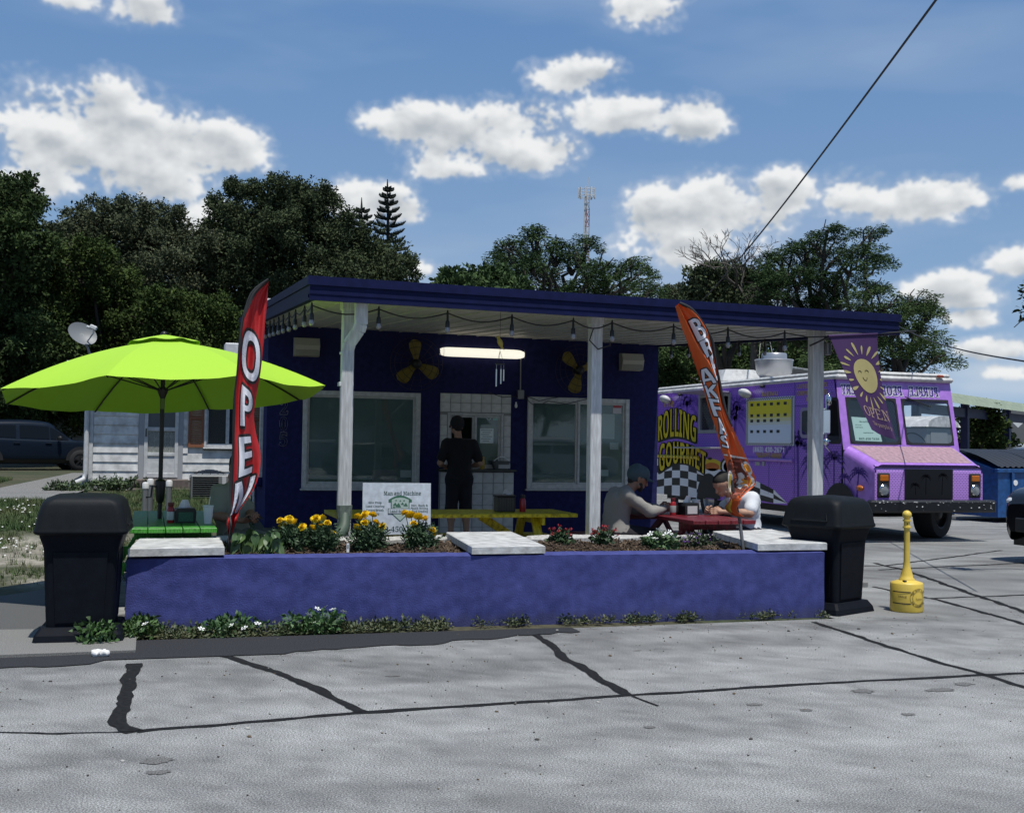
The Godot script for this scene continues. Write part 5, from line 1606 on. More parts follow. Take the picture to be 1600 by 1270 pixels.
func make_plants() -> void:
	rng.seed = 404
	var petal := M("petal", Color(1, 1, 1), 0.7, {"vc": true, "back": Color(0.3, 0.3, 0.3)})
	var leafm := M("leaf", Color(1, 1, 1), 0.6, {"vc": true, "back": Color(0.3, 0.3, 0.3)})
	var stemm := M("stem", Color(0.05, 0.09, 0.03), 0.7)
	var mari := flower_mesh(0.036, 13, 6, Color(0.80, 0.56, 0.008), Color(0.75, 0.42, 0.004))
	var lm := leaf_mesh(14, 0.035, 0.045, 0.014, 3)
	var lists := [[[1.09, 0.83], [1.16, 0.84], [1.21, 0.82], [1.27, 0.78], [1.11, 0.78], [1.12, 0.72]], [[1.38, 0.84], [1.40, 0.85], [1.45, 0.84], [1.48, 0.81], [1.35, 0.77], [1.43, 0.77], [1.53, 0.71]], [[1.75, 0.86], [1.82, 0.88], [1.87, 0.88], [1.74, 0.77], [1.81, 0.81], [1.91, 0.81], [1.97, 0.77], [1.84, 0.71]], [[2.17, 0.89], [2.23, 0.87], [2.28, 0.86], [2.35, 0.84], [2.24, 0.80], [2.27, 0.76], [2.41, 0.74], [2.41, 0.70]]]
	var labs := ["yellow marigold plant leftmost of the row, beside the big pale leaves", "yellow marigold plant behind the green corrugated drain pipe", "yellow marigold plant before the sign's left half", "yellow marigold plant before the sign's right corner"]
	for i in 4:
		var cx := 0.0
		for q in lists[i]: cx += q[0] / lists[i].size()
		var z := -9.95
		var t := thing("marigold_plant", labs[i], "flowers", Vector3(cx, 0.56, z), 0, "yellow marigolds in the planter")
		foliage(t, lm, leafm, Vector3(0.02, 0.12, 0), Vector3(0.15, 0.13, 0.12), 150, Color(0.018, 0.045, 0.018), Color(0.05, 0.10, 0.04))
		for q in lists[i]:
			var p := Vector3(q[0] - cx, q[1] - 0.56, rng.randf_range(-0.06, 0.06))
			var b := MB.new()
			b.tube([Vector3(p.x * 0.3, 0.0, 0), p * Vector3(0.8, 0.7, 0.8), p], [0.004], 5)
			put(b, "stem", stemm, t)
			bloom(mari, petal, t, p, rng.randf_range(0.95, 1.25))
	var redf := flower_mesh(0.020, 6, 2, Color(0.30, 0.012, 0.03), Color(0.25, 0.05, 0.03))
	for i in 2:
		var at := Vector3([3.73, 4.18][i], 0.56, -10.28)
		var t := thing("kalanchoe_plant", ["crimson flowering plant just right of the middle slab", "crimson flowering plant in front of the man in grey"][i], "flowers", at, 0, "crimson flowers in the planter")
		foliage(t, leaf_mesh(9, 0.03, 0.05, 0.032, 5), leafm, Vector3(0, 0.05, 0), Vector3(0.09, 0.06, 0.08), 34, Color(0.022, 0.05, 0.022), Color(0.05, 0.09, 0.035))
		for k in 18:
			var p := Vector3(rng.randf_range(-0.12, 0.12), rng.randf_range(0.13, 0.2), rng.randf_range(-0.08, 0.08))
			p.y -= absf(p.x) * 0.35
			var b := MB.new()
			b.tube([Vector3(p.x * 0.2, 0.02, 0), p], [0.003], 4)
			put(b, "stem", stemm, t)
			bloom(redf, petal, t, p, rng.randf_range(0.8, 1.3))
	var wf := flower_mesh(0.034, 5, 1, Color(0.75, 0.76, 0.76), Color(0.4, 0.5, 0.2))
	var t2 := thing("impatiens_plant", "bushy white impatiens with broad leaves near the orange flag", "flowers", Vector3(4.5, 0.56, -9.72))
	foliage(t2, leaf_mesh(8, 0.03, 0.065, 0.036, 8), leafm, Vector3(0, 0.06, 0), Vector3(0.15, 0.09, 0.12), 105, Color(0.035, 0.085, 0.03), Color(0.085, 0.15, 0.055))
	for q in [[-0.12, 0.16], [-0.09, 0.12], [-0.03, 0.19], [0.03, 0.15], [0.08, 0.17], [0.1, 0.12], [0.13, 0.09], [-0.05, 0.09], [0.0, 0.12]]: bloom(wf, petal, t2, Vector3(q[0], q[1], 0.06 + rng.randf() * 0.05))
	t2 = thing("lobelia_plant", "low purple-flowered plant beside the white impatiens", "flowers", Vector3(4.97, 0.56, -9.85))
	foliage(t2, leaf_mesh(12, 0.03, 0.03, 0.015, 9), leafm, Vector3(0.03, 0.06, 0), Vector3(0.2, 0.08, 0.12), 110, Color(0.02, 0.04, 0.018), Color(0.06, 0.085, 0.04))
	var pf := flower_mesh(0.016, 5, 1, Color(0.10, 0.03, 0.22), Color(0.2, 0.1, 0.3))
	for k in 22: bloom(pf, petal, t2, Vector3(rng.randf_range(-0.2, 0.12), rng.randf_range(0.06, 0.15), rng.randf_range(0.0, 0.1)))
	t2 = thing("heart_leaf_plant", "pale green heart-leaved plant at the foot of the red flag", "plant", Vector3(0.82, 0.56, -9.78))
	for k in 34:
		var b := MB.new()
		var p := Vector3(rng.randf_range(-0.19, 0.25), rng.randf_range(0.02, 0.16), rng.randf_range(-0.12, 0.14))
		var s := rng.randf_range(0.045, 0.068)
		var bas := Basis(Vector3.UP, rng.randf_range(-1.0, 1.0)) * Basis(Vector3.RIGHT, rng.randf_range(-0.9, 0.3)) * Basis(Vector3.BACK, rng.randf_range(-0.6, 0.6))
		b.grid(6, 8, func(u, v):
			var hw: float = s * (0.74 * sin(PI * pow(v, 0.6)))
			var x: float = (u - 0.5) * 2.0 * hw
			return p + bas * Vector3(x, (0.5 - v) * s * 2.1 + absf(u - 0.5) * 0.03 * (1.0 - v), absf(u - 0.5) * s * 0.7 - v * v * s * 0.35))
		put(b, "leaf", [M("leaf_lime", Color(0.10, 0.17, 0.055), 0.5, {"back": Color(0.15, 0.22, 0.05), "tex": "mottle", "sc": 6.0}), M("leaf_lime_b", Color(0.065, 0.125, 0.04), 0.5, {"back": Color(0.12, 0.2, 0.05), "tex": "mottle", "sc": 6.0})][k % 2], t2)
		b = MB.new()
		b.tube([Vector3(p.x * 0.4, -0.01, p.z * 0.4), p + bas * Vector3(0, s, 0)], [0.0035], 4)
		put(b, "stem", stemm, t2)
	# plant label and the green drain pipe
	t2 = thing("plant_tag", "small white plastic plant tag stuck in the mulch", "plant tag", Vector3(1.62, 0.585, -9.66))
	var tb := MB.new()
	tb.box(Vector3(0.022, 0.075, 0.002), T(0, 0.04, 0), 0.0)
	put(tb, "tag_blade", M("napkin", Color.WHITE), t2)
	tb = MB.new()
	tb.box(Vector3(0.012, 0.03, 0.001), T(0, 0.05, 0.0022), 0.0)
	put(tb, "print", M("tag_print", Color(0.15, 0.2, 0.2), 0.6), t2)
	t2 = thing("drain_pipe", "green corrugated drain pipe curving from the downspout into the mulch", "pipe")
	var c := Curve3D.new()
	c.add_point(Vector3(1.83, 0.80, -11.13), Vector3.ZERO, Vector3(0, -0.12, 0.02))
	c.add_point(Vector3(1.74, 0.62, -10.95), Vector3(0.06, 0.06, -0.04), Vector3(-0.1, -0.05, 0.1))
	c.add_point(Vector3(1.36, 0.575, -10.35), Vector3(0.14, 0.01, -0.2), Vector3(-0.1, -0.01, 0.14))
	c.add_point(Vector3(1.06, 0.55, -9.98), Vector3(0.1, 0.01, -0.1), Vector3.ZERO)
	var run := []
	var rad := []
	for i in 170:
		run.append(c.sample_baked(c.get_baked_length() * i / 169.0, true))
		rad.append(0.052 + 0.008 * (1.0 if i % 3 == 0 else 0.0))
	tb = MB.new()
	tb.tube(run, rad, 16)
	put(tb, "corrugated_hose", M("drain_green", Color(0.055, 0.085, 0.065), 0.6), t2)
	tb = MB.new()
	frustum(tb, 0.13, 0.10, 0.0, 0.145, 0.11, 0.14, 0.02)
	put(tb, "adapter", M("drain_adapter", Color(0.17, 0.21, 0.18), 0.6, {"tex": "grime", "sc": 2.0}), t2, T(1.825, 0.76, -11.14))
	# weeds and vincas along the foot of the planter
	var wl := leaf_mesh(9, 0.03, 0.05, 0.02, 12, 0.8)
	var wx := []
	var wc := []
	var nz := noise(1.3, 66, 3)
	for i in 1300:
		var x := rng.randf_range(-0.35, 5.85)
		var d := 0.5 + nz.get_noise_1d(x * 2.0) + (0.45 if x < 2.4 else -0.25)
		if rng.randf() > d: continue
		var zf := -9.47 + 0.054 * (x + 0.14)
		var wd := (0.30 if x < 1.2 else (0.22 if x < 2.6 else 0.09))
		var s := rng.randf_range(0.6, 1.15) * (1.0 if x < 2.6 else 0.75)
		var o := rng.randf()
		wx.append(Transform3D(Basis(Vector3.UP, rng.randf() * TAU).scaled(Vector3(s, s * rng.randf_range(0.6, 1.1), s)), Vector3(x, 0.015 + 0.05 * rng.randf() * (1.0 - o), zf + 0.02 + o * wd)))
		wc.append(Color(0.035, 0.06, 0.02).lerp(Color(0.10, 0.10, 0.045), rng.randf() * (0.4 + 0.6 * o)))
	many(wl, wx, wc, "weeds", leafm, self)
	tag(get_child(get_child_count() - 1), "low green weeds growing along the foot of the purple planter wall", "weeds")
	var vl := leaf_mesh(8, 0.03, 0.06, 0.026, 15, 0.6)
	var vs := [[-0.05, -9.28, 0.26, 0.085, 70, "leafy weed clump at the planter's left corner with one white flower", [[0.06, 0.12]], Color(0.04, 0.08, 0.022)],
		[-0.33, -9.05, 0.17, 0.09, 55, "feathery green weeds hiding the left bin's base corner", [], Color(0.035, 0.075, 0.02)],
		[0.62, -9.26, 0.30, 0.07, 70, "low white vinca with few flowers left of the tall vinca", [[-0.2, 0.07], [0.02, 0.09], [0.12, 0.07], [0.22, 0.1]], Color(0.035, 0.075, 0.025)],
		[1.27, -9.24, 0.24, 0.10, 95, "taller white vinca in bloom at the foot of the planter wall", [[-0.2, 0.13], [-0.12, 0.1], [-0.04, 0.16], [0.03, 0.2], [0.09, 0.21], [0.15, 0.19], [0.1, 0.14], [0.2, 0.12], [0.02, 0.1], [0.24, 0.17]], Color(0.045, 0.095, 0.03)]]
	for v in vs:
		var p := thing("vinca_plant" if v[6].size() > 1 else "weed_clump", v[5], "flowers" if v[6].size() > 1 else "weeds", Vector3(v[0], 0.0, v[1]))
		foliage(p, vl, leafm, Vector3(0, v[3] * 0.65, 0), Vector3(v[2], v[3], 0.13), v[4], v[7], v[7] * 1.9)
		for q in v[6]: bloom(wf, petal, p, Vector3(q[0], q[1], 0.1 + rng.randf() * 0.04), 0.85)
	var tis := thing("crumpled_tissue", "crumpled white tissue lying on the asphalt before the left bin", "litter", Vector3(-0.28, 0.0, -8.5))
	for k in 2:
		tb = MB.new()
		tb.ball(Vector3(-0.03 + k * 0.055, 0.028, 0.01 * k), Vector3(0.036, 0.028, 0.03), 14)
		var tn := noise(22.0, 300 + k, 3)
		for i in tb.v.size(): tb.v[i] += Vector3(tn.get_noise_3dv(tb.v[i]), tn.get_noise_3dv(tb.v[i] + Vector3.ONE), tn.get_noise_3dv(tb.v[i] * 1.4)) * 0.02
		put(tb, "wad", M("napkin", Color.WHITE), tis)

# ---------------------------------------------------------------- the food truck
func rebase(o: Node3D, at: Vector3) -> void:   # move a thing's origin to its base without moving its parts
	for c in o.get_children():
		if c is Node3D: c.position -= at
	o.position += at
func palm_print(z: float, y0: float, h: float, r: float, sd: int) -> PackedVector2Array:   # flat printed palm, in (z, y)
	var rg := RandomNumberGenerator.new()
	rg.seed = sd
	var o := PackedVector2Array()
	var w := r * 0.05
	var ln := rg.randf_range(-0.1, 0.1) * h
	for i in 6:
		var a := i / 6.0
		var c := (i + 1) / 6.0
		var p := Vector2(z + ln * a * a, y0 + h * a)
		var q := Vector2(z + ln * c * c, y0 + h * c)
		o.append_array(PackedVector2Array([p + Vector2(-w, 0), p + Vector2(w, 0), q + Vector2(w * 0.9, 0), p + Vector2(-w, 0), q + Vector2(w * 0.9, 0), q + Vector2(-w * 0.9, 0)]))
	var top := Vector2(z + ln, y0 + h)
	for k in 9:
		var a := PI * (1.12 - 1.24 * k / 8.0) + rg.randf_range(-0.1, 0.1)
		var d := Vector2(cos(a), sin(a) * 0.75 + 0.3)
		var prev := top
		for i in 6:
			var s := (i + 1) / 6.0
			var p := top + d * r * s - Vector2(0, r * 0.85 * s * s)
			var t := (p - prev).normalized()
			var o2 := Vector2(-t.y, t.x) * r * 0.075 * sin(PI * (0.12 + 0.85 * s))
			o.append_array(PackedVector2Array([prev + o2, prev - o2 * 1.5 - t * r * 0.05, p, prev + o2 * 0.6, p, p + o2 * 0.3 - t * r * 0.02]))
			prev = p
	return o
func rrect(x0: float, y0: float, x1: float, y1: float, r: float) -> PackedVector2Array:
	var o := PackedVector2Array()
	for q in [[x1 - r, y1 - r, 0.0], [x0 + r, y1 - r, PI / 2], [x0 + r, y0 + r, PI], [x1 - r, y0 + r, PI * 1.5]]:
		for i in 5: o.append(Vector2(q[0], q[1]) + Vector2.from_angle(q[2] + PI / 2 * i / 4.0) * r)
	return o
func ring_poly(b: MB, outer: PackedVector2Array, inner: PackedVector2Array, f: Callable, out: Vector3) -> void:
	for i in outer.size():
		var k := (i + 1) % outer.size()
		b.quad(f.call(outer[i]), f.call(outer[k]), f.call(inner[k]), f.call(inner[i]), out)
func wheel(parent: Node, at: Vector3, r: float, w: float, turn: float, rimm: Material, spokes := 0) -> void:
	var xf := Transform3D(Basis(Vector3.UP, turn) * Basis(Vector3.BACK, PI / 2), at)
	var b := MB.new()
	b.lathe([Vector2(r * 0.6, -w * 0.5), Vector2(r * 0.93, -w * 0.5), Vector2(r, -w * 0.36), Vector2(r, w * 0.36), Vector2(r * 0.93, w * 0.5), Vector2(r * 0.6, w * 0.5)], 32, xf)
	var t := put(b, "tyre", M("tyre", Color(0.016, 0.016, 0.017), 0.85), parent)
	b = MB.new()
	for s in [-1.0, 1.0]:
		if spokes == 0: b.lathe([Vector2(r * 0.61, s * w * 0.49), Vector2(r * 0.55, s * w * 0.46), Vector2(r * 0.50, s * w * 0.2), Vector2(r * 0.3, s * w * 0.24), Vector2(r * 0.2, s * w * 0.42), Vector2(0.001, s * w * 0.44)], 24, xf)
		else:
			b.lathe([Vector2(r * 0.64, s * w * 0.49), Vector2(r * 0.57, s * w * 0.46), Vector2(r * 0.55, s * w * 0.1)], 24, xf)
			for k in spokes:
				var a := TAU * k / spokes
				b.bar(xf * Vector3(0, s * w * 0.42, 0), xf * Vector3(cos(a) * r * 0.6, s * w * 0.4, sin(a) * r * 0.6), r * 0.16, r * 0.08, xf.basis.y, 0.004)
	put(b, "rim", rimm, t)
func make_truck() -> void:
	var pur := Color(0.36, 0.135, 0.69)
	var wrap := M("wrap_purple", pur, 0.32, {"tex": "brick", "sc": 3.2, "coat": 0.4})
	var front := M("wrap_front", Color(0.56, 0.30, 0.80), 0.32, {"tex": "brick", "sc": 4.2, "coat": 0.4})
	var plain := M("wrap_plain", Color(0.46, 0.22, 0.74), 0.35, {"tex": "mottle", "sc": 1.0, "coat": 0.3})
	var dust := M("hood_dust", Color(0.44, 0.28, 0.33), 0.75, {"tex": "grime", "sc": 1.2})
	var cream := M("roof_white", Color(0.68, 0.68, 0.67), 0.6, {"tex": "grime", "sc": 0.5})
	var deep := M("print_deep", Color(0.06, 0.02, 0.24), 0.4)
	var midp := M("print_mid", Color(0.14, 0.05, 0.40), 0.4)
	var yel := M("print_yellow", Color(0.66, 0.50, 0.014), 0.4)
	var gold := M("print_gold", Color(0.55, 0.36, 0.04), 0.4)
	var blk := M("print_black", Color.BLACK)
	var wht := M("print_white", Color(0.78, 0.78, 0.80), 0.4)
	var rub := M("rubber", Color(0.012, 0.012, 0.013), 0.6)
	var alu := M("truck_alu", Color(0.45, 0.45, 0.46), 0.35, {"metal": 0.7})
	var chrome := M("chrome", Color(0.65, 0.66, 0.68), 0.12, {"metal": 1.0})
	var glass := pane("truck_glass", 0.12, Color(0.4, 0.5, 0.52))
	var dark := M("room_dark", Color.BLACK)
	var t := thing("food_truck", "purple wrapped food truck with checkered flag print and a white roof", "food truck")
	var X := 11.25
	var X1 := 13.6
	# body: shell with openings for serving hatch, cab door glass and the windscreens
	var b := MB.new()
	var sidequad := func(z0, y0, z1, y1): b.quad(Vector3(X, y0, z0), Vector3(X, y0, z1), Vector3(X, y1, z1), Vector3(X, y1, z0), Vector3.LEFT)
	for q in [[-24.5, 0.42, -22.3, 2.73], [-22.3, 0.42, -20.95, 1.84], [-22.3, 2.58, -20.95, 2.73], [-20.95, 0.46, -18.25, 2.73], [-18.25, 0.46, -17.55, 1.75], [-18.25, 2.2, -17.55, 2.73], [-17.55, 0.46, -17.4, 2.73], [-17.4, 0.5, -17.0, 1.62], [-17.4, 2.38, -17.18, 2.73], [-17.18, 2.38, -17.15, 2.7]]: sidequad.call(q[0], q[1], q[2], q[3])
	b.quad(Vector3(X1, 0.46, -24.5), Vector3(X1, 0.46, -16.95), Vector3(X1, 1.62, -17.0), Vector3(X1, 1.62, -24.5), Vector3.RIGHT)
	b.quad(Vector3(X1, 2.35, -24.5), Vector3(X1, 2.35, -17.15), Vector3(X1, 2.73, -17.2), Vector3(X1, 2.73, -24.5), Vector3.RIGHT)
	b.quad(Vector3(X1, 1.62, -24.5), Vector3(X1, 1.62, -18.5), Vector3(X1, 2.35, -18.5), Vector3(X1, 2.35, -24.5), Vector3.RIGHT)
	b.quad(Vector3(X, 0.42, -24.5), Vector3(X1, 0.42, -24.5), Vector3(X1, 2.73, -24.5), Vector3(X, 2.73, -24.5), Vector3.FORWARD)
	b.quad(Vector3(X, 1.62, -17.0), Vector3(X, 1.62, -16.96), Vector3(X, 2.73, -17.2), Vector3(X, 2.73, -17.24), Vector3.LEFT)
	put(b, "body", wrap, t)
	# cab front: leaning panel with two openings, in (x, y)
	var fz := func(y: float) -> float: return lerpf(-16.95, -17.2, (y - 1.55) / 1.17)
	var fm := func(p: Vector2) -> Vector3: return Vector3(p.x, p.y, fz.call(p.y))
	b = MB.new()
	for q in [[X, 1.5, X1, 1.615], [X, 2.40, X1, 2.73], [X, 1.615, 11.41, 2.40], [12.41, 1.615, 12.53, 2.40], [13.50, 1.615, X1, 2.40]]:
		b.quad(fm.call(Vector2(q[0], q[1])), fm.call(Vector2(q[2], q[1])), fm.call(Vector2(q[2], q[3])), fm.call(Vector2(q[0], q[3])), Vector3.BACK)
	put(b, "cab_front", plain, t)
	for q in [[11.40, 12.42], [12.52, 13.51]]:
		var o := rrect(q[0], 1.605, q[1], 2.41, 0.11)
		var i2 := rrect(q[0] + 0.035, 1.64, q[1] - 0.035, 2.375, 0.09)
		b = MB.new()
		ring_poly(b, o, i2, func(p): return fm.call(p) + Vector3(0, 0, 0.012), Vector3.BACK)
		ring_poly(b, rrect(q[0], 1.605, q[1], 2.41, 0.004), o, func(p): return fm.call(p) + Vector3(0, 0, 0.004), Vector3.BACK)
		var gk := put(b, "windscreen_gasket", rub, t)
		b = MB.new()
		lay(b, tris(i2), func(p): return fm.call(p) + Vector3(0, 0, 0.002), Vector3.BACK)
		put(b, "windscreen", glass, gk)
	b = MB.new()
	b.bx(X + 0.03, 0.5, -24.4, X1 - 0.03, 0.6, -17.0)
	b.bx(X + 0.03, 0.6, -19.4, X1 - 0.03, 2.7, -19.3)
	b.bx(X + 0.05, 1.2, -17.3, X1 - 0.03, 1.58, -17.02, 0.05)
	put(b, "interior", M("cab_grey", Color(0.10, 0.115, 0.125), 0.8), t)
	b = MB.new()
	for x in [11.6, 12.9]: b.bx(x, 1.0, -18.3, x + 0.5, 1.75, -18.15, 0.06)
	b.tube([Vector3(11.9, 1.6, -17.35), Vector3(11.9, 1.45, -17.2)], [0.02], 8)
	b.bx(12.55, 1.3, -18.9, 12.95, 2.3, -18.8, 0.04)
	put(b, "seat", M("seat_grey", Color(0.12, 0.13, 0.14), 0.8), t)
	b = MB.new()
	b.grid(24, 4, func(u, v): return Vector3(13.0 + cos(u * TAU) * (0.2 + 0.014 * cos(v * TAU)), 1.66 + sin(u * TAU) * (0.16 + 0.014 * cos(v * TAU)), -17.35 + sin(u * TAU) * -0.12 + 0.014 * sin(v * TAU)))
	put(b, "steering_wheel", rub, t)
	b = MB.new()
	b.quad(fm.call(Vector2(11.53, 1.66)) + Vector3(0, 0, -0.03), fm.call(Vector2(12.06, 1.65)) + Vector3(0, 0, -0.03), fm.call(Vector2(12.0, 2.05)) + Vector3(0, 0, -0.03), fm.call(Vector2(11.5, 2.07)) + Vector3(0, 0, -0.03), Vector3.BACK)
	var sh := put(b, "mint_poster", M("mint_paper", Color(0.42, 0.62, 0.56), 0.7), t)
	for q in [["Man and Machine", 0.26, 0.03, 11.78, 1.99], ["Site Prep", 0.12, 0.022, 11.62, 1.93], ["Land Clearing", 0.15, 0.022, 11.63, 1.89], ["Land Services", 0.2, 0.025, 11.80, 1.80], ["863 450 7410", 0.4, 0.05, 11.80, 1.69]]:
		write(q[0], q[1], q[2], T(q[3], q[4], fz.call(q[4]) - 0.027), M("sign_ink", Color.BLACK), sh, "Droid Serif")
	# roof cap with rounded edges, front lip, marker lamp
	b = MB.new()
	b.grid(24, 2, func(u, v):
		var a: float = u * PI
		return Vector3(lerpf(X, X1, 0.5) - cos(a) * (X1 - X + 0.06) * 0.5 * pow(absf(cos(a)), -0.75) * (1.0 if absf(cos(a)) > 0.02 else 0.0), 2.715 + 0.16 * pow(sin(a), 0.35), lerpf(-24.55, -17.13, v)))
	b.bx(X - 0.03, 2.712, -24.55, X1 + 0.03, 2.80, -17.11, 0.035)
	b.bx(X + 0.02, 2.80, -24.5, X1 - 0.02, 2.872, -17.14, 0.06)
	b.v = b.v.slice(24 * 2 * 6); b.n = b.n.slice(24 * 2 * 6); b.c = b.c.slice(24 * 2 * 6)
	put(b, "roof", cream, t)
	for q in [[13.32, 2.82, -17.10], [X - 0.02, 2.66, -23.2], [X - 0.02, 2.69, -19.6]]:
		b = MB.new()
		b.box(Vector3(0.14, 0.05, 0.06), T(q[0], q[1], q[2]), 0.018)
		put(b, "marker_lamp", M("amber_dull", Color(0.26, 0.05, 0.02), 0.35) if q[0] > 12 else rub, t)
	# hood: rounded fenders, sloping top, grille, lamps, bumper
	var top := func(v: float) -> float: return lerpf(1.57, 1.30, v) - 0.03 * v * v
	var sec := func(u: float, v: float) -> Vector3:
		var x0: float = lerpf(11.26, 11.33, v)
		var x1: float = lerpf(13.59, 13.45, v)
		var ty: float = top.call(v)
		var r := 0.15
		var per := [Vector2(x0, 0.55), Vector2(x0, ty - r)]
		for i in 7: per.append(Vector2(x0 + r, ty - r) + Vector2.from_angle(PI - PI / 2 * i / 6.0) * r)
		for i in 7: per.append(Vector2(x1 - r, ty - r) + Vector2.from_angle(PI / 2 - PI / 2 * i / 6.0) * r)
		per.append(Vector2(x1, 0.55))
		var f := u * 16.0
		var i0 := clampi(int(f), 0, 15)
		var p: Vector2 = per[i0].lerp(per[i0 + 1], f - i0)
		return Vector3(p.x, p.y, lerpf(-16.96, -16.17, v))
	b = MB.new()
	b.grid(48, 8, func(u, v): return sec.call(u, v))
	var ho := put(b, "hood", plain, t)
	b = MB.new()
	for i in 10:
		for j in 20:
			var q := []
			for e in [[0, 0], [1, 0], [1, 1], [0, 1]]:
				var v: float = (i + e[1]) / 10.0
				var u: float = (j + e[0]) / 20.0
				q.append(Vector3(lerpf(lerpf(11.40, 11.47, v), lerpf(13.45, 13.31, v), u), top.call(v * 0.9) + 0.003, lerpf(-16.96, -16.17, v * 0.9)))
			b.quad(q[0], q[1], q[2], q[3], Vector3.UP)
	put(b, "hood_dust", dust, ho)
	b = MB.new()
	b.quad(Vector3(11.33, 0.66, -16.168), Vector3(13.45, 0.66, -16.168), Vector3(13.45, 1.14, -16.168), Vector3(11.33, 1.14, -16.168), Vector3.BACK)
	b.grid(6, 6, func(u, v):
		var a: float = v * PI / 2
		return Vector3(lerpf(11.36, 13.42, u), 1.14 + sin(a) * 0.13, -16.25 + cos(a) * 0.082))
	put(b, "nose", front, t)
	b = MB.new()
	b.bx(11.34, 1.232, -16.2, 13.44, 1.242, -16.158)
	put(b, "hood_seam", rub, t)
	b = MB.new()
	b.bx(11.90, 0.70, -16.17, 12.84, 1.205, -16.145, 0.006)
	var gr := put(b, "grille", M("grille_black", Color(0.012, 0.013, 0.016), 0.3), t)
	b = MB.new()
	for k in 3:
		lay(b, palm_print([12.3, 12.62, 12.1][k], 0.78, [0.3, 0.32, 0.16][k], 0.12, 40 + k), func(p): return Vector3(p.x, p.y, -16.1435), Vector3.BACK)
	put(b, "embossed_palm", M("grille_emboss", Color(0.006, 0.006, 0.008), 0.15), gr)
	for x in [11.375, 13.17]:
		b = MB.new()
		b.bx(x, 0.73, -16.18, x + 0.235, 1.135, -16.14, 0.03)
		var hl := put(b, "headlight", rub, t)
		b = MB.new()
		b.bx(x + 0.035, 1.0, -16.15, x + 0.20, 1.10, -16.128, 0.012)
		put(b, "indicator", M("amber", Color(0.45, 0.13, 0.015), 0.25), hl)
		b = MB.new()
		b.lathe([Vector2(0.001, 0.01), Vector2(0.05, 0.006), Vector2(0.075, 0.0)], 20, Transform3D(Basis(Vector3.RIGHT, PI / 2), Vector3(x + 0.118, 0.855, -16.135)))
		put(b, "lens", M("lens", Color(0.22, 0.24, 0.26), 0.06, {"spec": 0.8}), hl)
		b = MB.new()
		b.lathe([Vector2(0.075, 0.0), Vector2(0.082, 0.014), Vector2(0.096, 0.0)], 24, Transform3D(Basis(Vector3.RIGHT, PI / 2), Vector3(x + 0.118, 0.855, -16.138)))
		put(b, "bezel", chrome, hl)
	b = MB.new()
	b.bx(11.14, 0.49, -16.15, 13.58, 0.695, -15.97, 0.03)
	var bu := put(b, "bumper", M("bumper_black", Color(0.012, 0.014, 0.018), 0.45, {"tex": "grime", "sc": 2.0}), t)
	rng.seed = 77
	b = MB.new()
	for i in 46:
		var cx := rng.randf_range(11.17, 13.55)
		var edge := rng.randf() < 0.6
		var cy := rng.randf_range(0.655, 0.69) if edge else rng.randf_range(0.52, 0.65)
		var s := rng.randf_range(0.004, 0.02)
		var pts := PackedVector2Array()
		for k in 7: pts.append(Vector2(cx, cy) + Vector2(cos(TAU * k / 7), sin(TAU * k / 7) * 0.6) * s * rng.randf_range(0.5, 1.4))
		b.poly(pts, T(0, 0, -15.9675 if cy < 0.665 else -15.9672))
		if edge: b.poly(pts, Transform3D(Basis(Vector3(1, 0, 0), Vector3(0, 0, 1), Vector3(0, -1, 0)), Vector3(0, 0.6975, -15.3 - cy)))
	kind(put(b, "paint_chips", M("chips", Color(0.6, 0.6, 0.6), 0.7), bu), "stuff")
	b = MB.new()
	b.ball(Vector3(11.29, 0.87, -16.52), Vector3(0.04, 0.05, 0.09), 12)
	put(b, "side_marker", M("amber", Color.WHITE), t)
	# wipers, mirrors
	for q in [[12.15, 2.46, 11.75, 2.30], [12.6, 2.44, 13.1, 2.28]]:
		b = MB.new()
		b.tube([Vector3(q[0], q[1], fz.call(q[1]) + 0.03), Vector3(q[2], q[3], fz.call(q[3]) + 0.03)], [0.01], 6)
		put(b, "wiper", rub, t)
	b = MB.new()
	b.bx(10.98, 1.76, -17.25, 11.16, 2.20, -17.17, 0.025)
	var mi := put(b, "mirror", chrome, t)
	b = MB.new()
	b.tube([Vector3(X, 2.5, -17.3), Vector3(11.07, 2.42, -17.2), Vector3(11.07, 1.55, -17.2), Vector3(X, 1.45, -17.3)], [0.014], 8)
	b.ball(Vector3(11.08, 1.63, -17.18), Vector3(0.07, 0.07, 0.05), 12)
	b.ball(Vector3(11.12, 2.34, -17.18), Vector3(0.05, 0.10, 0.04), 12)
	put(b, "mirror_arm", chrome, mi)
	# side openings and fittings
	var D := func(p: Vector2, off: float) -> Vector3: return Vector3(X - off, p.y, p.x)
	b = MB.new()
	ring_poly(b, rrect(-17.4, 1.6, -16.99, 2.40, 0.07), rrect(-17.36, 1.65, -17.05, 2.35, 0.06), func(p): return D.call(p + Vector2(-0.1 * (p.y - 1.6) / 0.8, 0), 0.006), Vector3.LEFT)
	put(b, "cab_window", rub, t)
	b = MB.new()
	ring_poly(b, rrect(-18.30, 1.70, -17.50, 2.25, 0.08), rrect(-18.24, 1.76, -17.56, 2.19, 0.06), func(p): return D.call(p, 0.008), Vector3.LEFT)
	var dw := put(b, "door_window", M("truck_frame", Color(0.30, 0.25, 0.36), 0.4), t)
	b = MB.new()
	lay(b, tris(rrect(-18.24, 1.76, -17.56, 2.19, 0.06)), func(p): return D.call(p, 0.002), Vector3.LEFT)
	put(b, "pane", glass, dw)
	b = MB.new()
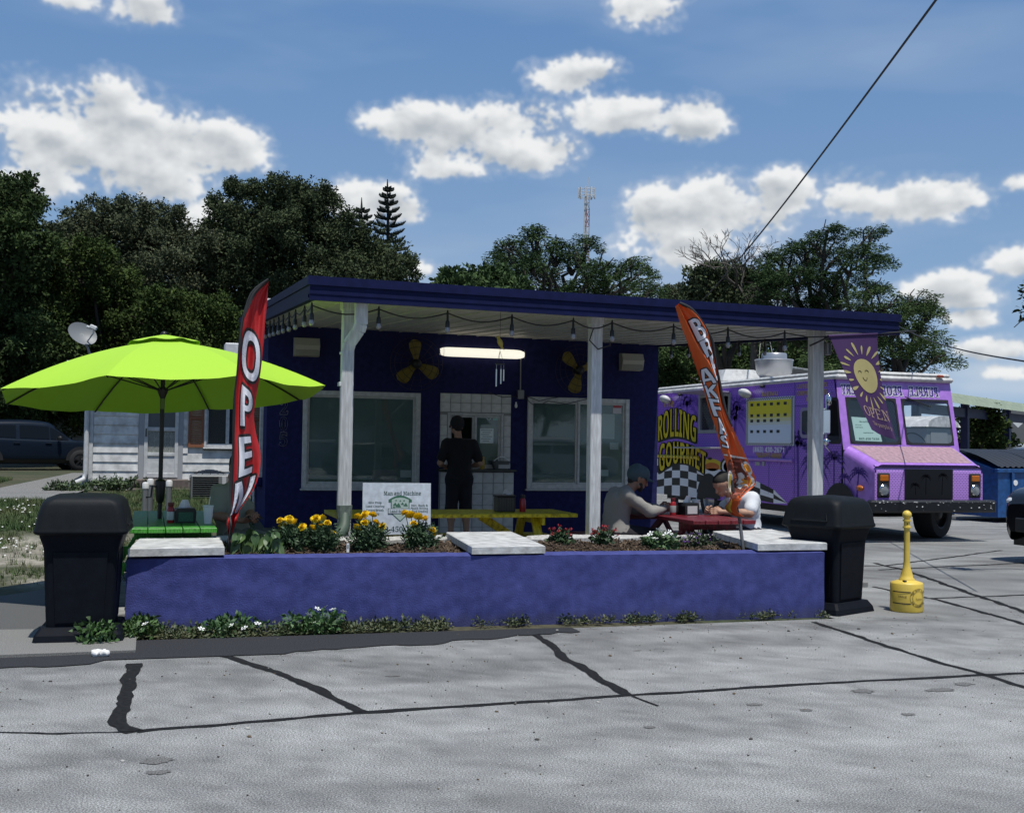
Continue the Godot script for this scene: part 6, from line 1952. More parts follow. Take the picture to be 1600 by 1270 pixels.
	b.bx(X - 0.02, 1.80, -22.33, X + 0.03, 2.62, -22.24, 0.004); b.bx(X - 0.02, 1.80, -21.01, X + 0.03, 2.62, -20.92, 0.004); b.bx(X - 0.02, 2.56, -22.24, X + 0.03, 2.62, -21.01, 0.004); b.bx(X - 0.02, 1.80, -22.24, X + 0.03, 1.87, -21.01, 0.004)
	var hf := put(b, "serving_hatch", alu, t)
	b = MB.new()
	b.quad(Vector3(X + 0.01, 1.87, -22.24), Vector3(X + 0.01, 1.87, -21.6), Vector3(X + 0.01, 2.56, -21.6), Vector3(X + 0.01, 2.56, -22.24), Vector3.LEFT)
	put(b, "pane", glass, hf)
	b = MB.new()
	b.bx(X - 0.005, 1.87, -21.64, X + 0.02, 2.56, -21.60); b.bx(X + 0.3, 0.9, -22.2, X + 0.34, 1.95, -21.1); b.bx(X + 0.5, 2.1, -22.2, X + 0.8, 2.14, -21.1)
	put(b, "hatch_shelf", alu, hf)
	b = MB.new()
	b.box(Vector3(0.62, 0.025, 1.38), Transform3D(Basis(Vector3.BACK, -0.04), Vector3(X - 0.33, 2.645, -21.62)), 0.004)
	put(b, "hatch_flap", M("truck_frame", Color.WHITE), hf)
	b = MB.new()
	b.bx(X - 0.36, 1.475, -22.85, X - 0.004, 1.51, -21.1, 0.006)
	put(b, "counter_shelf", alu, t)
	b = MB.new()
	b.tube([Vector3(X - 0.015, 1.285, -24.48), Vector3(X - 0.015, 1.285, -22.3)], [0.035], 8)
	put(b, "rub_rail", yel, t)
	b = MB.new()
	b.tube([Vector3(X - 0.015, 1.29, -21.1), Vector3(X - 0.015, 1.29, -18.52)], [0.03], 8)
	put(b, "rub_rail", plain, t)
	for i in 12:
		b = MB.new()
		b.tube([Vector3(X - 0.016, 1.285, -24.4 + i * 0.17), Vector3(X - 0.016, 1.285, -24.37 + i * 0.17)], [0.0362], 8)
		put(b, "rail_stripe", blk, t)
	b = MB.new()
	for q in [[-18.50, 0.47, -18.488, 2.72], [-17.58, 0.9, -17.57, 2.72], [-20.35, 0.47, -20.34, 1.2], [-19.4, 0.65, -19.39, 1.24], [-18.5, 2.28, -17.5, 2.29]]: b.bx(X - 0.003, q[1], q[0], X + 0.01, q[3], q[2])
	kind(put(b, "panel_seams", deep, t), "stuff")
	for z in [-23.75, -20.1]:
		b = MB.new()
		b.ball(Vector3(X - 0.14, 2.57, z), Vector3(0.13, 0.085, 0.16), 14, Basis(Vector3.BACK, -0.5))
		b.bx(X - 0.06, 2.53, z - 0.03, X, 2.61, z + 0.03)
		put(b, "floodlight", M("roof_white", Color.WHITE), t)
	b = MB.new()
	b.bx(X - 0.012, 1.17, -19.9, X, 1.24, -19.72); b.bx(X - 0.02, 1.17, -19.62, X, 1.25, -19.54)
	put(b, "vent_plate", alu, t)
	# print: palms, name, checkers, menu, telephone
	b = MB.new()
	for q in [[-18.36, 0.62, 0.98, 0.72, 1], [-17.85, 0.55, 0.75, 0.55, 2], [-17.22, 0.75, 0.60, 0.40, 3], [-16.60, 0.62, 0.50, 0.30, 4], [-16.92, 0.62, 0.42, 0.2, 5]]:
		lay(b, palm_print(q[0], q[1], q[2], q[3], q[4]), func(p): return Vector3(X - 0.003 if p.x < -16.97 else lerpf(11.26, 11.33, (p.x + 16.96) / 0.79) - 0.004, p.y, p.x), Vector3.LEFT, 0.25)
	put(b, "palm_print", deep, t)
	b = MB.new()
	for q in [[-20.72, 1.75, 0.55, 0.75, 6], [-22.9, 1.7, 0.75, 0.9, 7], [-20.75, 1.35, 0.75, 0.6, 8]]:
		lay(b, palm_print(q[0], q[1], q[2], q[3], q[4]), func(p): return D.call(Vector2(p.x, minf(p.y, 2.70)), 0.002) if p.x > -20.93 or p.x < -22.34 else D.call(Vector2(-22.34 if p.x < -21.6 else -20.93, minf(p.y, 2.7)), 0.002), Vector3.LEFT)
	put(b, "palm_print", midp, t)
	b = MB.new()
	var bw := MB.new()
	for i in 6:
		for j in 5:
			var z0 := -24.45 + i * 0.41
			var y0 := 0.42 + j * 0.165
			var arc := func(z): return 0.09 * sin(clampf((z + 24.45) / 2.46, 0, 1) * PI) - 0.02
			var k: MB = b if (i + j) % 2 else bw
			var q := []
			for e in [[0, 0], [1, 0], [1, 1], [0, 1]]:
				var z: float = z0 + e[0] * 0.41
				q.append(D.call(Vector2(z, y0 + e[1] * 0.165 + arc.call(z) * (1.0 if j + e[1] > 0 else 0.0)), 0.003))
			k.quad(q[0], q[1], q[2], q[3], Vector3.LEFT)
	put(b, "checker_black", blk, t)
	put(bw, "checker_white", wht, t)
	b = MB.new()
	bw = MB.new()
	for i in 5:
		for j in 3:
			var f := func(a: float, c: float) -> Vector3:
				var tp := lerpf(1.15, 0.63, a)
				var bt := lerpf(0.58, 0.45, a)
				return D.call(Vector2(lerpf(-21.2, -18.72, a), lerpf(bt, tp, c) if a < 0.98 else 0.5), 0.003)
			var k: MB = b if (i + j) % 2 else bw
			k.quad(f.call(i / 5.0, j / 3.0), f.call((i + 1) / 5.0, maxf(0, j / 3.0 - 0.0)), f.call((i + 1) / 5.0, (j + 1) / 3.0), f.call(i / 5.0, (j + 1) / 3.0), Vector3.LEFT)
	put(b, "checker_black", blk, t)
	put(bw, "checker_white", wht, t)
	var name_map := func(p: Vector2, z0: float, z1: float, lo: Callable, hi: Callable, off: float) -> Vector3:
		var s := p.x + 0.5
		return D.call(Vector2(lerpf(z0, z1, s), lerpf(lo.call(s), hi.call(s), p.y + 0.5)), off)
	var lo1 := func(s): return 1.63 + 0.12 * sin(s * PI) - 0.03 * s
	var hi1 := func(s): return 2.20 + 0.22 * sin(minf(1.0, s * 1.3) * PI * 0.72) - 0.20 * s * s
	var lo2 := func(s): return 0.90 + 0.24 * sin(s * PI) + 0.02 * s
	var hi2 := func(s): return 1.56 + 0.13 * sin(s * PI) - 0.16 * s
	for w in [["ROLLING", -24.38, -22.45, lo1, hi1], ["GOURMET", -24.3, -21.98, lo2, hi2]]:
		var g := fit(letters(w[0]), 1.0, 1.0)
		b = MB.new()
		lay(b, outline(g, 0.03), func(p): return name_map.call(p, w[1], w[2], w[3], w[4], 0.006), Vector3.LEFT, 0.15)
		for s in [0.05]: lay(b, tris(rrect(-0.53, -0.58, 0.53, -0.25, 0.1)), func(p): return name_map.call(p, w[1], w[2], w[3], w[4], 0.0045), Vector3.LEFT, 0.1)
		put(b, "lettering_shadow", blk, t)
		b = MB.new()
		lay(b, g, func(p): return name_map.call(p, w[1], w[2], w[3], w[4], 0.009), Vector3.LEFT, 0.15)
		put(b, "lettering", yel, t)
	var side := Basis(Vector3(0, 0, 1), Vector3(0, 1, 0), Vector3(-1, 0, 0))
	for q in [["The", 0.55, 0.17, -23.85, 2.49, gold], ["MENU", 0.58, 0.085, -19.37, 2.54, gold], ["(863) 430-2671", 1.15, 0.12, -19.42, 1.47, wht], ["FREE SPORTS BURGERS", 0.95, 0.065, -19.4, 1.385, gold], ["PARTY CATERING", 0.85, 0.06, -19.38, 1.335, gold], ["CATERING, EVENTS", 0.98, 0.09, -17.93, 2.63, gold], ["CORPORATE PARTIES", 0.98, 0.09, -17.93, 2.51, gold], ["& MORE", 0.4, 0.08, -17.9, 2.40, gold], ["f", 0.07, 0.13, -17.93, 1.45, wht], ["@", 0.12, 0.12, -17.75, 1.45, wht]]:
		write(q[0], q[1], q[2], Transform3D(side, Vector3(X - 0.006, q[4], q[3])), q[5], t)
	# menu board: graded print inside a checkered border
	b = MB.new()
	b.bx(X - 0.016, 1.56, -20.26, X - 0.001, 2.475, -18.50)
	var mb := put(b, "menu_board", wht, t)
	for i in 12:
		b = MB.new()
		var y1 := 2.42 - i * 0.0667
		b.quad(D.call(Vector2(-20.17, y1 - 0.0667), 0.018), D.call(Vector2(-18.59, y1 - 0.0667), 0.018), D.call(Vector2(-18.59, y1), 0.018), D.call(Vector2(-20.17, y1), 0.018), Vector3.LEFT)
		var k := smoothstep(0.28, 0.68, i / 11.0)
		put(b, "menu_band", M("menu_%d" % i, Color(0.74, 0.60, 0.02).lerp(Color(0.68, 0.74, 0.82), k), 0.4), mb)
	b = MB.new()
	for i in 44:
		for s in 2:
			if (i + s) % 2: continue
			for yy in [1.565, 2.43]: b.quad(D.call(Vector2(-20.25 + i * 0.0396, yy + s * 0.02), 0.0185), D.call(Vector2(-20.25 + (i + 1) * 0.0396, yy + s * 0.02), 0.0185), D.call(Vector2(-20.25 + (i + 1) * 0.0396, yy + 0.02 + s * 0.02), 0.0185), D.call(Vector2(-20.25 + i * 0.0396, yy + 0.02 + s * 0.02), 0.0185), Vector3.LEFT)
	for i in 44:
		for s in 2:
			if (i + s) % 2: continue
			for zz in [-20.25, -18.585]: b.quad(D.call(Vector2(zz + s * 0.037, 1.6 + i * 0.019), 0.0185), D.call(Vector2(zz + (s + 1) * 0.037, 1.6 + i * 0.019), 0.0185), D.call(Vector2(zz + (s + 1) * 0.037, 1.619 + i * 0.019), 0.0185), D.call(Vector2(zz + s * 0.037, 1.619 + i * 0.019), 0.0185), Vector3.LEFT)
	kind(put(b, "checker_border", blk, mb), "stuff")
	for r in [[2.345, 6], [2.135, 6], [2.03, 5], [1.825, 5]]:
		for i in r[1]:
			b = MB.new()
			var z: float = -20.03 + i * 0.247
			b.quad(D.call(Vector2(z - 0.055, r[0] - 0.028), 0.0195), D.call(Vector2(z + 0.055, r[0] - 0.028), 0.0195), D.call(Vector2(z + 0.055, r[0] + 0.028), 0.0195), D.call(Vector2(z - 0.055, r[0] + 0.028), 0.0195), Vector3.LEFT)
			put(b, "menu_block", blk, mb)
	# printed food: burger, fries in a white tray with flames
	for q in [[-20.55, 1.49, 0.17, 0.05, gold], [-20.55, 1.43, 0.18, 0.025, blk], [-20.55, 1.405, 0.17, 0.02, M("print_lime", Color.WHITE)], [-20.55, 1.37, 0.18, 0.035, gold], [-20.5, 1.31, 0.3, 0.02, wht], [-21.75, 1.13, 0.5, 0.14, yel], [-21.7, 1.1, 0.33, 0.09, M("print_orange", Color(0.5, 0.13, 0.01), 0.4)], [-21.65, 0.98, 0.42, 0.09, wht], [-21.0, 1.12, 0.34, 0.2, blk], [-21.0, 1.12, 0.26, 0.15, wht], [-21.0, 1.12, 0.2, 0.11, midp], [-22.1, 1.24, 0.12, 0.04, blk], [-21.8, 1.27, 0.1, 0.03, blk]]:
		b = MB.new()
		var off: float = 0.0045 + 0.0011 * (int(q[1] * 1000 + q[2] * 170) % 5)
		lay(b, tris(ellipse(q[0], q[1], q[2], q[3], 20)), func(p): return D.call(p, off), Vector3.LEFT)
		put(b, "food_print", q[4], t)
	# mirror-written name over the windscreens
	var fl := Basis(Vector3(-1, 0, 0), Vector3.UP, Vector3(0, 0, 1))
	for q in [["PURPLE", 12.99 + 0.03, 0.60], ["PEOPLE", 12.26, 0.62], ["EATERY", 11.62, 0.55]]:
		var g := fit(letters(q[0], "Droid Serif"), q[2], 0.165)
		b = MB.new()
		lay(b, outline(g, 0.014), func(p): return fm.call(Vector2(q[1] - p.x, 2.545 + p.y)) + Vector3(0, 0, 0.006), Vector3.BACK)
		lay(b, g, func(p): return fm.call(Vector2(q[1] - p.x + 0.012, 2.545 + p.y - 0.02)) + Vector3(0, 0, 0.005), Vector3.BACK)
		put(b, "lettering_edge", wht, t)
		b = MB.new()
		lay(b, g, func(p): return fm.call(Vector2(q[1] - p.x, 2.545 + p.y)) + Vector3(0, 0, 0.010), Vector3.BACK)
		put(b, "lettering", deep, t)
	# wheels, arches, under-body
	for q in [[-21.85, 0.52], [-17.03, 0.50]]:
		b = MB.new()
		var pts := PackedVector2Array()
		for i in 17: pts.append(Vector2(q[0] + cos(PI * i / 16.0) * q[1], 0.44 + sin(PI * i / 16.0) * q[1]))
		lay(b, tris(pts), func(p): return D.call(p, 0.0115) + Vector3(0.05 if p.x > -16.97 else 0.0, 0, 0) * 0.0, Vector3.LEFT)
		put(b, "wheel_arch", rub, t)
	wheel(t, Vector3(X + 0.12, 0.42, -21.85), 0.42, 0.24, 0, alu)
	wheel(t, Vector3(X1 - 0.2, 0.42, -21.85), 0.42, 0.24, 0, alu)
	wheel(t, Vector3(X + 0.22, 0.42, -17.03), 0.42, 0.24, -0.25, alu)
	wheel(t, Vector3(13.05, 0.42, -16.95), 0.43, 0.34, -1.1, rub)
	b = MB.new()
	b.bx(X + 0.2, 0.32, -24.3, X1 - 0.3, 0.5, -17.6)
	b.tube([Vector3(13.3, 0.35, -17.6), Vector3(13.62, 0.33, -17.3)], [0.04], 8)
	put(b, "chassis", rub, t)
	b = MB.new()
	b.bx(13.5, 0.30, -17.9, 13.75, 0.36, -17.2, 0.01); b.bx(13.45, 0.42, -17.9, 13.65, 0.47, -17.2, 0.01)
	put(b, "step", M("galvanised", Color.WHITE), t)
	# roof fittings
	b = MB.new()
	b.lathe([Vector2(0.001, 2.87), Vector2(0.22, 2.875), Vector2(0.30, 2.97), Vector2(0.36, 3.05), Vector2(0.385, 3.30), Vector2(0.40, 3.305), Vector2(0.385, 3.32), Vector2(0.26, 3.33), Vector2(0.255, 3.43), Vector2(0.24, 3.45), Vector2(0.001, 3.46)], 32, T(12.2, 0, -20.86))
	put(b, "exhaust_fan", alu, t)
	b = MB.new()
	frustum(b, 0.95, 0.8, 0.0, 1.0, 0.85, 0.06, 0.1)
	frustum(b, 1.0, 0.85, 0.061, 0.72, 0.62, 0.32, 0.12)
	put(b, "air_conditioner", M("roof_white", Color.WHITE), t, T(12.2, 2.872, -22.45))
	var rv := MB.new()
	rv.ball(Vector3.ZERO, Vector3(0.006, 0.011, 0.011), 6)
	var rx := []
	var rc := []
	for i in 62:
		for y in [2.665, 1.225]:
			if y < 2.0 and -24.4 + i * 0.118 < -21.0: continue
			rx.append(T(X - 0.003, y, -24.4 + i * 0.118)); rc.append(Color.WHITE)
	for i in 20:
		for z in [-18.56, -18.44]: rx.append(T(X - 0.003, 0.6 + i * 0.106, z)); rc.append(Color.WHITE)
	many(rv.mesh(), rx, rc, "rivets", M("rivet", Color(0.20, 0.10, 0.36), 0.4), t)
	rebase(t, Vector3(12.42, 0, -20.2))

# ---------------------------------------------------------------- surroundings
func make_house() -> void:
	var siding := M("siding_white", Color(0.80, 0.80, 0.79), 0.6, {"tex": "grime", "sc": 0.35})
	var trim := M("trim_white", Color(0.62, 0.63, 0.64), 0.5, {"tex": "mottle", "sc": 1.0})
	var greyt := M("trim_grey", Color(0.32, 0.33, 0.35), 0.6)
	var dk := M("dark_glass", Color.BLACK)
	var h := thing("white_house", "small white clapboard house with a storm door and brown shutter", "house")
	var Z := -25.2
	var b := MB.new()
	b.bx(-1.14, 0.3, -34.0, 6.5, 2.95, Z)
	put(b, "wall", siding, h)
	rng.seed = 31
	for seg in [[-1.08, -0.20, 0.64, 15], [0.70, 4.2, 0.64, 15]]:
		for i in 12:
			var y: float = 0.64 + i * 0.19
			var parts := [[seg[0], seg[1]]]
			if seg[0] > 0 and y + 0.19 > 1.36 and y < 2.55: parts = [[0.70, 0.795], [2.15, 4.2]]
			for p in parts:
				var s := MB.new()
				s.quad(Vector3(p[0], y, Z + 0.028), Vector3(p[1], y, Z + 0.028), Vector3(p[1], y + 0.194, Z + 0.006), Vector3(p[0], y + 0.194, Z + 0.006), Vector3.BACK)
				s.quad(Vector3(p[0], y, Z + 0.028), Vector3(p[1], y, Z + 0.028), Vector3(p[1], y, Z + 0.002), Vector3(p[0], y, Z + 0.002), Vector3.DOWN)
				put(s, "siding_board", siding, h)
	b = MB.new()
	b.bx(-1.16, 0.62, Z - 0.05, -1.085, 2.95, Z + 0.04, 0.004)
	b.bx(-1.14, 0.3, Z, 4.2, 0.605, Z + 0.02)
	put(b, "corner_board", trim, h)
	b = MB.new()
	for q in [[-0.19, -0.085], [0.60, 0.70]]: b.bx(q[0], 0.64, Z, q[1], 2.85, Z + 0.03, 0.004)
	put(b, "door_casing", greyt, h)
	b = MB.new()
	for q in [[-0.083, 0.70, -0.01, 2.8], [0.53, 0.70, 0.60, 2.8], [-0.01, 0.70, 0.53, 0.79], [-0.01, 1.15, 0.53, 1.22], [-0.01, 1.67, 0.53, 1.75], [-0.01, 2.7, 0.53, 2.8]]: b.bx(q[0], q[1], Z, q[2], q[3], Z + 0.05, 0.004)
	b.bx(-0.01, 0.79, Z, 0.53, 1.15, Z + 0.03)
	var dr := put(b, "storm_door", trim, h)
	b = MB.new()
	b.bx(-0.01, 1.75, Z, 0.53, 2.7, Z + 0.02)
	put(b, "screen", M("screen_grey", Color(0.10, 0.11, 0.11), 0.6), dr)
	b = MB.new()
	b.bx(-0.01, 1.22, Z, 0.53, 1.67, Z + 0.02); b.bx(-0.01, 1.43, Z + 0.02, 0.53, 1.455, Z + 0.03)
	put(b, "pane", M("curtain_grey", Color(0.30, 0.31, 0.29), 0.4, {"tex": "wood", "sc": 2.0}), dr)
	b = MB.new()
	b.bx(-0.06, 1.55, Z + 0.05, -0.035, 1.72, Z + 0.09, 0.008)
	put(b, "handle", dk, dr)
	b = MB.new()
	b.bx(0.80, 1.34, Z, 1.12, 1.40, Z + 0.05); b.bx(0.80, 2.50, Z, 1.12, 2.56, Z + 0.05); b.bx(0.80, 1.40, Z, 0.845, 2.5, Z + 0.05); b.bx(1.075, 1.40, Z, 1.12, 2.5, Z + 0.05); b.bx(0.845, 1.93, Z, 1.075, 1.98, Z + 0.05)
	var sh := put(b, "shutter", M("shutter_brown", Color(0.23, 0.085, 0.04), 0.6), h)
	for i in 24:
		b = MB.new()
		b.bar(Vector3(0.845, 1.425 + i * 0.0445, Z + 0.025), Vector3(1.075, 1.425 + i * 0.0445, Z + 0.025), 0.03, 0.012, Vector3(0, 1, 1))
		put(b, "slat", M("shutter_slat", Color(0.34, 0.17, 0.09), 0.6), sh)
	var fr := framed(h, "window", 1.12, 1.34, 2.15, 2.5, Z + 0.03, trim, [1.60], pane("house_glass", 0.3, Color(0.1, 0.12, 0.12)), 0.05)
	b = MB.new()
	b.bx(1.14, 1.36, Z - 0.1, 2.13, 2.48, Z + 0.001)
	put(b, "curtain", M("curtain_dark", Color(0.05, 0.055, 0.05), 0.9, {"tex": "grime", "sc": 3.0}), fr)
	b = MB.new()
	b.bx(1.10, 1.29, Z, 2.18, 1.335, Z + 0.04)
	put(b, "window_ledge", dk, fr)
	b = MB.new()
	b.prism(PackedVector2Array([Vector2(34.4, 2.93), Vector2(24.7, 2.93), Vector2(24.7, 3.03), Vector2(34.4, 3.3)]), 8.4, Transform3D(Basis(Vector3(0, 0, -1), Vector3(0, 1, 0), Vector3(1, 0, 0)), Vector3(6.8, 0, 0)))
	put(b, "roof", M("shingle_grey", Color(0.20, 0.20, 0.20), 0.9, {"tex": "speck", "sc": 0.8}), h)
	b = MB.new()
	b.bx(-1.6, 2.90, -24.72, 6.8, 3.05, -24.66, 0.01)
	put(b, "gutter", trim, h)
	b = MB.new()
	b.bx(2.5, 3.0, -27.6, 3.3, 4.62, -27.0, 0.01); b.bx(2.44, 4.62, -27.66, 3.36, 4.78, -26.94, 0.01)
	put(b, "chimney", trim, h)
	b = MB.new()
	b.bx(1.50, 3.04, -25.4, 1.95, 3.56, -25.0, 0.02); b.bx(1.15, 3.02, -25.5, 2.2, 3.40, -25.05)
	put(b, "eave_box", trim, h)
	b = MB.new()
	b.tube([Vector3(-1.21, 2.92, Z + 0.08), Vector3(-1.21, 0.78, Z + 0.08), Vector3(-1.24, 0.66, Z + 0.12), Vector3(-1.42, 0.58, Z + 0.3)], [0.05], 8)
	put(b, "downspout", trim, h)
	for i in 2:
		b = MB.new()
		b.bx(-0.28, 0.3 + i * 0.0, Z, 0.82, 0.50 + i * 0.17, Z + 0.95 - i * 0.45, 0.012)
		put(b, "step", M("step_brown", Color(0.16, 0.13, 0.115), 0.85, {"tex": "grime", "sc": 1.0}), h)
	b = MB.new()
	b.tube([Vector3(-1.1, 0.62, Z + 0.04), Vector3(-0.3, 0.615, Z + 0.045), Vector3(0.1, 0.58, Z + 0.05), Vector3(0.8, 0.62, Z + 0.04)], [0.009], 5)
	put(b, "cable", dk, h)
	rebase(h, Vector3(2.0, 0.42, -29.0))
	var d := thing("satellite_dish", "grey satellite dish on a bent arm above the lime umbrella", "satellite dish", Vector3(-1.25, 3.5, -25.3))
	var gm := M("dish_grey", Color(0.16, 0.17, 0.18), 0.5)
	b = MB.new()
	var db := Basis(Vector3.BACK, -0.55) * Basis(Vector3.RIGHT, 1.0)
	b.grid(24, 6, func(u, v): return Vector3(-0.11, 0.12, 0.05) + db * Vector3(cos(u * TAU) * v * 0.30, v * v * 0.06, sin(u * TAU) * v * 0.25), true)
	put(b, "reflector", gm, d)
	b = MB.new()
	b.tube([Vector3(0.1, -0.4, 0), Vector3(0.0, -0.12, 0), Vector3(-0.06, -0.05, 0), Vector3(-0.07, 0.08, 0)], [0.024], 8)
	put(b, "mast", M("galvanised", Color.WHITE), d)
	b = MB.new()
	b.tube([Vector3(-0.02, -0.04, 0.08), Vector3(0.12, 0.14, 0.3), Vector3(0.14, 0.24, 0.32)], [0.016], 8)
	put(b, "feed_arm", trim, d)
	b = MB.new()
	b.box(Vector3(0.15, 0.09, 0.09), Transform3D(Basis(Vector3.BACK, -0.4), Vector3(0.12, 0.26, 0.32)), 0.02)
	b.lathe([Vector2(0.03, -0.06), Vector2(0.03, 0.04), Vector2(0.001, 0.05)], 10, Transform3D(Basis(Vector3.BACK, 1.2), Vector3(0.03, 0.26, 0.32)))
	put(b, "receiver", trim, d)
	var ac := thing("air_conditioner_unit", "grey outdoor air conditioner unit standing before the white house", "air conditioner", Vector3(1.06, 0.36, -21.3))
	b = MB.new()
	b.box(Vector3(0.66, 0.50, 0.66), T(0, 0.27, 0), 0.02)
	put(b, "casing", M("ac_grey", Color(0.17, 0.18, 0.18), 0.5), ac)
	b = MB.new()
	b.bx(-0.30, 0.05, 0.331, 0.14, 0.50, 0.338); b.bx(-0.338, 0.05, -0.3, -0.331, 0.5, 0.3)
	put(b, "coil_grille", dk, ac)
	for i in 12:
		b = MB.new()
		b.bx(-0.30, 0.06 + i * 0.038, 0.339, 0.14, 0.066 + i * 0.038, 0.343)
		put(b, "fin", M("ac_grey", Color.WHITE), ac)
	b = MB.new()
	b.bx(0.2, 0.2, 0.331, 0.27, 0.5, 0.345)
	put(b, "panel_strip", trim, ac)
	b = MB.new()
	for r in [0.08, 0.14, 0.2, 0.26]: b.grid(28, 4, func(u, v): return Vector3(cos(u * TAU) * (r + 0.008 * cos(v * TAU)), 0.55 + 0.06 * (1.0 - r * r * 13.0) + 0.008 * sin(v * TAU), sin(u * TAU) * (r + 0.008 * cos(v * TAU))))
	for k in 12: b.tube([Vector3(0, 0.61, 0), Vector3(cos(TAU * k / 12) * 0.28, 0.54, sin(TAU * k / 12) * 0.28)], [0.006], 4, false)
	put(b, "fan_guard", dk, ac)
	var labs := ["grey pipe bollard with a white cap, frontmost left of the umbrella pole", "white-capped grey pipe bollard just behind and right of the frontmost one", "white-capped grey pipe bollard directly behind the umbrella pole"]
	for i in 3:
		var p := Vector3([-0.02, 0.045, 0.30][i], 0.0, [-16.9, -17.4, -17.2][i])
		p.y = rise(p.x, p.z)
		var bo := thing("bollard", labs[i], "bollard", p, 0, "capped pipe bollards on the lawn")
		b = MB.new()
		b.tube([Vector3(0, -0.05, 0), Vector3(0, 0.60, 0)], [0.04], 14)
		put(b, "pipe", M("galvanised", Color.WHITE), bo)
		b = MB.new()
		b.lathe([Vector2(0.046, 0.58), Vector2(0.047, 0.65), Vector2(0.03, 0.67), Vector2(0.001, 0.672)], 16)
		put(b, "cap", M("roof_white", Color.WHITE), bo)
	# pale shed far behind, shrub with bare twigs, litter of plants along the house foot
	var sd := thing("shed", "pale panelled shed wall in the gap left of the white house", "shed", Vector3(-2.0, 0.44, -48.6))
	b = MB.new()
	b.bx(-1.6, 0, -2, 1.4, 2.6, 0)
	put(b, "wall", M("shed_grey", Color(0.42, 0.45, 0.45), 0.8), sd)
	for i in 8:
		b = MB.new()
		b.bx(-1.5 + i * 0.36, 0, 0.002, -1.48 + i * 0.36, 2.6, 0.02)
		put(b, "batten", greyt, sd)
	b = MB.new()
	b.prism(PackedVector2Array([Vector2(-1.8, 2.6), Vector2(1.6, 2.6), Vector2(-0.1, 3.4)]), 2.2, T(0, 0, 0.1))
	put(b, "roof", greyt, sd)
	var tw := thing("bare_twig_shrub", "leafless pale twiggy shrub in front of the parked blue car", "shrub", Vector3(-4.65, 0.45, -31.5))
	for k in 7:
		b = MB.new()
		var dx := rng.randf_range(-0.55, 0.55)
		b.tube([Vector3(0, 0, 0), Vector3(dx * 0.4, 0.25, rng.randf_range(-0.1, 0.1)), Vector3(dx, rng.randf_range(0.5, 0.75), rng.randf_range(-0.2, 0.2))], [0.022, 0.016, 0.01], 6)
		b.tube([Vector3(dx * 0.4, 0.25, 0), Vector3(dx * 0.4 + 0.15, 0.5, 0.1)], [0.012, 0.006], 5)
		put(b, "twig", M("twig", Color(0.26, 0.235, 0.21), 0.9), tw)
	var lm := leaf_mesh(8, 0.05, 0.08, 0.035, 22, 0.5)
	var hb := thing("low_shrubs", "low green plants growing along the foot of the white house", "shrubs", Vector3(-0.6, 0.42, -24.75))
	foliage(hb, lm, M("leaf", Color.WHITE), Vector3(0.0, 0.12, 0), Vector3(0.7, 0.16, 0.22), 150, Color(0.03, 0.06, 0.022), Color(0.08, 0.12, 0.045))
	foliage(hb, lm, M("leaf", Color.WHITE), Vector3(-0.9, 0.08, 0.6), Vector3(0.5, 0.12, 0.3), 90, Color(0.03, 0.06, 0.022), Color(0.08, 0.12, 0.045))
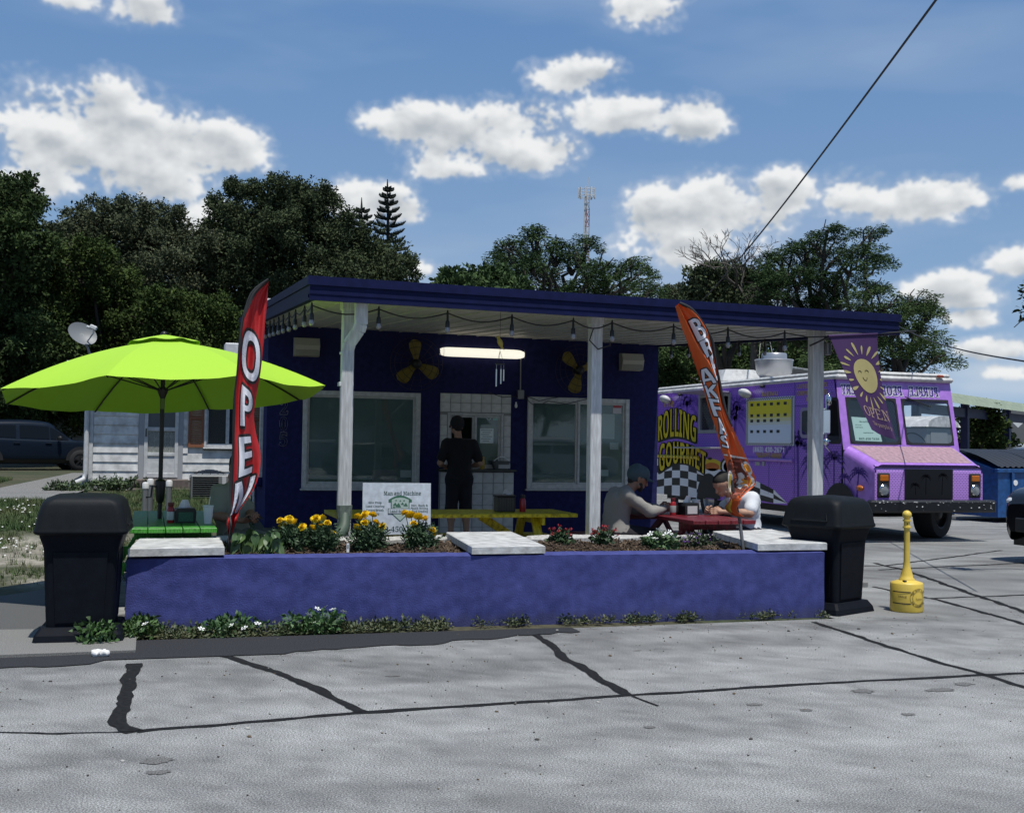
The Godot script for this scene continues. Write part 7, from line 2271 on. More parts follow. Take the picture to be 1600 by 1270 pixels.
func make_car(called: String, label: String, cat: String, at: Vector3, turn: float, paint: Material, tall: float, boxy: float) -> Node3D:
	var t := thing(called, label, cat, at, turn)
	var L := 4.5
	# [x, bottom, belt, roof (= belt where there is no cabin), half width]; x runs forward
	var st := [[-2.25, 0.50, 0.80, 0.0, 0.70], [-2.18, 0.38, 0.98, 0.0, 0.80], [-2.0, 0.32, 1.02, 0.0, 0.88], [-1.86, 0.30, 1.02, 0.30, 0.90], [-1.45, 0.28, 1.0, 0.50, 0.91], [-0.6, 0.25, 0.97, 0.58, 0.92], [0.1, 0.25, 0.95, 0.585, 0.92], [0.55, 0.25, 0.945, 0.50, 0.92], [1.15, 0.26, 0.94, 0.03, 0.915], [1.35, 0.27, 0.94, 0.0, 0.91], [1.85, 0.28, 0.90, 0.0, 0.88], [2.12, 0.30, 0.82, 0.0, 0.80], [2.25, 0.42, 0.70, 0.0, 0.66]]
	var get_st := func(s: float, c: int) -> float:
		return spline(st, clampf(s, 0.0, 11.999), c)
	var sect := func(u: float, s: float) -> Vector3:
		var x: float = get_st.call(s, 0)
		var yb: float = get_st.call(s, 1)
		var bl: float = get_st.call(s, 2) * tall
		var rf: float = maxf(0.0, get_st.call(s, 3)) * tall
		var hw: float = get_st.call(s, 4)
		var sh: float = lerpf(0.74, 0.88, boxy)
		var per := [Vector2(hw * 0.9, yb), Vector2(hw * 0.99, yb + 0.14), Vector2(hw, lerpf(yb, bl, 0.6)), Vector2(hw * 0.975, bl - 0.03), Vector2(hw * 0.93, bl), Vector2(lerpf(hw * 0.86, hw * sh, minf(1.0, rf * 2.0)), bl + rf * 0.80 + 0.012), Vector2(lerpf(hw * 0.6, hw * (sh - 0.12), minf(1.0, rf * 2.0)), bl + rf * 0.97 + 0.022), Vector2(0, bl + rf + 0.035)]
		var k := absf(u) * 7.0
		var i := clampi(int(k), 0, 6)
		var q: Vector2 = per[i].lerp(per[i + 1], k - i)
		return Vector3(x, q.y, q.x * signf(u) if u != 0.0 else q.x)
	var b := MB.new()
	for sgn in [-1.0, 1.0]: b.grid(14, 72, func(u, v): return sect.call(maxf(u, 0.0001) * sgn, v * 12.0))
	for e in [0.0, 12.0]:
		for i in 14: b.quad(sect.call(maxf(i / 14.0, 0.0001), e), sect.call((i + 1) / 14.0, e), sect.call(-(i + 1) / 14.0, e), sect.call(-maxf(i / 14.0, 0.0001), e), Vector3(signf(e - 6), 0, 0))
	b.bx(-2.1, 0.22, -0.75, 2.05, 0.34, 0.75)
	put(b, "body", paint, t)
	var gl := M("car_glass", Color(0.006, 0.007, 0.008), 0.06, {"spec": 0.35})
	var rub := M("rubber", Color.BLACK)
	for sgn in [-1.0, 1.0]:
		for r in [[3.6, 5.05], [5.2, 6.75], [6.85, 7.75]]:
			b = MB.new()
			b.grid(6, 10, func(u, v):
				var p: Vector3 = sect.call((4.1 / 7.0 + u * 0.82 / 7.0) * sgn, lerpf(r[0], r[1], v))
				return p + Vector3(0, 0.0, 0.012 * sgn))
			put(b, "side_window", gl, t)
		b = MB.new()
		b.grid(3, 40, func(u, v): return sect.call((0.02 + u * 0.9) / 7.0 * sgn, 0.8 + v * 10.4) + Vector3(0, 0, 0.008 * sgn))
		put(b, "sill_cladding", rub, t)
		for x in [-1.38, 1.38]:
			b = MB.new()
			var pts := PackedVector2Array()
			for i in 21: pts.append(Vector2(x + cos(PI * i / 20.0) * 0.44, 0.34 + sin(PI * i / 20.0) * 0.44))
			lay(b, tris(pts), func(p): return Vector3(p.x, p.y, sgn * 0.935), Vector3(0, 0, sgn))
			for i in 20: b.quad(Vector3(pts[i].x, pts[i].y, sgn * 0.935), Vector3(pts[i + 1].x, pts[i + 1].y, sgn * 0.935), Vector3(pts[i + 1].x, pts[i + 1].y, sgn * 0.8), Vector3(pts[i].x, pts[i].y, sgn * 0.8), Vector3(pts[i].x - x, pts[i].y - 0.34, 0))
			put(b, "wheel_arch", rub, t)
			wheel(t, Vector3(x, 0.345, sgn * 0.84), 0.345, 0.22, PI / 2, M("rim_dark", Color(0.03, 0.03, 0.032), 0.35, {"metal": 0.5}), 5)
		b = MB.new()
		b.box(Vector3(0.12, 0.13, 0.2), T(0.72, 1.02 * tall, sgn * 1.0), 0.04)
		put(b, "mirror", rub, t)
		b = MB.new()
		b.ball(Vector3(2.06, 0.74 * tall, sgn * 0.66), Vector3(0.17, 0.075, 0.14), 14)
		put(b, "headlight", M("headlamp", Color(0.55, 0.57, 0.6), 0.08, {"spec": 0.8}), t)
		b = MB.new()
		b.ball(Vector3(-2.12, 0.86 * tall, sgn * 0.66), Vector3(0.1, 0.08, 0.14), 12)
		put(b, "tail_light", M("tail_red", Color(0.25, 0.01, 0.01), 0.2), t)
		for x in [-0.55, 0.4]:
			b = MB.new()
			b.box(Vector3(0.2, 0.03, 0.03), T(x, 0.86 * tall, sgn * 0.925), 0.01)
			put(b, "door_handle", paint, t)
	b = MB.new()
	b.grid(10, 8, func(u, v): return sect.call((5.05 / 7.0 + absf(u - 0.5) * -0.0 + (1.0 - absf(u - 0.5) * 2.0) * 1.95 / 7.0) * (1.0 if u > 0.5 else -1.0), lerpf(7.12, 7.95, v)) + Vector3(0.012, 0.014, 0))
	put(b, "windscreen", gl, t)
	b = MB.new()
	b.grid(10, 8, func(u, v): return sect.call((5.05 / 7.0 + (1.0 - absf(u - 0.5) * 2.0) * 1.95 / 7.0) * (1.0 if u > 0.5 else -1.0), lerpf(2.7, 3.8, v)) + Vector3(-0.012, 0.014, 0))
	put(b, "rear_window", gl, t)
	b = MB.new()
	b.bx(2.2, 0.42, -0.5, 2.27, 0.62, 0.5, 0.02)
	put(b, "grille", rub, t)
	return t
func make_vehicles() -> void:
	var blue := M("paint_slate", Color(0.006, 0.011, 0.021), 0.35, {"spec": 0.22, "coat": 0.25})
	var black := M("paint_black", Color(0.005, 0.005, 0.006), 0.25, {"spec": 0.3, "coat": 0.4})
	make_car("parked_car", "dark slate blue crossover car parked on the lawn at far left", "car", Vector3(-3.68, 0.42, -40.2), 0.30, blue, 1.03, 0.2)
	make_car("parked_suv", "black SUV nose entering the frame at the right edge", "SUV", Vector3(13.62, 0.0, -12.55), PI + 0.02, black, 1.12, 0.7)
	# the street behind the viewer, met in the window panes
	make_car("street_car", "dark saloon car mirrored in the cafe's left window", "car", Vector3(8.6, 0.0, 9.5), 0.1, black, 0.95, 0.0)
	make_car("street_van", "pale car mirrored in the cafe's right window", "car", Vector3(15.5, 0.0, 8.5), 0.05, M("paint_pale", Color(0.5, 0.5, 0.52), 0.3, {"coat": 0.8}), 1.15, 0.6)
	var h := thing("street_house", "grey gabled house across the street, mirrored in the cafe's left window", "house", Vector3(13.0, 0, 32.0), PI)
	var b := MB.new()
	b.bx(-6, 0, -4, 6, 2.7, 0)
	put(b, "wall", M("house_grey", Color(0.32, 0.34, 0.36), 0.8), h)
	b = MB.new()
	b.prism(PackedVector2Array([Vector2(-6.5, 2.65), Vector2(6.5, 2.65), Vector2(5.2, 4.2), Vector2(-5.2, 4.2)]), 4.6, T(0, 0, 0.4))
	b.prism(PackedVector2Array([Vector2(-2.2, 2.6), Vector2(2.2, 2.6), Vector2(0, 4.6)]), 2.0, T(-2.0, 0, 1.2))
	put(b, "roof", M("house_roof", Color(0.12, 0.12, 0.125), 0.9), h)
	for x in [-4.6, -2.0, 1.2, 4.2]:
		b = MB.new()
		b.bx(x - 0.6, 0.9, 0.005, x + 0.6, 2.1, 0.04)
		put(b, "window", M("trim_white", Color.WHITE), h)
	# blue dumpster, portable toilet, carport
	var du := thing("dumpster", "blue steel dumpster with ribbed black lids right of the food truck", "dumpster", Vector3(18.35, 0, -20.3), 0.12)
	var bl := M("dumpster_blue", Color(0.012, 0.09, 0.29), 0.5, {"tex": "grime", "sc": 0.6})
	b = MB.new()
	b.prism(PackedVector2Array([Vector2(0, 0.12), Vector2(1.5, 0.12), Vector2(1.5, 1.5), Vector2(0.0, 1.12)]), 2.4, Transform3D(Basis(Vector3(0, 0, -1), Vector3(0, 1, 0), Vector3(1, 0, 0)), Vector3(1.2, 0, 0)))
	put(b, "hopper", bl, du)
	b = MB.new()
	b.bx(-1.25, 1.06, -0.06, 1.25, 1.15, 0.05, 0.015)
	put(b, "rim", bl, du)
	for x in [-1.21, 1.21]:
		b = MB.new()
		b.bar(Vector3(x, 1.1, -0.08), Vector3(x, 1.5, -1.5), 0.08, 0.08)
		put(b, "side_rail", bl, du)
	for x in [-0.8, 0.0, 0.8]:
		b = MB.new()
		b.bx(x - 0.04, 0.12, 0.0, x + 0.04, 1.058, 0.05, 0.008)
		put(b, "stiffener", bl, du)
	b = MB.new()
	b.bx(-1.45, 0.62, -0.9, -1.2, 0.86, -0.55, 0.01); b.prism(PackedVector2Array([Vector2(-1.42, 0.55), Vector2(-1.2, 0.35), Vector2(-1.2, 0.55)]), 0.1, T(0, 0, -0.6))
	put(b, "fork_pocket", bl, du)
	var lid := M("lid_black", Color(0.022, 0.023, 0.026), 0.4)
	for s in 2:
		b = MB.new()
		var x0 := -1.24 + s * 1.245
		b.grid(30, 8, func(u, v): return Vector3(x0 + u * 1.235, 1.17 + 0.36 * v + 0.10 * sin(v * PI) + (0.03 if int(u * 30.0 + 0.5) % 4 < 2 else 0.0), 0.05 - 1.55 * v))
		put(b, "lid", lid, du)
	b = MB.new()
	b.lathe([Vector2(0.001, 0.0), Vector2(0.06, 0.0), Vector2(0.06, 0.01), Vector2(0.001, 0.011)], 16, Transform3D(Basis(Vector3.RIGHT, PI / 2), Vector3(-0.75, 0.85, 0.052)))
	put(b, "round_sticker", M("napkin", Color.WHITE), du)
	var po := thing("portable_toilet", "grey portable toilet cabin with a white roof behind the truck cab", "portable toilet", Vector3(17.55, 0, -23.2), 0.25)
	b = MB.new()
	b.box(Vector3(1.12, 2.05, 1.12), T(0, 1.03, 0), 0.04)
	put(b, "cabin", M("cabin_grey", Color(0.17, 0.19, 0.20), 0.6), po)
	b = MB.new()
	b.grid(12, 4, func(u, v): return Vector3(lerpf(-0.62, 0.62, u), 2.06 + 0.26 * pow(sin(u * PI), 0.6), lerpf(0.62, -0.62, v)))
	b.grid(12, 2, func(u, v): return Vector3(lerpf(-0.62, 0.62, u), 2.06 + 0.26 * pow(sin(u * PI), 0.6) * v, 0.62))
	put(b, "roof", M("roof_white", Color.WHITE), po)
	b = MB.new()
	b.box(Vector3(0.14, 0.45, 0.01), T(0.36, 1.5, 0.567), 0.0); b.bx(-0.4, 0.12, 0.561, 0.2, 1.95, 0.575)
	put(b, "door", M("cabin_door", Color(0.21, 0.23, 0.24), 0.6), po)
	var cp := thing("carport", "open carport with a rusty green metal roof on navy posts at right", "carport", Vector3(19.6, 0, -25.4), 0.62)
	var navy := M("carport_navy", Color(0.012, 0.016, 0.06), 0.6)
	var tin := M("roof_tin", Color(0.42, 0.45, 0.48), 0.5, {"tex": "grime", "sc": 0.4, "metal": 0.3})
	var grn := M("roof_green", Color(0.30, 0.36, 0.26), 0.65, {"tex": "grime", "sc": 0.5})
	for i in 22:
		b = MB.new()
		var x := -1.6 + i * 0.8
		b.grid(8, 1, func(u, v): return Vector3(x + u * 0.79, lerpf(2.76, 3.08, v), lerpf(0.42, 0.0, v) + 0.035 * pow(absf(sin(u * PI * 2.0)), 0.5)))
		put(b, "roof_sheet", grn, cp)
	for i in 8:
		b = MB.new()
		var x := -1.6 + i * 0.75
		var rx := minf(x + 0.74, 1.6 + 2.6)
		b.quad(Vector3(x, 3.09, 0.0), Vector3(rx, 3.09, 0.0), Vector3(minf(x + 0.74, 0.6), 3.7, -3.6), Vector3(minf(x, 0.6), 3.7, -3.6), Vector3.BACK)
		put(b, "tin_sheet", tin, cp)
	b = MB.new()
	b.quad(Vector3(-1.6, 3.7, -3.61), Vector3(0.6, 3.7, -3.61), Vector3(2.0, 3.1, -6.4), Vector3(-1.6, 3.1, -6.4), Vector3.FORWARD)
	b.bx(-1.6, 3.68, -3.68, 0.65, 3.75, -3.52, 0.02)
	put(b, "ridge", tin, cp)
	b = MB.new()
	b.bx(-1.5, 2.45, -0.1, 12.5, 2.72, 0.0, 0.01); b.bx(-1.5, 2.5, -6.2, 12.5, 2.8, -6.1, 0.01)
	put(b, "beam", navy, cp)
	for x in [-1.3, 3.0, 7.6, 12.0]:
		for z in [-0.05, -6.1]:
			b = MB.new()
			b.bx(x - 0.1, 0, z - 0.1, x + 0.1, 2.9, z + 0.1, 0.01)
			put(b, "post", navy, cp)
	make_car("carport_car", "dark car parked under the carport behind the blue dumpster", "car", Vector3(24.5, 0.0, -27.5), 0.9, M("paint_grey", Color(0.06, 0.065, 0.07), 0.3, {"coat": 0.8}), 1.05, 0.3)
	var rs := thing("road_sign", "back of a square grey road sign on two posts, beyond the carport", "road sign", Vector3(43.1, 0, -49.3), -0.6)
	b = MB.new()
	b.bx(-0.65, 1.9, -0.02, 0.65, 4.0, 0.02, 0.01)
	put(b, "panel", M("sign_back", Color(0.14, 0.145, 0.15), 0.6), rs)
	for x in [-0.6, 0.6]:
		b = MB.new()
		b.bx(x - 0.06, 0, 0.03, x + 0.06, 4.1, 0.13)
		put(b, "post", M("rubber", Color.BLACK), rs)
	b = MB.new()
	b.poly(PackedVector2Array([Vector2(0, 2.75), Vector2(0.25, 3.0), Vector2(0, 3.25), Vector2(-0.25, 3.0)]), T(0.1, 0, 0.024))
	put(b, "diamond_mark", M("napkin", Color.WHITE), rs)
	# pole, wires, tower
	var up := thing("utility_pole", "grey wooden utility pole standing behind the porch roof", "utility pole", Vector3(22.78, 0, -39.8))
	b = MB.new()
	b.tube([Vector3.ZERO, Vector3(0, 7.9, 0)], [0.17, 0.13], 12)
	put(b, "shaft", M("pole_wood", Color(0.15, 0.14, 0.125), 0.9, {"tex": "wood", "sc": 0.8}), up)
	b = MB.new()
	b.box(Vector3(0.5, 0.08, 0.08), T(0, 7.3, 0.15)); b.lathe([Vector2(0.001, 6.4), Vector2(0.12, 6.4), Vector2(0.12, 6.9), Vector2(0.001, 6.9)], 12, T(0.22, 0, 0))
	put(b, "crossarm", M("galvanised", Color.WHITE), up)
	b = MB.new()
	b.tube([Vector3(0, 7.2, 0), Vector3(-2.0, 3.0, 3.0)], [0.014], 5); b.tube([Vector3(0, 7.0, 0), Vector3(-1.2, 3.0, 3.5)], [0.014], 5)
	put(b, "guy_wire", M("galvanised", Color.WHITE), up)
	var wm := M("wire_black", Color(0.012, 0.010, 0.010), 0.6)
	for w in [["overhead_cable", "thick dark cable rising steeply across the sky at upper right", Vector3(9.3, 7.35, -11.7), Vector3(17.6, 5.95, -36.0), 0.25, 0.018], ["overhead_wire", "thin dark wire sloping down to the right past the porch corner", Vector3(14.8, 4.15, -20.5), Vector3(8.7, 2.42, -9.6), 0.12, 0.010]]:
		var run := []
		for i in 41: run.append((w[2] as Vector3).lerp(w[3], i / 40.0) - Vector3(0, w[4] * sin(PI * i / 40.0), 0))
		b = MB.new()
		b.tube(run, [w[5]], 6)
		tag(put(b, w[0], wm), w[1], "wire")
	var tw := thing("cell_tower", "distant red and white lattice phone mast above the treetops", "phone mast", Vector3(93.2, 0, -241.6))
	for seg in 15:
		b = MB.new()
		var y0 := seg * 3.9
		var y1 := y0 + 3.9
		for k in 3:
			var r0 := lerpf(1.0, 0.55, y0 / 58.0)
			var r1 := lerpf(1.0, 0.55, y1 / 58.0)
			var a := Vector3(cos(TAU * k / 3) * r0, y0, sin(TAU * k / 3) * r0)
			var c := Vector3(cos(TAU * k / 3) * r1, y1, sin(TAU * k / 3) * r1)
			var d := Vector3(cos(TAU * (k + 1) / 3) * r0, y0, sin(TAU * (k + 1) / 3) * r0)
			var m2 := Vector3(cos(TAU * (k + 1) / 3) * lerpf(r0, r1, 0.5), (y0 + y1) * 0.5, sin(TAU * (k + 1) / 3) * lerpf(r0, r1, 0.5))
			b.tube([a, c], [0.11], 5, false)
			b.tube([a, m2], [0.06], 4, false); b.tube([m2, c], [0.06], 4, false); b.tube([a, d], [0.05], 4, false)
		put(b, "mast_section", M("mast_red", Color(0.30, 0.13, 0.11), 0.6) if seg % 2 else M("mast_pale", Color(0.4, 0.38, 0.37), 0.6), tw)
	for k in 9:
		var a := TAU * k / 9.0
		b = MB.new()
		b.box(Vector3(0.42, 2.3, 0.25), Transform3D(Basis(Vector3.UP, -a + PI / 2), Vector3(cos(a) * 1.9, 58.3, sin(a) * 1.75)), 0.03)
		put(b, "antenna", M("mast_white", Color(0.6, 0.6, 0.6), 0.5), tw)
	b = MB.new()
	for y in [57.6, 59.0]:
		for k in 9: b.tube([Vector3(cos(TAU * k / 9) * 1.8, y, sin(TAU * k / 9) * 1.8), Vector3(cos(TAU * (k + 1) / 9) * 1.8, y, sin(TAU * (k + 1) / 9) * 1.8)], [0.08], 4, false)
	b.tube([Vector3(0, 58, 0), Vector3(0.4, 62.0, 0)], [0.06], 5); b.tube([Vector3(-0.7, 30, 0.4), Vector3(-0.7, 57, 0.4)], [0.12], 5)
	put(b, "platform", M("mast_white", Color.WHITE), tw)
# ---------------------------------------------------------------- trees
var TREES := [
	["oak_tree","dark leafy oak filling the left edge above the parked car",0,0,Vector3(-6.17,0.44,-43.92),[[-4.9,9.1,-42.0,1.33,1.00],[-4.6,9.9,-43.1,0.84,0.49],[-5.9,8.6,-44.8,1.33,1.56],[-4.3,7.6,-41.9,1.00,1.11],[-6.3,6.6,-43.8,1.33,1.56],[-4.9,6.1,-44.6,1.33,1.33],[-5.6,4.1,-42.4,1.56,1.56],[-4.1,4.4,-43.2,1.11,1.33],[-5.1,2.9,-44.8,1.56,1.11]]],
	["oak_tree","broad grey-green oak behind the lime umbrella",0,1,Vector3(-2.24,0.44,-55.26),[[-1.1,10.5,-53.3,1.73,1.10],[-2.2,11.1,-54.9,1.44,0.81],[0.3,10.8,-55.4,1.73,1.01],[-3.7,9.9,-54.2,1.73,0.87],[1.7,9.8,-53.7,1.44,1.16],[-2.8,9.0,-56.4,2.31,1.44],[-0.2,8.4,-53.1,2.60,1.44],[-4.6,8.5,-55.8,1.44,1.30],[2.1,8.2,-54.9,1.73,1.44],[-3.4,6.4,-54.2,2.31,1.44],[-0.4,6.3,-54.5,2.60,1.44],[-2.1,4.6,-56.4,2.89,1.44],[-4.7,5.0,-54.7,1.44,1.73],[1.8,5.7,-53.8,2.02,1.73]]],
	["oak_tree","tall dark oak left of the pointed pine, behind the cafe roof",0,2,Vector3(5.69,0.44,-54.87),[[5.6,12.4,-53.3,1.50,0.90],[6.8,12.9,-54.1,1.14,0.66],[3.8,12.3,-56.3,1.35,1.05],[5.0,11.1,-53.5,1.95,1.20],[7.4,11.7,-54.0,1.65,1.20],[3.5,10.6,-56.5,1.20,1.35],[4.5,9.3,-53.7,2.10,1.35],[6.9,9.6,-54.2,2.40,1.35],[9.4,10.4,-54.6,1.80,1.35],[10.1,9.1,-51.9,1.50,1.05],[3.2,8.0,-55.4,1.80,1.50],[5.7,7.6,-55.9,2.70,1.80],[9.0,8.0,-52.3,2.40,1.50],[4.2,5.3,-55.2,2.70,1.80]]],
	["oak_tree","sunlit green tree low in front of the oaks at left",0,3,Vector3(0.44,0.44,-46.03),[[-2.5,7.8,-45.5,1.22,0.93],[-3.4,6.7,-47.1,1.34,0.98],[-1.4,6.9,-47.7,1.22,0.98],[0.5,5.9,-44.6,1.47,0.98],[2.2,5.6,-45.3,1.22,1.10],[-0.6,4.6,-47.5,1.71,1.22],[-3.1,4.9,-45.8,1.47,1.22],[-4.5,3.5,-47.5,1.47,1.47],[-2.9,2.8,-48.3,1.71,1.22],[1.3,3.5,-44.4,1.47,1.47]]],
	["small_tree","small broad-leaved tree just above the porch roof's left half",1,4,Vector3(8.03,0.00,-28.86),[[7.1,5.5,-27.8,0.40,0.17],[8.1,5.8,-28.8,0.33,0.23],[8.9,5.9,-29.8,0.42,0.27],[7.4,5.3,-27.7,0.67,0.17],[8.8,5.5,-28.6,0.50,0.23]]],
	["layered_tree","layered feathery tree above the middle of the porch roof",2,5,Vector3(11.12,0.00,-32.13),[[10.3,7.6,-31.0,0.45,0.26],[10.0,7.5,-32.3,0.47,0.26],[10.0,7.2,-33.6,0.53,0.34],[10.2,7.0,-31.0,0.76,0.34],[11.3,7.5,-31.9,0.34,0.23],[11.4,7.0,-33.1,0.94,0.42],[9.8,6.3,-31.2,0.85,0.42],[11.9,7.2,-31.7,0.57,0.30],[12.6,7.8,-32.7,0.30,0.19],[12.0,6.7,-30.4,0.85,0.42],[11.6,6.3,-31.9,1.13,0.42],[13.9,7.2,-32.3,0.47,0.25],[13.2,6.4,-30.1,0.76,0.34],[13.0,6.3,-31.4,1.04,0.42],[14.6,6.3,-32.2,0.53,0.26],[10.5,5.8,-31.0,1.13,0.30],[12.5,5.9,-31.6,1.32,0.26]]],
	["layered_tree","big layered feathery tree rising right of the bare tree",2,5,Vector3(20.91,0.00,-33.27),[[20.5,8.5,-31.9,0.76,0.38],[20.4,8.4,-33.2,0.72,0.38],[23.3,8.9,-33.5,0.59,0.34],[21.5,7.8,-31.6,0.95,0.42],[21.1,8.0,-33.0,1.06,0.46],[20.3,8.1,-34.5,0.72,0.38],[19.5,7.2,-32.3,1.16,0.46],[21.6,7.2,-32.9,1.27,0.53],[23.5,8.1,-33.5,0.46,0.30],[18.8,6.8,-32.5,0.84,0.38],[21.0,6.6,-33.1,1.48,0.46],[19.2,6.9,-34.9,0.84,0.38],[22.1,6.8,-31.5,0.53,0.25],[20.6,5.7,-33.2,1.48,0.63],[22.7,6.3,-33.8,1.06,0.53]]],
	["layered_tree","lower spreading tree behind the food truck's cab",2,6,Vector3(20.43,0.00,-28.17),[[19.1,5.8,-27.2,0.73,0.33],[20.7,5.9,-28.0,0.82,0.33],[22.1,5.9,-28.8,0.44,0.24],[19.6,5.3,-27.1,0.92,0.37],[21.0,5.2,-27.9,0.73,0.33],[20.6,5.0,-29.3,0.92,0.46],[20.1,4.6,-26.9,0.92,0.40],[21.6,4.3,-27.7,0.51,0.26],[21.1,4.2,-29.1,1.10,0.40],[18.7,4.2,-27.4,0.73,0.55],[18.6,4.3,-28.7,0.92,0.55]]],
	["oak_tree","dark bushy tree behind the porch roof, under the bare tree",0,2,Vector3(19.05,0.00,-35.96),[[17.9,7.0,-34.9,0.67,0.53],[19.3,7.3,-35.7,0.89,0.56],[20.8,7.2,-36.5,0.89,0.56],[18.4,6.3,-34.8,1.33,0.49],[18.1,6.6,-36.1,0.44,0.31]]],
	["oak_tree","mass of dark green trees seen under the porch beyond the food truck",0,6,Vector3(22.16,0.00,-41.29),[[19.4,4.9,-40.8,1.28,0.89],[21.6,5.2,-41.3,1.28,0.89],[23.9,5.2,-41.9,1.28,1.02],[24.3,4.8,-39.2,1.28,1.02],[20.6,3.7,-41.7,1.53,1.02],[23.2,3.8,-42.1,1.53,1.02],[23.9,3.8,-39.4,1.53,1.02],[19.7,2.5,-42.0,1.28,1.28],[27.1,5.2,-40.8,1.02,1.02]]],
	["bush","green bush in the gap between dumpster and carport post",0,3,Vector3(24.97,0.00,-29.90),[[24.0,2.3,-28.9,0.48,0.44],[24.7,1.8,-30.0,0.52,0.44],[26.1,1.8,-30.8,0.44,0.36]]],
	["small_tree","distant low tree on the skyline between the two feathery trees",0,1,Vector3(30.61,0.00,-63.60),[[30.0,10.6,-62.4,0.78,0.39],[30.2,10.4,-63.6,0.78,0.31]]]]
func limb(b: MB, a: Vector3, c: Vector3, r0: float, r1: float, sd: int) -> void:
	var rg := RandomNumberGenerator.new()
	rg.seed = sd
	var run := [a]
	var rad := [r0]
	for i in range(1, 5):
		var k := i / 5.0
		run.append(a.lerp(c, k) + Vector3(rg.randfn(), rg.randfn() * 0.6 + 0.8 * sin(k * PI), rg.randfn()) * (c - a).length() * 0.05)
		rad.append(lerpf(r0, r1, k))
	run.append(c); rad.append(r1)
	b.tube(run, rad, 6, false)
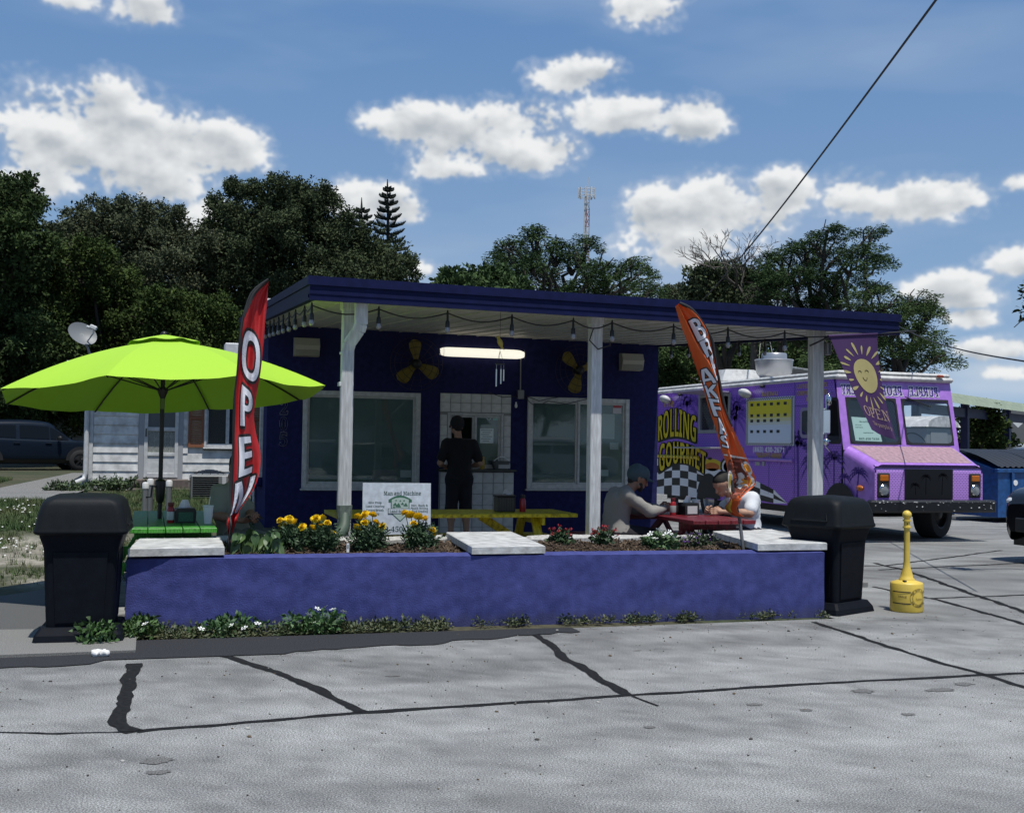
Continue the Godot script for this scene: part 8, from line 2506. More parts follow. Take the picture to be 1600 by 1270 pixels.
func make_trees() -> void:
	var leafm := M("tree_leaf", Color(1, 1, 1), 0.65, {"vc": true, "spec": 0.12, "back": Color(0.35, 0.35, 0.35)})
	var bark := M("bark_tree", Color(0.065, 0.055, 0.045), 0.95, {"tex": "wood", "sc": 1.5})
	var kinds := [leaf_mesh(22, 0.30, 0.16, 0.085, 71), leaf_mesh(10, 0.16, 0.20, 0.09, 72), leaf_mesh(26, 0.22, 0.17, 0.06, 73, -0.6)]
	var pal := [[Color(0.012, 0.020, 0.009), Color(0.034, 0.05, 0.018)], [Color(0.018, 0.024, 0.014), Color(0.055, 0.062, 0.035)], [Color(0.013, 0.020, 0.011), Color(0.042, 0.052, 0.026)], [Color(0.012, 0.021, 0.007), Color(0.036, 0.05, 0.015)], [Color(0.014, 0.025, 0.010), Color(0.035, 0.055, 0.022)], [Color(0.012, 0.024, 0.011), Color(0.042, 0.066, 0.026)], [Color(0.013, 0.025, 0.010), Color(0.048, 0.070, 0.026)]]
	var n := 0
	for q in TREES:
		n += 1
		rng.seed = 1000 + n
		var base: Vector3 = q[4]
		var t := thing(q[0], q[1], "tree" if q[0] != "bush" else "bush", base)
		var b := MB.new()
		var mid := Vector3.ZERO
		var top := -1e9
		for e in q[5]:
			mid += Vector3(e[0], e[1], e[2]) / q[5].size()
			top = maxf(top, e[1])
		var fork := Vector3(lerpf(base.x, mid.x, 0.5), lerpf(base.y, mid.y, 0.55), lerpf(base.z, mid.z, 0.5)) - base
		var tr: float = clampf(top * 0.028, 0.06, 0.4)
		limb(b, Vector3(0, -0.1, 0), fork, tr, tr * 0.75, n)
		for i in q[5].size():
			var e: Array = q[5][i]
			limb(b, fork, Vector3(e[0], e[1], e[2]) - base, tr * 0.5, 0.025, n * 40 + i)
			for k in 4:
				var d := Vector3(rng.randfn(), rng.randfn() * 0.6 + 0.3, rng.randfn()).normalized()
				limb(b, (Vector3(e[0], e[1], e[2]) - base).lerp(fork, 0.2), Vector3(e[0], e[1], e[2]) - base + d * Vector3(e[3], e[4], e[3]) * 0.9, 0.05, 0.012, n * 400 + i * 9 + k)
		put(b, "trunk", bark, t)
		var nz := noise(0.55, 700 + n, 3)
		var xf := []
		var cc := []
		for e in q[5]:
			var c := Vector3(e[0], e[1], e[2])
			var r := Vector3(e[3], e[4], maxf(e[3], e[4]) * (0.85 if q[2] == 2 else 1.35))
			var area: float = r.x * r.y
			var cnt := int(area * ([300.0, 230.0, 250.0][q[2]])) + 30
			if q[2] == 2:
				# layered sprays: flat drooping tiers
				var tiers := maxi(4, int(r.x * r.y * 21.0))
				for k in tiers:
					var d := Vector3(rng.randfn(), rng.randfn(), rng.randfn()).normalized() * pow(rng.randf(), 0.4)
					var o := c + d * r * 0.84
					var s := rng.randf_range(0.25, 0.55)
					for j in int(54 * s * s + 7):
						var a := rng.randf() * TAU
						var rr := sqrt(rng.randf()) * s
						var p := o + Vector3(cos(a) * rr, -rr * rr * 0.9 / s + rng.randfn() * 0.035, sin(a) * rr)
						var sc := rng.randf_range(0.45, 0.8)
						xf.append(Transform3D(Basis(Vector3(rng.randfn() * 0.4, 1, rng.randfn() * 0.4).normalized(), rng.randf() * TAU).scaled(Vector3(sc, sc * 0.6, sc)), p - base))
						cc.append(pal[q[3]][0].lerp(pal[q[3]][1], rng.randf()) * 2.0)
			else:
				for k in cnt:
					var d := Vector3(rng.randfn(), rng.randfn(), rng.randfn()).normalized() * pow(rng.randf(), 0.42)
					var p := c + d * r * (1.0 + 0.6 * nz.get_noise_3dv(c + d * 3.0))
					if nz.get_noise_3dv(p * 1.3) < 0.06 and rng.randf() < 0.9: continue
					var sc := rng.randf_range(0.7, 1.3)
					xf.append(Transform3D(Basis(Vector3(rng.randfn(), rng.randfn(), rng.randfn()).normalized(), rng.randf() * TAU).scaled(Vector3.ONE * sc), p - base))
					cc.append(pal[q[3]][0].lerp(pal[q[3]][1], clampf(0.5 + 0.9 * nz.get_noise_3dv(p * 0.9 + Vector3.ONE * 50.0) + rng.randf_range(-0.3, 0.3), 0, 1)) * 1.75)
			# loose outer sprays that break the outline
			if q[2] == 2: continue
			for k in 11:
				var d := Vector3(rng.randfn(), rng.randfn() + 0.5, rng.randfn()).normalized()
				var o := c + d * r * rng.randf_range(0.95, 1.25)
				var sr := rng.randf_range(0.14, 0.3) * minf(r.x, r.y)
				for j in int(90.0 * sr * sr * 4.0) + 6:
					var p := o + Vector3(rng.randfn(), rng.randfn() * 0.7, rng.randfn()) * sr * 0.6
					xf.append(Transform3D(Basis(Vector3(rng.randfn(), rng.randfn(), rng.randfn()).normalized(), rng.randf() * TAU).scaled(Vector3.ONE * rng.randf_range(0.5, 1.0)), p - base))
					cc.append(pal[q[3]][0].lerp(pal[q[3]][1], rng.randf()) * 2.4)
		many(kinds[q[2]], xf, cc, "crown", leafm, t)
	rng.seed = 4321
	var fx := []
	var fc := []
	var fn := noise(0.05, 99, 3)
	for i in 9000:
		var a := rng.randf_range(-0.5, 0.60)
		var d := rng.randf_range(78.0, 96.0)
		var hgt := 5.5 + 5.0 * fn.get_noise_1d(a * 160.0)
		var y := hgt * (1.0 - pow(rng.randf(), 1.7))
		fx.append(Transform3D(Basis(Vector3(rng.randfn(), rng.randfn(), rng.randfn()).normalized(), rng.randf() * TAU).scaled(Vector3.ONE * rng.randf_range(2.2, 4.0)), Vector3(sin(a) * d, y, -cos(a) * d)))
		fc.append(pal[2][0].lerp(pal[2][1], rng.randf()) * 1.6)
	tag(many(kinds[0], fx, fc, "far_wood", leafm, self), "far-off dark wood closing the horizon behind the cafe and food truck", "wood")
	# pointed pines with tiers of upswept branches
	var needle := M("pine_needle", Color(0.014, 0.022, 0.014), 0.8)
	for q in [["tall narrow tiered pine rising beside the cloud, right of the oaks", Vector3(12.25, 0.44, -60.8), 15.2, 1.0], ["shorter tiered pine half hidden left of the tall pine", Vector3(11.6, 0.44, -65.0), 15.0, 1.15]]:
		rng.seed = 55
		var t := thing("tiered_pine", q[0], "tree", q[1], 0, "tiered pines")
		var b := MB.new()
		b.tube([Vector3.ZERO, Vector3(-0.25, q[2] * 0.9, 0), Vector3(-0.3, q[2] - 0.6, 0)], [0.22, 0.07, 0.03], 8)
		put(b, "trunk", bark, t)
		b = MB.new()
		var y := 4.0
		while y < q[2] - 0.55:
			var len: float = lerpf(3.9, 0.34, pow((y - 4.0) / (q[2] - 4.5), 0.8)) * q[3]
			var ph := rng.randf() * TAU
			for k in 6:
				var a := ph + TAU * k / 6.0 + rng.randf_range(-0.2, 0.2)
				var d := Vector3(cos(a), 0, sin(a))
				var o := Vector3(-0.27 * y / q[2], y, 0)
				var ll := len * rng.randf_range(0.8, 1.1)
				b.tube([o, o + d * ll * 0.4 + Vector3(0, -0.02, 0), o + d * ll * 0.8 + Vector3(0, 0.10 * ll, 0), o + d * ll + Vector3(0, 0.28 * ll, 0)], [0.04, 0.06, 0.06, 0.02], 6, false)
				for j in 7:
					var e := 0.3 + 0.1 * j
					for sgn in [-1.0, 1.0]:
						var s: Vector3 = Vector3(-d.z, 0, d.x) * sgn
						var p := o + d * ll * e + Vector3(0, 0.06 * ll * e * e * 3.0, 0)
						b.tube([p, p + (s * 0.75 + d * 0.6) * 0.34 * ll * (1.15 - e) + Vector3(0, 0.14, 0)], [0.03, 0.012], 4, false)
			y += lerpf(0.62, 0.34, (y - 4.0) / (q[2] - 4.0))
		b.tube([Vector3(-0.3, q[2] - 0.7, 0), Vector3(-0.31, q[2], 0)], [0.08, 0.02], 6)
		kind(put(b, "branches", needle, t), "stuff")
	# the leafless tree
	rng.seed = 9
	var bt := thing("bare_tree", "leafless grey tree with fine twigs beside the steep overhead cable", "tree", Vector3(19.6, 0, -34.6))
	var bb := MB.new()
	var todo := [[Vector3(0, 3.0, 0), Vector3(-0.05, 1, 0), 2.9, 0.16, 0], [Vector3(0.4, 3.2, 0), Vector3(0.2, 1, 0.1), 2.4, 0.1, 0]]
	while todo.size():
		var w: Array = todo.pop_back()
		var a: Vector3 = w[0]
		var d: Vector3 = (w[1] as Vector3).normalized()
		var ln: float = w[2]
		var c := a + d * ln
		var bend := Vector3(rng.randfn(), rng.randfn(), rng.randfn()) * ln * 0.06
		bb.tube([a, (a + c) * 0.5 + bend, c], [w[3], w[3] * 0.8, w[3] * 0.6], 5 if w[4] < 3 else 3, false)
		if w[4] >= 6: continue
		for k in (3 if w[4] < 2 else 2 + int(rng.randf() < 0.5)):
			var o := Vector3(rng.randfn() * 1.25, rng.randfn() * 0.55 + 0.2, rng.randfn()).normalized()
			todo.append([a.lerp(c, rng.randf_range(0.6, 1.0)) if k > 0 else c, d + o * rng.randf_range(0.45, 0.95), ln * rng.randf_range(0.55, 0.74) * (0.8 if w[4] == 0 else 1.0), maxf(w[3] * 0.58, 0.009), w[4] + 1])
	put(bb, "branches", M("bare_bark", Color(0.10, 0.09, 0.08), 0.9), bt)
	bb = MB.new()
	bb.tube([Vector3(0.1, 0, 0), Vector3(0, 3.05, 0)], [0.22, 0.16], 10)
	put(bb, "trunk", M("bare_bark", Color.WHITE), bt)
	# a near tree beyond the right edge reaching one twig into view
	rng.seed = 12
	var nt := thing("roadside_tree", "leafy twig of a nearer tree hanging in at the right edge", "tree", Vector3(12.6, 0, -10.2))
	bb = MB.new()
	limb(bb, Vector3.ZERO, Vector3(-0.3, 3.2, -0.2), 0.13, 0.09, 3)
	limb(bb, Vector3(-0.3, 3.2, -0.2), Vector3(-2.15, 3.5, -1.0), 0.06, 0.02, 4)
	limb(bb, Vector3(-2.15, 3.5, -1.0), Vector3(-2.62, 3.02, -1.25), 0.015, 0.006, 5)
	limb(bb, Vector3(-0.3, 3.2, -0.2), Vector3(0.6, 5.0, 0.2), 0.08, 0.03, 6)
	put(bb, "trunk", bark, nt)
	var lm := leaf_mesh(7, 0.05, 0.07, 0.032, 77, -0.5)
	foliage(nt, lm, leafm, Vector3(-2.42, 3.28, -1.15), Vector3(0.15, 0.36, 0.2), 52, pal[4][0], pal[4][1], "twig_leaves")
	foliage(nt, lm, leafm, Vector3(-0.2, 4.6, 0.1), Vector3(1.1, 0.9, 1.0), 1200, pal[4][0], pal[4][1], "crown")
	# trees across the street, met only in the window panes
	for i in 5:
		rng.seed = 800 + i
		var at := Vector3(-6.0 + i * 8.5, 0, 46.0 + 3.0 * (i % 2))
		var t := thing("street_tree", ["round street tree behind the viewer at the far left of the reflections", "street tree second from the left in the reflections", "street tree behind the mirrored house", "street tree right of the mirrored house", "street tree at the far right of the reflections"][i], "tree", at)
		bb = MB.new()
		limb(bb, Vector3.ZERO, Vector3(0, 5, 0), 0.3, 0.15, 60 + i)
		put(bb, "trunk", bark, t)
		foliage(t, kinds[0], leafm, Vector3(0, 6.5, 0), Vector3(4.5, 3.6, 3.5), 2600, pal[6][0], pal[6][1], "crown")

# ---------------------------------------------------------------- people
func flesh(b: MB, bones: Array, cell: float, k: float) -> void:   # smooth union of tapered capsules, meshed as surface nets
	var lo := Vector3.ONE * 1e9
	var hi := -lo
	for q in bones:
		var r: float = maxf(q[2], q[3]) + k + cell * 2.0
		for p in [q[0], q[1]]:
			lo = lo.min(p - Vector3.ONE * r); hi = hi.max(p + Vector3.ONE * r)
	var nx := int((hi.x - lo.x) / cell) + 2
	var ny := int((hi.y - lo.y) / cell) + 2
	var nz := int((hi.z - lo.z) / cell) + 2
	var f := PackedFloat32Array()
	f.resize(nx * ny * nz)
	f.fill(1.0)
	var ik := 1.0 / k
	for q in bones:
		var a: Vector3 = q[0]
		var c: Vector3 = q[1]
		var ra: float = q[2]
		var rb: float = q[3]
		var r := maxf(ra, rb) + k + cell * 1.5
		var l := (a.min(c) - Vector3.ONE * r - lo) / cell
		var h := (a.max(c) + Vector3.ONE * r - lo) / cell
		var ab := c - a
		var inv := 1.0 / maxf(ab.length_squared(), 1e-9)
		for z in range(maxi(0, int(l.z)), mini(nz, int(h.z) + 2)):
			for y in range(maxi(0, int(l.y)), mini(ny, int(h.y) + 2)):
				var row := (z * ny + y) * nx
				for x in range(maxi(0, int(l.x)), mini(nx, int(h.x) + 2)):
					var p := lo + Vector3(x, y, z) * cell
					var t := clampf((p - a).dot(ab) * inv, 0.0, 1.0)
					var d := (p - a - ab * t).length() - lerpf(ra, rb, t)
					if d > k + cell * 2.0: continue
					var o := f[row + x]
					var g := maxf(k - absf(o - d), 0.0) * ik
					f[row + x] = minf(o, d) - g * g * k * 0.25
	var idx := {}
	var pts := PackedVector3Array()
	for z in nz - 1:
		for y in ny - 1:
			var row := (z * ny + y) * nx
			for x in nx - 1:
				var i := row + x
				var v0 := f[i]
				if v0 > cell * 2.2: continue
				var e := [v0, f[i + 1], f[i + nx], f[i + nx + 1], f[i + nx * ny], f[i + nx * ny + 1], f[i + nx * ny + nx], f[i + nx * ny + nx + 1]]
				var m := 0
				for j in 8:
					if e[j] < 0.0: m |= 1 << j
				if m == 0 or m == 255: continue
				var s := Vector3.ZERO
				var n := 0
				for j in 8:
					for ax in [1, 2, 4]:
						if j & ax: continue
						var j2: int = j | ax
						var fa: float = e[j]
						var fb: float = e[j2]
						if (fa < 0.0) == (fb < 0.0): continue
						var t := fa / (fa - fb)
						var pa := Vector3(j & 1, (j >> 1) & 1, (j >> 2) & 1)
						var pb := Vector3(j2 & 1, (j2 >> 1) & 1, (j2 >> 2) & 1)
						s += pa.lerp(pb, t)
						n += 1
				idx[i] = pts.size()
				pts.append(lo + (Vector3(x, y, z) + s / n) * cell)
	var nor := PackedVector3Array()
	for p in pts:
		var g := Vector3.ZERO
		var c := ((p - lo) / cell)
		var x := clampi(int(c.x), 1, nx - 3)
		var y := clampi(int(c.y), 1, ny - 3)
		var z := clampi(int(c.z), 1, nz - 3)
		for d in 8:
			var i := ((z + ((d >> 2) & 1)) * ny + y + ((d >> 1) & 1)) * nx + x + (d & 1)
			g += Vector3(f[i + 1] - f[i - 1], f[i + nx] - f[i - nx], f[i + nx * ny] - f[i - nx * ny])
		nor.append(g.normalized())
	for i in idx:
		for ax in 3:
			var st: int = [1, nx, nx * ny][ax]
			var u: int = [nx, nx * ny, 1][ax]
			var w: int = [nx * ny, 1, nx][ax]
			if i + st >= f.size() or i - u - w < 0: continue
			if (f[i] < 0.0) == (f[i + st] < 0.0): continue
			if not (idx.has(i - u) and idx.has(i - w) and idx.has(i - u - w)): continue
			var q := [idx[i], idx[i - u], idx[i - u - w], idx[i - w]]
			b.tri(pts[q[0]], pts[q[1]], pts[q[2]], nor[q[0]], nor[q[1]], nor[q[2]])
			b.tri(pts[q[0]], pts[q[2]], pts[q[3]], nor[q[0]], nor[q[2]], nor[q[3]])
func hand_bones(w: Vector3, d: Vector3, n: Vector3, side: float, curl: float) -> Array:   # w wrist, d towards the fingers, n out of the palm
	d = d.normalized()
	n = (n - d * n.dot(d)).normalized()
	var s := d.cross(n) * side
	var o := [[w, w + d * 0.04, 0.026, 0.028]]
	for i in 4:
		o.append([w + d * 0.02 + s * (i - 1.5) * 0.010, w + d * 0.085 + s * (i - 1.5) * 0.021, 0.017, 0.0135])
		var p := w + d * 0.088 + s * (i - 1.5) * 0.021
		var ln: float = [0.036, 0.042, 0.040, 0.031][i]
		var a := curl * 0.6
		for k in 3:
			var dir := (d * cos(a) + n * sin(a)).normalized()
			var p2: Vector3 = p + dir * ln * [1.0, 0.7, 0.55][k]
			o.append([p, p2, 0.0098 - k * 0.0006, 0.0092 - k * 0.0008])
			p = p2
			a += curl
	var tb := w + d * 0.03 - s * 0.028
	var t1 := tb + (d * 0.6 - s * 0.6 + n * 0.45).normalized() * 0.04
	o.append([w + d * 0.02 - s * 0.01, tb, 0.018, 0.015])
	o.append([tb, t1, 0.0135, 0.0115])
	o.append([t1, t1 + (d * 0.85 + n * 0.4 + s * 0.1).normalized() * 0.032, 0.0112, 0.0095])
	return o
func make_person(label: String, J: Dictionary, o: Dictionary) -> Node3D:
	var t := thing("person", label, "person")
	var skin := M(o.skin_key, o.skin, 0.6)
	var fw: Vector3 = (J.face as Vector3).normalized()
	var rt := fw.cross(Vector3.UP).normalized()
	var hb := Basis(rt, rt.cross(fw) * 1.0, -fw)
	hb = Basis(-rt, rt.cross(fw), fw)                       # x to the person's left, y up, z out of the face
	var hx := Transform3D(hb, J.head)
	var H := func(x, y, z): return hx * Vector3(x, y, z)
	var b := MB.new()
	var torso := []
	for s in ["L", "R"]:
		var sh: Vector3 = J["sh" + s]
		var hp: Vector3 = J["hip" + s]
		torso.append([hp, hp.lerp(J.chest, 0.55), 0.105, 0.095])
		torso.append([(J.chest as Vector3).lerp(sh, 0.42), hp.lerp(J.chest, 0.5), 0.108, 0.10])
		torso.append([(J.neck as Vector3) + Vector3(0, -0.06, 0), sh, 0.06, 0.058])
	torso.append([J.pelvis, J.chest, 0.115, 0.12])
	torso.append([J.chest, (J.neck as Vector3) + Vector3(0, -0.04, 0), 0.11, 0.06])
	var arms := []
	var legs := []
	for s in ["L", "R"]:
		arms.append([J["sh" + s], J["el" + s], 0.050, 0.040])
		arms.append([J["el" + s], (J["el" + s] as Vector3).lerp(J["wr" + s], 0.3), 0.040, 0.042])
		arms.append([(J["el" + s] as Vector3).lerp(J["wr" + s], 0.3), J["wr" + s], 0.042, 0.027])
		legs.append([J["hip" + s], J["kn" + s], 0.088, 0.056])
		legs.append([J["kn" + s], (J["kn" + s] as Vector3).lerp(J["an" + s], 0.35), 0.054, 0.056])
		legs.append([(J["kn" + s] as Vector3).lerp(J["an" + s], 0.35), J["an" + s], 0.056, 0.036])
		legs.append([J["an" + s], J["toe" + s], 0.038, 0.030])
	var neckb := [[J.neck + Vector3(0, -0.05, 0), H.call(0, -0.05, -0.02), 0.058, 0.054]]
	flesh(b, torso + arms + legs + neckb, 0.017, 0.03)
	var head := [[H.call(0, 0.035, -0.025), H.call(0, 0.03, 0.02), 0.090, 0.084], [H.call(0, -0.02, 0.03), H.call(0, -0.06, 0.045), 0.066, 0.050], [H.call(-0.034, -0.068, 0.025), H.call(0.034, -0.068, 0.025), 0.036, 0.036], [H.call(0, -0.098, 0.062), H.call(0, -0.092, 0.066), 0.021, 0.021],
		[H.call(0, 0.01, 0.096), H.call(0, -0.034, 0.114), 0.010, 0.015], [H.call(-0.03, 0.026, 0.088), H.call(0.03, 0.026, 0.088), 0.013, 0.013], [H.call(-0.018, -0.066, 0.09), H.call(0.018, -0.066, 0.09), 0.008, 0.008],
		[H.call(0.083, 0.012, -0.012), H.call(0.086, -0.03, -0.006), 0.015, 0.010], [H.call(-0.083, 0.012, -0.012), H.call(-0.086, -0.03, -0.006), 0.015, 0.010], [H.call(0, -0.05, -0.02), H.call(0, -0.11, -0.03), 0.056, 0.055]]
	flesh(b, head, 0.0075, 0.014)
	for s in ["L", "R"]:
		var hd: Array = o["hand" + s]
		flesh(b, hand_bones(J["wr" + s], hd[0], hd[1], 1.0 if s == "L" else -1.0, hd[2]), 0.0055, 0.006)
	put(b, "body", skin, t)
	b = MB.new()
	for s in [-1.0, 1.0]: b.ball(H.call(s * 0.031, 0.008, 0.088), Vector3(0.012, 0.007, 0.007), 8, hb)
	put(b, "eye", M("eye_dark", Color(0.02, 0.015, 0.012), 0.3), t)
	b = MB.new()
	for s in [-1.0, 1.0]: b.tube([H.call(s * 0.014, 0.026, 0.102), H.call(s * 0.05, 0.024, 0.084)], [0.005], 5)
	put(b, "eyebrow", M("hair_black", Color(0.012, 0.010, 0.009), 0.8), t)
	if o.get("beard", false):
		b = MB.new()
		flesh(b, [[H.call(0, -0.085, 0.055), H.call(0, -0.105, 0.062), 0.036, 0.028], [H.call(-0.045, -0.055, 0.035), H.call(-0.02, -0.09, 0.055), 0.028, 0.03], [H.call(0.045, -0.055, 0.035), H.call(0.02, -0.09, 0.055), 0.028, 0.03]], 0.0075, 0.012)
		put(b, "beard", M("beard_dark", Color(0.022, 0.017, 0.014), 0.9), t)
	b = MB.new()
	flesh(b, [[H.call(0, 0.052, -0.035), H.call(0, 0.055, 0.012), 0.092, 0.083], [H.call(0, -0.005, -0.055), H.call(0, -0.04, -0.055), 0.07, 0.055], [H.call(-0.06, 0.02, -0.02), H.call(-0.066, -0.02, -0.012), 0.03, 0.018], [H.call(0.06, 0.02, -0.02), H.call(0.066, -0.02, -0.012), 0.03, 0.018]], 0.0085, 0.015)
	put(b, "hair", M("hair_black", Color.BLACK), t)
	if o.has("cap"):
		var cm := M(o.cap_key, o.cap, 0.85, {"nrm": "weave_n", "ns": 0.3, "sc": 12.0})
		b = MB.new()
		flesh(b, [[H.call(0, 0.062, -0.032), H.call(0, 0.066, 0.018), 0.100, 0.088], [H.call(0, 0.04, -0.04), H.call(0, 0.045, 0.03), 0.103, 0.082]], 0.009, 0.02)
		var cp := put(b, "cap", cm, t)
		b = MB.new()
		for off in [0.0, -0.009]: b.grid(12, 5, func(u, v):
			var a: float = lerpf(-1.15, 1.15, u)
			return H.call(sin(a) * (0.088 + 0.012 * v), 0.048 - 0.015 * v + off - 0.018 * sin(a) * sin(a) * v, cos(a) * 0.095 + 0.012 + 0.075 * v * cos(a * 0.9)))
		put(b, "brim", cm, cp)
	# shirt over the torso with open sleeves, then trousers
	var shirt := []
	for q in torso: shirt.append([q[0], q[1], q[2] + 0.020, q[3] + 0.022])
	for s in ["L", "R"]:
		if o.long_sleeves:
			shirt.append([J["sh" + s], J["el" + s], 0.072, 0.062])
			shirt.append([J["el" + s], (J["el" + s] as Vector3).lerp(J["wr" + s], 0.9), 0.064, 0.044])
		else: shirt.append([J["sh" + s], (J["sh" + s] as Vector3).lerp(J["el" + s], 0.72), 0.074, 0.074])
	b = MB.new()
	flesh(b, shirt, 0.017, 0.028)
	var wn := noise(9.0, 500 + int(J.pelvis.x * 10.0), 3)
	for i in b.v.size(): b.v[i] += b.n[i] * wn.get_noise_3d(b.v[i].x * 0.8, b.v[i].y * 1.4, b.v[i].z * 0.8) * 0.016
	put(b, "shirt", M(o.shirt_key, o.shirt, 0.9, {"nrm": "ripple_n", "ns": 0.7, "sc": 3.5, "rim": 0.2}), t)
	var pants := []
	for s in ["L", "R"]:
		var kn: Vector3 = J["kn" + s]
		pants.append([J["hip" + s], kn, 0.112, 0.088])
		if o.pants_to < 0.5: pants.append([kn, kn.lerp(J["an" + s], 0.12), 0.092, 0.094])
		else: pants.append([kn, kn.lerp(J["an" + s], o.pants_to), 0.080, 0.062])
	pants.append([J.hipL, J.hipR, 0.125, 0.125])
	b = MB.new()
	flesh(b, pants, 0.018, 0.03)
	put(b, "trousers", M(o.pants_key, o.pants, 0.9, {"nrm": "ripple_n", "ns": 0.5, "sc": 3.5}), t)
	for s in ["L", "R"]:
		b = MB.new()
		flesh(b, [[J["an" + s] + Vector3(0, -0.02, 0), J["toe" + s], 0.052, 0.042], [J["an" + s], J["an" + s] + Vector3(0, -0.035, 0), 0.05, 0.05]], 0.013, 0.02)
		put(b, "shoe", M("shoe_dark", Color(0.02, 0.02, 0.022), 0.7), t)
	rebase(t, Vector3(J.pelvis.x, o.floor, J.pelvis.z))
	return t
func make_people() -> void:
	var V := func(x, y, z): return Vector3(x, y, z)
	make_person("person in black tee and shorts standing at the service hatch, seen from behind", {
		"pelvis": Vector3(4.40, 1.0, -16.5), "chest": Vector3(4.40, 1.34, -16.53), "neck": Vector3(4.385, 1.565, -16.50), "head": Vector3(4.365, 1.76, -16.56), "face": Vector3(-0.05, -0.22, -1),
		"shL": Vector3(4.20, 1.50, -16.5), "shR": Vector3(4.60, 1.50, -16.5), "elL": Vector3(4.10, 1.22, -16.48), "elR": Vector3(4.71, 1.22, -16.48), "wrL": Vector3(4.21, 1.17, -16.74), "wrR": Vector3(4.62, 1.16, -16.74),
		"hipL": Vector3(4.31, 0.98, -16.5), "hipR": Vector3(4.49, 0.98, -16.5), "knL": Vector3(4.29, 0.54, -16.52), "knR": Vector3(4.51, 0.54, -16.52), "anL": Vector3(4.28, 0.15, -16.48), "anR": Vector3(4.52, 0.15, -16.48), "toeL": Vector3(4.26, 0.11, -16.66), "toeR": Vector3(4.54, 0.11, -16.66)},
		{"skin_key": "skin_tan", "skin": Color(0.36, 0.20, 0.13), "handL": [Vector3(0.5, 0.0, -0.8), Vector3(0.3, -0.9, 0), 0.5], "handR": [Vector3(-0.4, 0.0, -0.8), Vector3(0, -0.9, 0), 0.5], "cap": Color(0.012, 0.012, 0.014), "cap_key": "cap_black", "shirt": Color(0.006, 0.006, 0.008), "shirt_key": "tee_black", "long_sleeves": false, "pants": Color(0.007, 0.007, 0.010), "pants_key": "shorts_black", "pants_to": 0.0, "floor": 0.06})
	make_person("person in grey sweatshirt and cap hunched over the red table's left bench", {
		"pelvis": Vector3(4.90, 0.575, -11.75), "chest": Vector3(4.93, 0.86, -11.75), "neck": Vector3(5.04, 1.04, -11.74), "head": Vector3(5.17, 1.155, -11.72), "face": Vector3(1, -0.38, 0.22),
		"shL": Vector3(4.99, 0.98, -11.93), "shR": Vector3(4.97, 0.98, -11.56), "elL": Vector3(5.24, 0.81, -11.97), "elR": Vector3(5.22, 0.80, -11.50), "wrL": Vector3(5.45, 0.835, -11.78), "wrR": Vector3(5.44, 0.83, -11.60),
		"hipL": Vector3(4.93, 0.56, -11.85), "hipR": Vector3(4.93, 0.56, -11.66), "knL": Vector3(5.33, 0.52, -11.87), "knR": Vector3(5.33, 0.52, -11.64), "anL": Vector3(5.28, 0.10, -11.87), "anR": Vector3(5.28, 0.10, -11.64), "toeL": Vector3(5.43, 0.06, -11.87), "toeR": Vector3(5.43, 0.06, -11.64)},
		{"skin_key": "skin_brown", "skin": Color(0.26, 0.135, 0.085), "beard": true, "handL": [Vector3(0.8, 0.05, 0.3), Vector3(0, 0.2, 1), 0.6], "handR": [Vector3(0.8, 0.05, -0.25), Vector3(0, 0.2, -1), 0.6], "cap": Color(0.045, 0.075, 0.09), "cap_key": "cap_teal", "shirt": Color(0.24, 0.23, 0.215), "shirt_key": "sweat_grey", "long_sleeves": true, "pants": Color(0.02, 0.02, 0.026), "pants_key": "jeans_dark", "pants_to": 0.95, "floor": 0.02})
	make_person("person in white tee and short dark hair leaning on the red table's right side", {
		"pelvis": Vector3(6.42, 0.575, -11.5), "chest": Vector3(6.38, 0.84, -11.5), "neck": Vector3(6.22, 1.00, -11.49), "head": Vector3(6.07, 1.10, -11.46), "face": Vector3(-0.9, -0.50, 0.22),
		"shL": Vector3(6.36, 0.95, -11.31), "shR": Vector3(6.35, 0.95, -11.69), "elL": Vector3(6.27, 0.80, -11.20), "elR": Vector3(6.22, 0.80, -11.76), "wrL": Vector3(6.01, 0.81, -11.34), "wrR": Vector3(5.99, 0.815, -11.55),
		"hipL": Vector3(6.40, 0.56, -11.41), "hipR": Vector3(6.40, 0.56, -11.60), "knL": Vector3(6.0, 0.53, -11.38), "knR": Vector3(6.0, 0.53, -11.62), "anL": Vector3(6.05, 0.10, -11.38), "anR": Vector3(6.05, 0.10, -11.62), "toeL": Vector3(5.9, 0.06, -11.38), "toeR": Vector3(5.9, 0.06, -11.62)},
		{"skin_key": "skin_olive", "skin": Color(0.37, 0.21, 0.14), "handL": [Vector3(-0.8, 0.05, -0.35), Vector3(0, -0.3, -1), 0.7], "handR": [Vector3(-0.8, 0.08, 0.3), Vector3(0, -0.3, 1), 0.7], "shirt": Color(0.60, 0.62, 0.66), "shirt_key": "tee_white", "long_sleeves": false, "pants": Color(0.03, 0.03, 0.04), "pants_key": "shorts_navy", "pants_to": 0.0, "floor": 0.02})
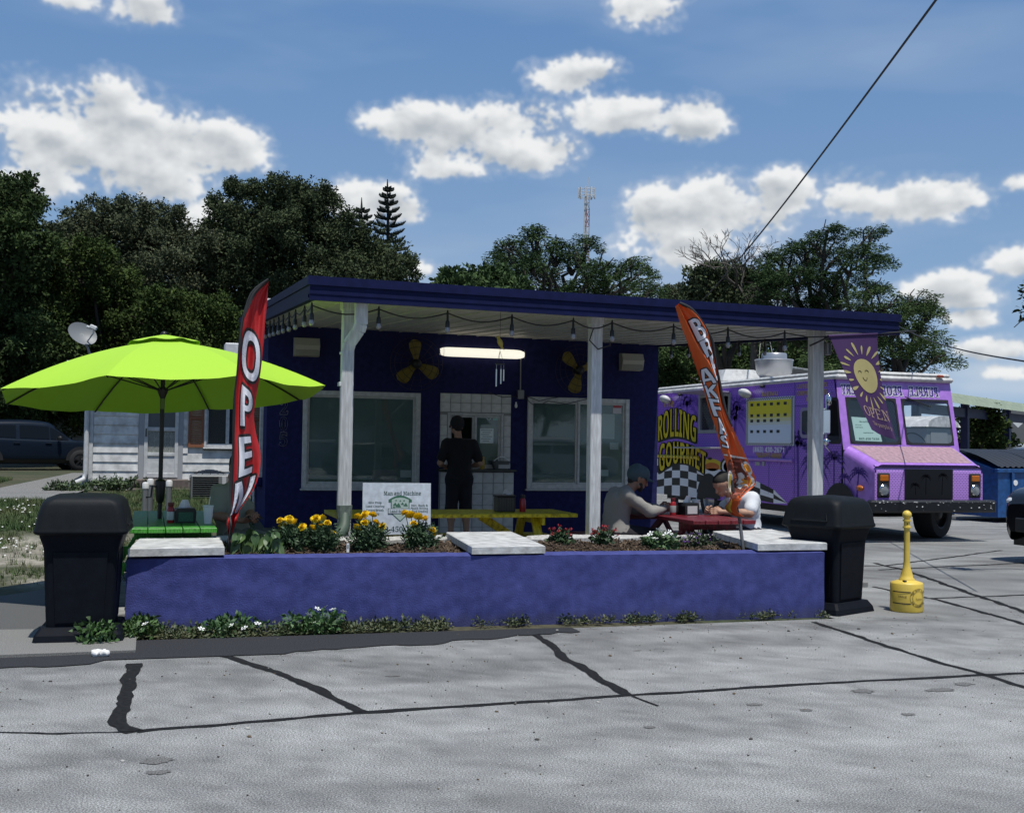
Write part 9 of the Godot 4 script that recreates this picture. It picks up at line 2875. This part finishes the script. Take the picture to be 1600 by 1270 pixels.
	var g := make_person("person in olive tee holding a phone at the green table behind the red flag", {
		"pelvis": Vector3(0.80, 0.57, -11.62), "chest": Vector3(0.765, 0.86, -11.60), "neck": Vector3(0.79, 1.07, -11.56), "head": Vector3(0.85, 1.24, -11.50), "face": Vector3(0.55, -0.5, 0.75),
		"shL": Vector3(0.85, 1.0, -11.74), "shR": Vector3(0.665, 1.01, -11.50), "elL": Vector3(0.97, 0.79, -11.56), "elR": Vector3(0.645, 0.785, -11.38), "wrL": Vector3(0.99, 0.745, -11.28), "wrR": Vector3(0.87, 0.745, -11.26),
		"hipL": Vector3(0.88, 0.56, -11.64), "hipR": Vector3(0.78, 0.56, -11.52), "knL": Vector3(1.2, 0.52, -11.3), "knR": Vector3(0.98, 0.52, -11.15), "anL": Vector3(1.15, 0.11, -11.3), "anR": Vector3(0.98, 0.11, -11.18), "toeL": Vector3(1.24, 0.07, -11.2), "toeR": Vector3(1.04, 0.07, -11.06)},
		{"skin_key": "skin_brown", "skin": Color.WHITE, "handL": [Vector3(0.0, 0.15, 0.9), Vector3(-0.6, 0.7, 0), 0.7], "handR": [Vector3(0.75, 0.12, 0.2), Vector3(0, 0.8, -0.4), 0.6], "shirt": Color(0.25, 0.255, 0.20), "shirt_key": "tee_olive", "long_sleeves": false, "pants": Color(0.17, 0.17, 0.16), "pants_key": "shorts_grey", "pants_to": 0.0, "floor": 0.02})
	var p := thing("phone", "dark mobile phone held by the person at the green table", "phone", Vector3(0.985, 0.778, -11.20), 0.35)
	var b := MB.new()
	b.box(Vector3(0.15, 0.009, 0.075), Transform3D(Basis(Vector3.RIGHT, 0.3), Vector3.ZERO), 0.004)
	put(b, "phone_body", M("case_black", Color.BLACK), p)
	b = MB.new()
	b.box(Vector3(0.138, 0.001, 0.066), Transform3D(Basis(Vector3.RIGHT, 0.3), Vector3(0, 0.0055, 0.001)))
	put(b, "phone_screen", M("screen_black", Color(0.01, 0.012, 0.015), 0.08), p)
	var fd := thing("food_packet", "small dark snack held in the hands of the person in grey", "food", Vector3(5.52, 0.865, -11.69), 0.4)
	b = MB.new()
	b.ball(Vector3.ZERO, Vector3(0.05, 0.03, 0.035), 12)
	put(b, "filling", M("bread", Color(0.24, 0.11, 0.04), 0.8), fd)
	b = MB.new()
	b.ball(Vector3(-0.01, -0.008, 0), Vector3(0.042, 0.03, 0.037), 12)
	put(b, "wrapper", M("napkin", Color.WHITE), fd)

func _ready() -> void:
	make_camera_and_light()
	make_textures()
	make_ground()
	make_grass()
	make_cafe()
	make_planter()
	make_bins()
	make_tables()
	make_umbrella()
	make_flags()
	make_sign()
	make_plants()
	make_truck()
	make_house()
	make_vehicles()
	make_trees()
	make_people()
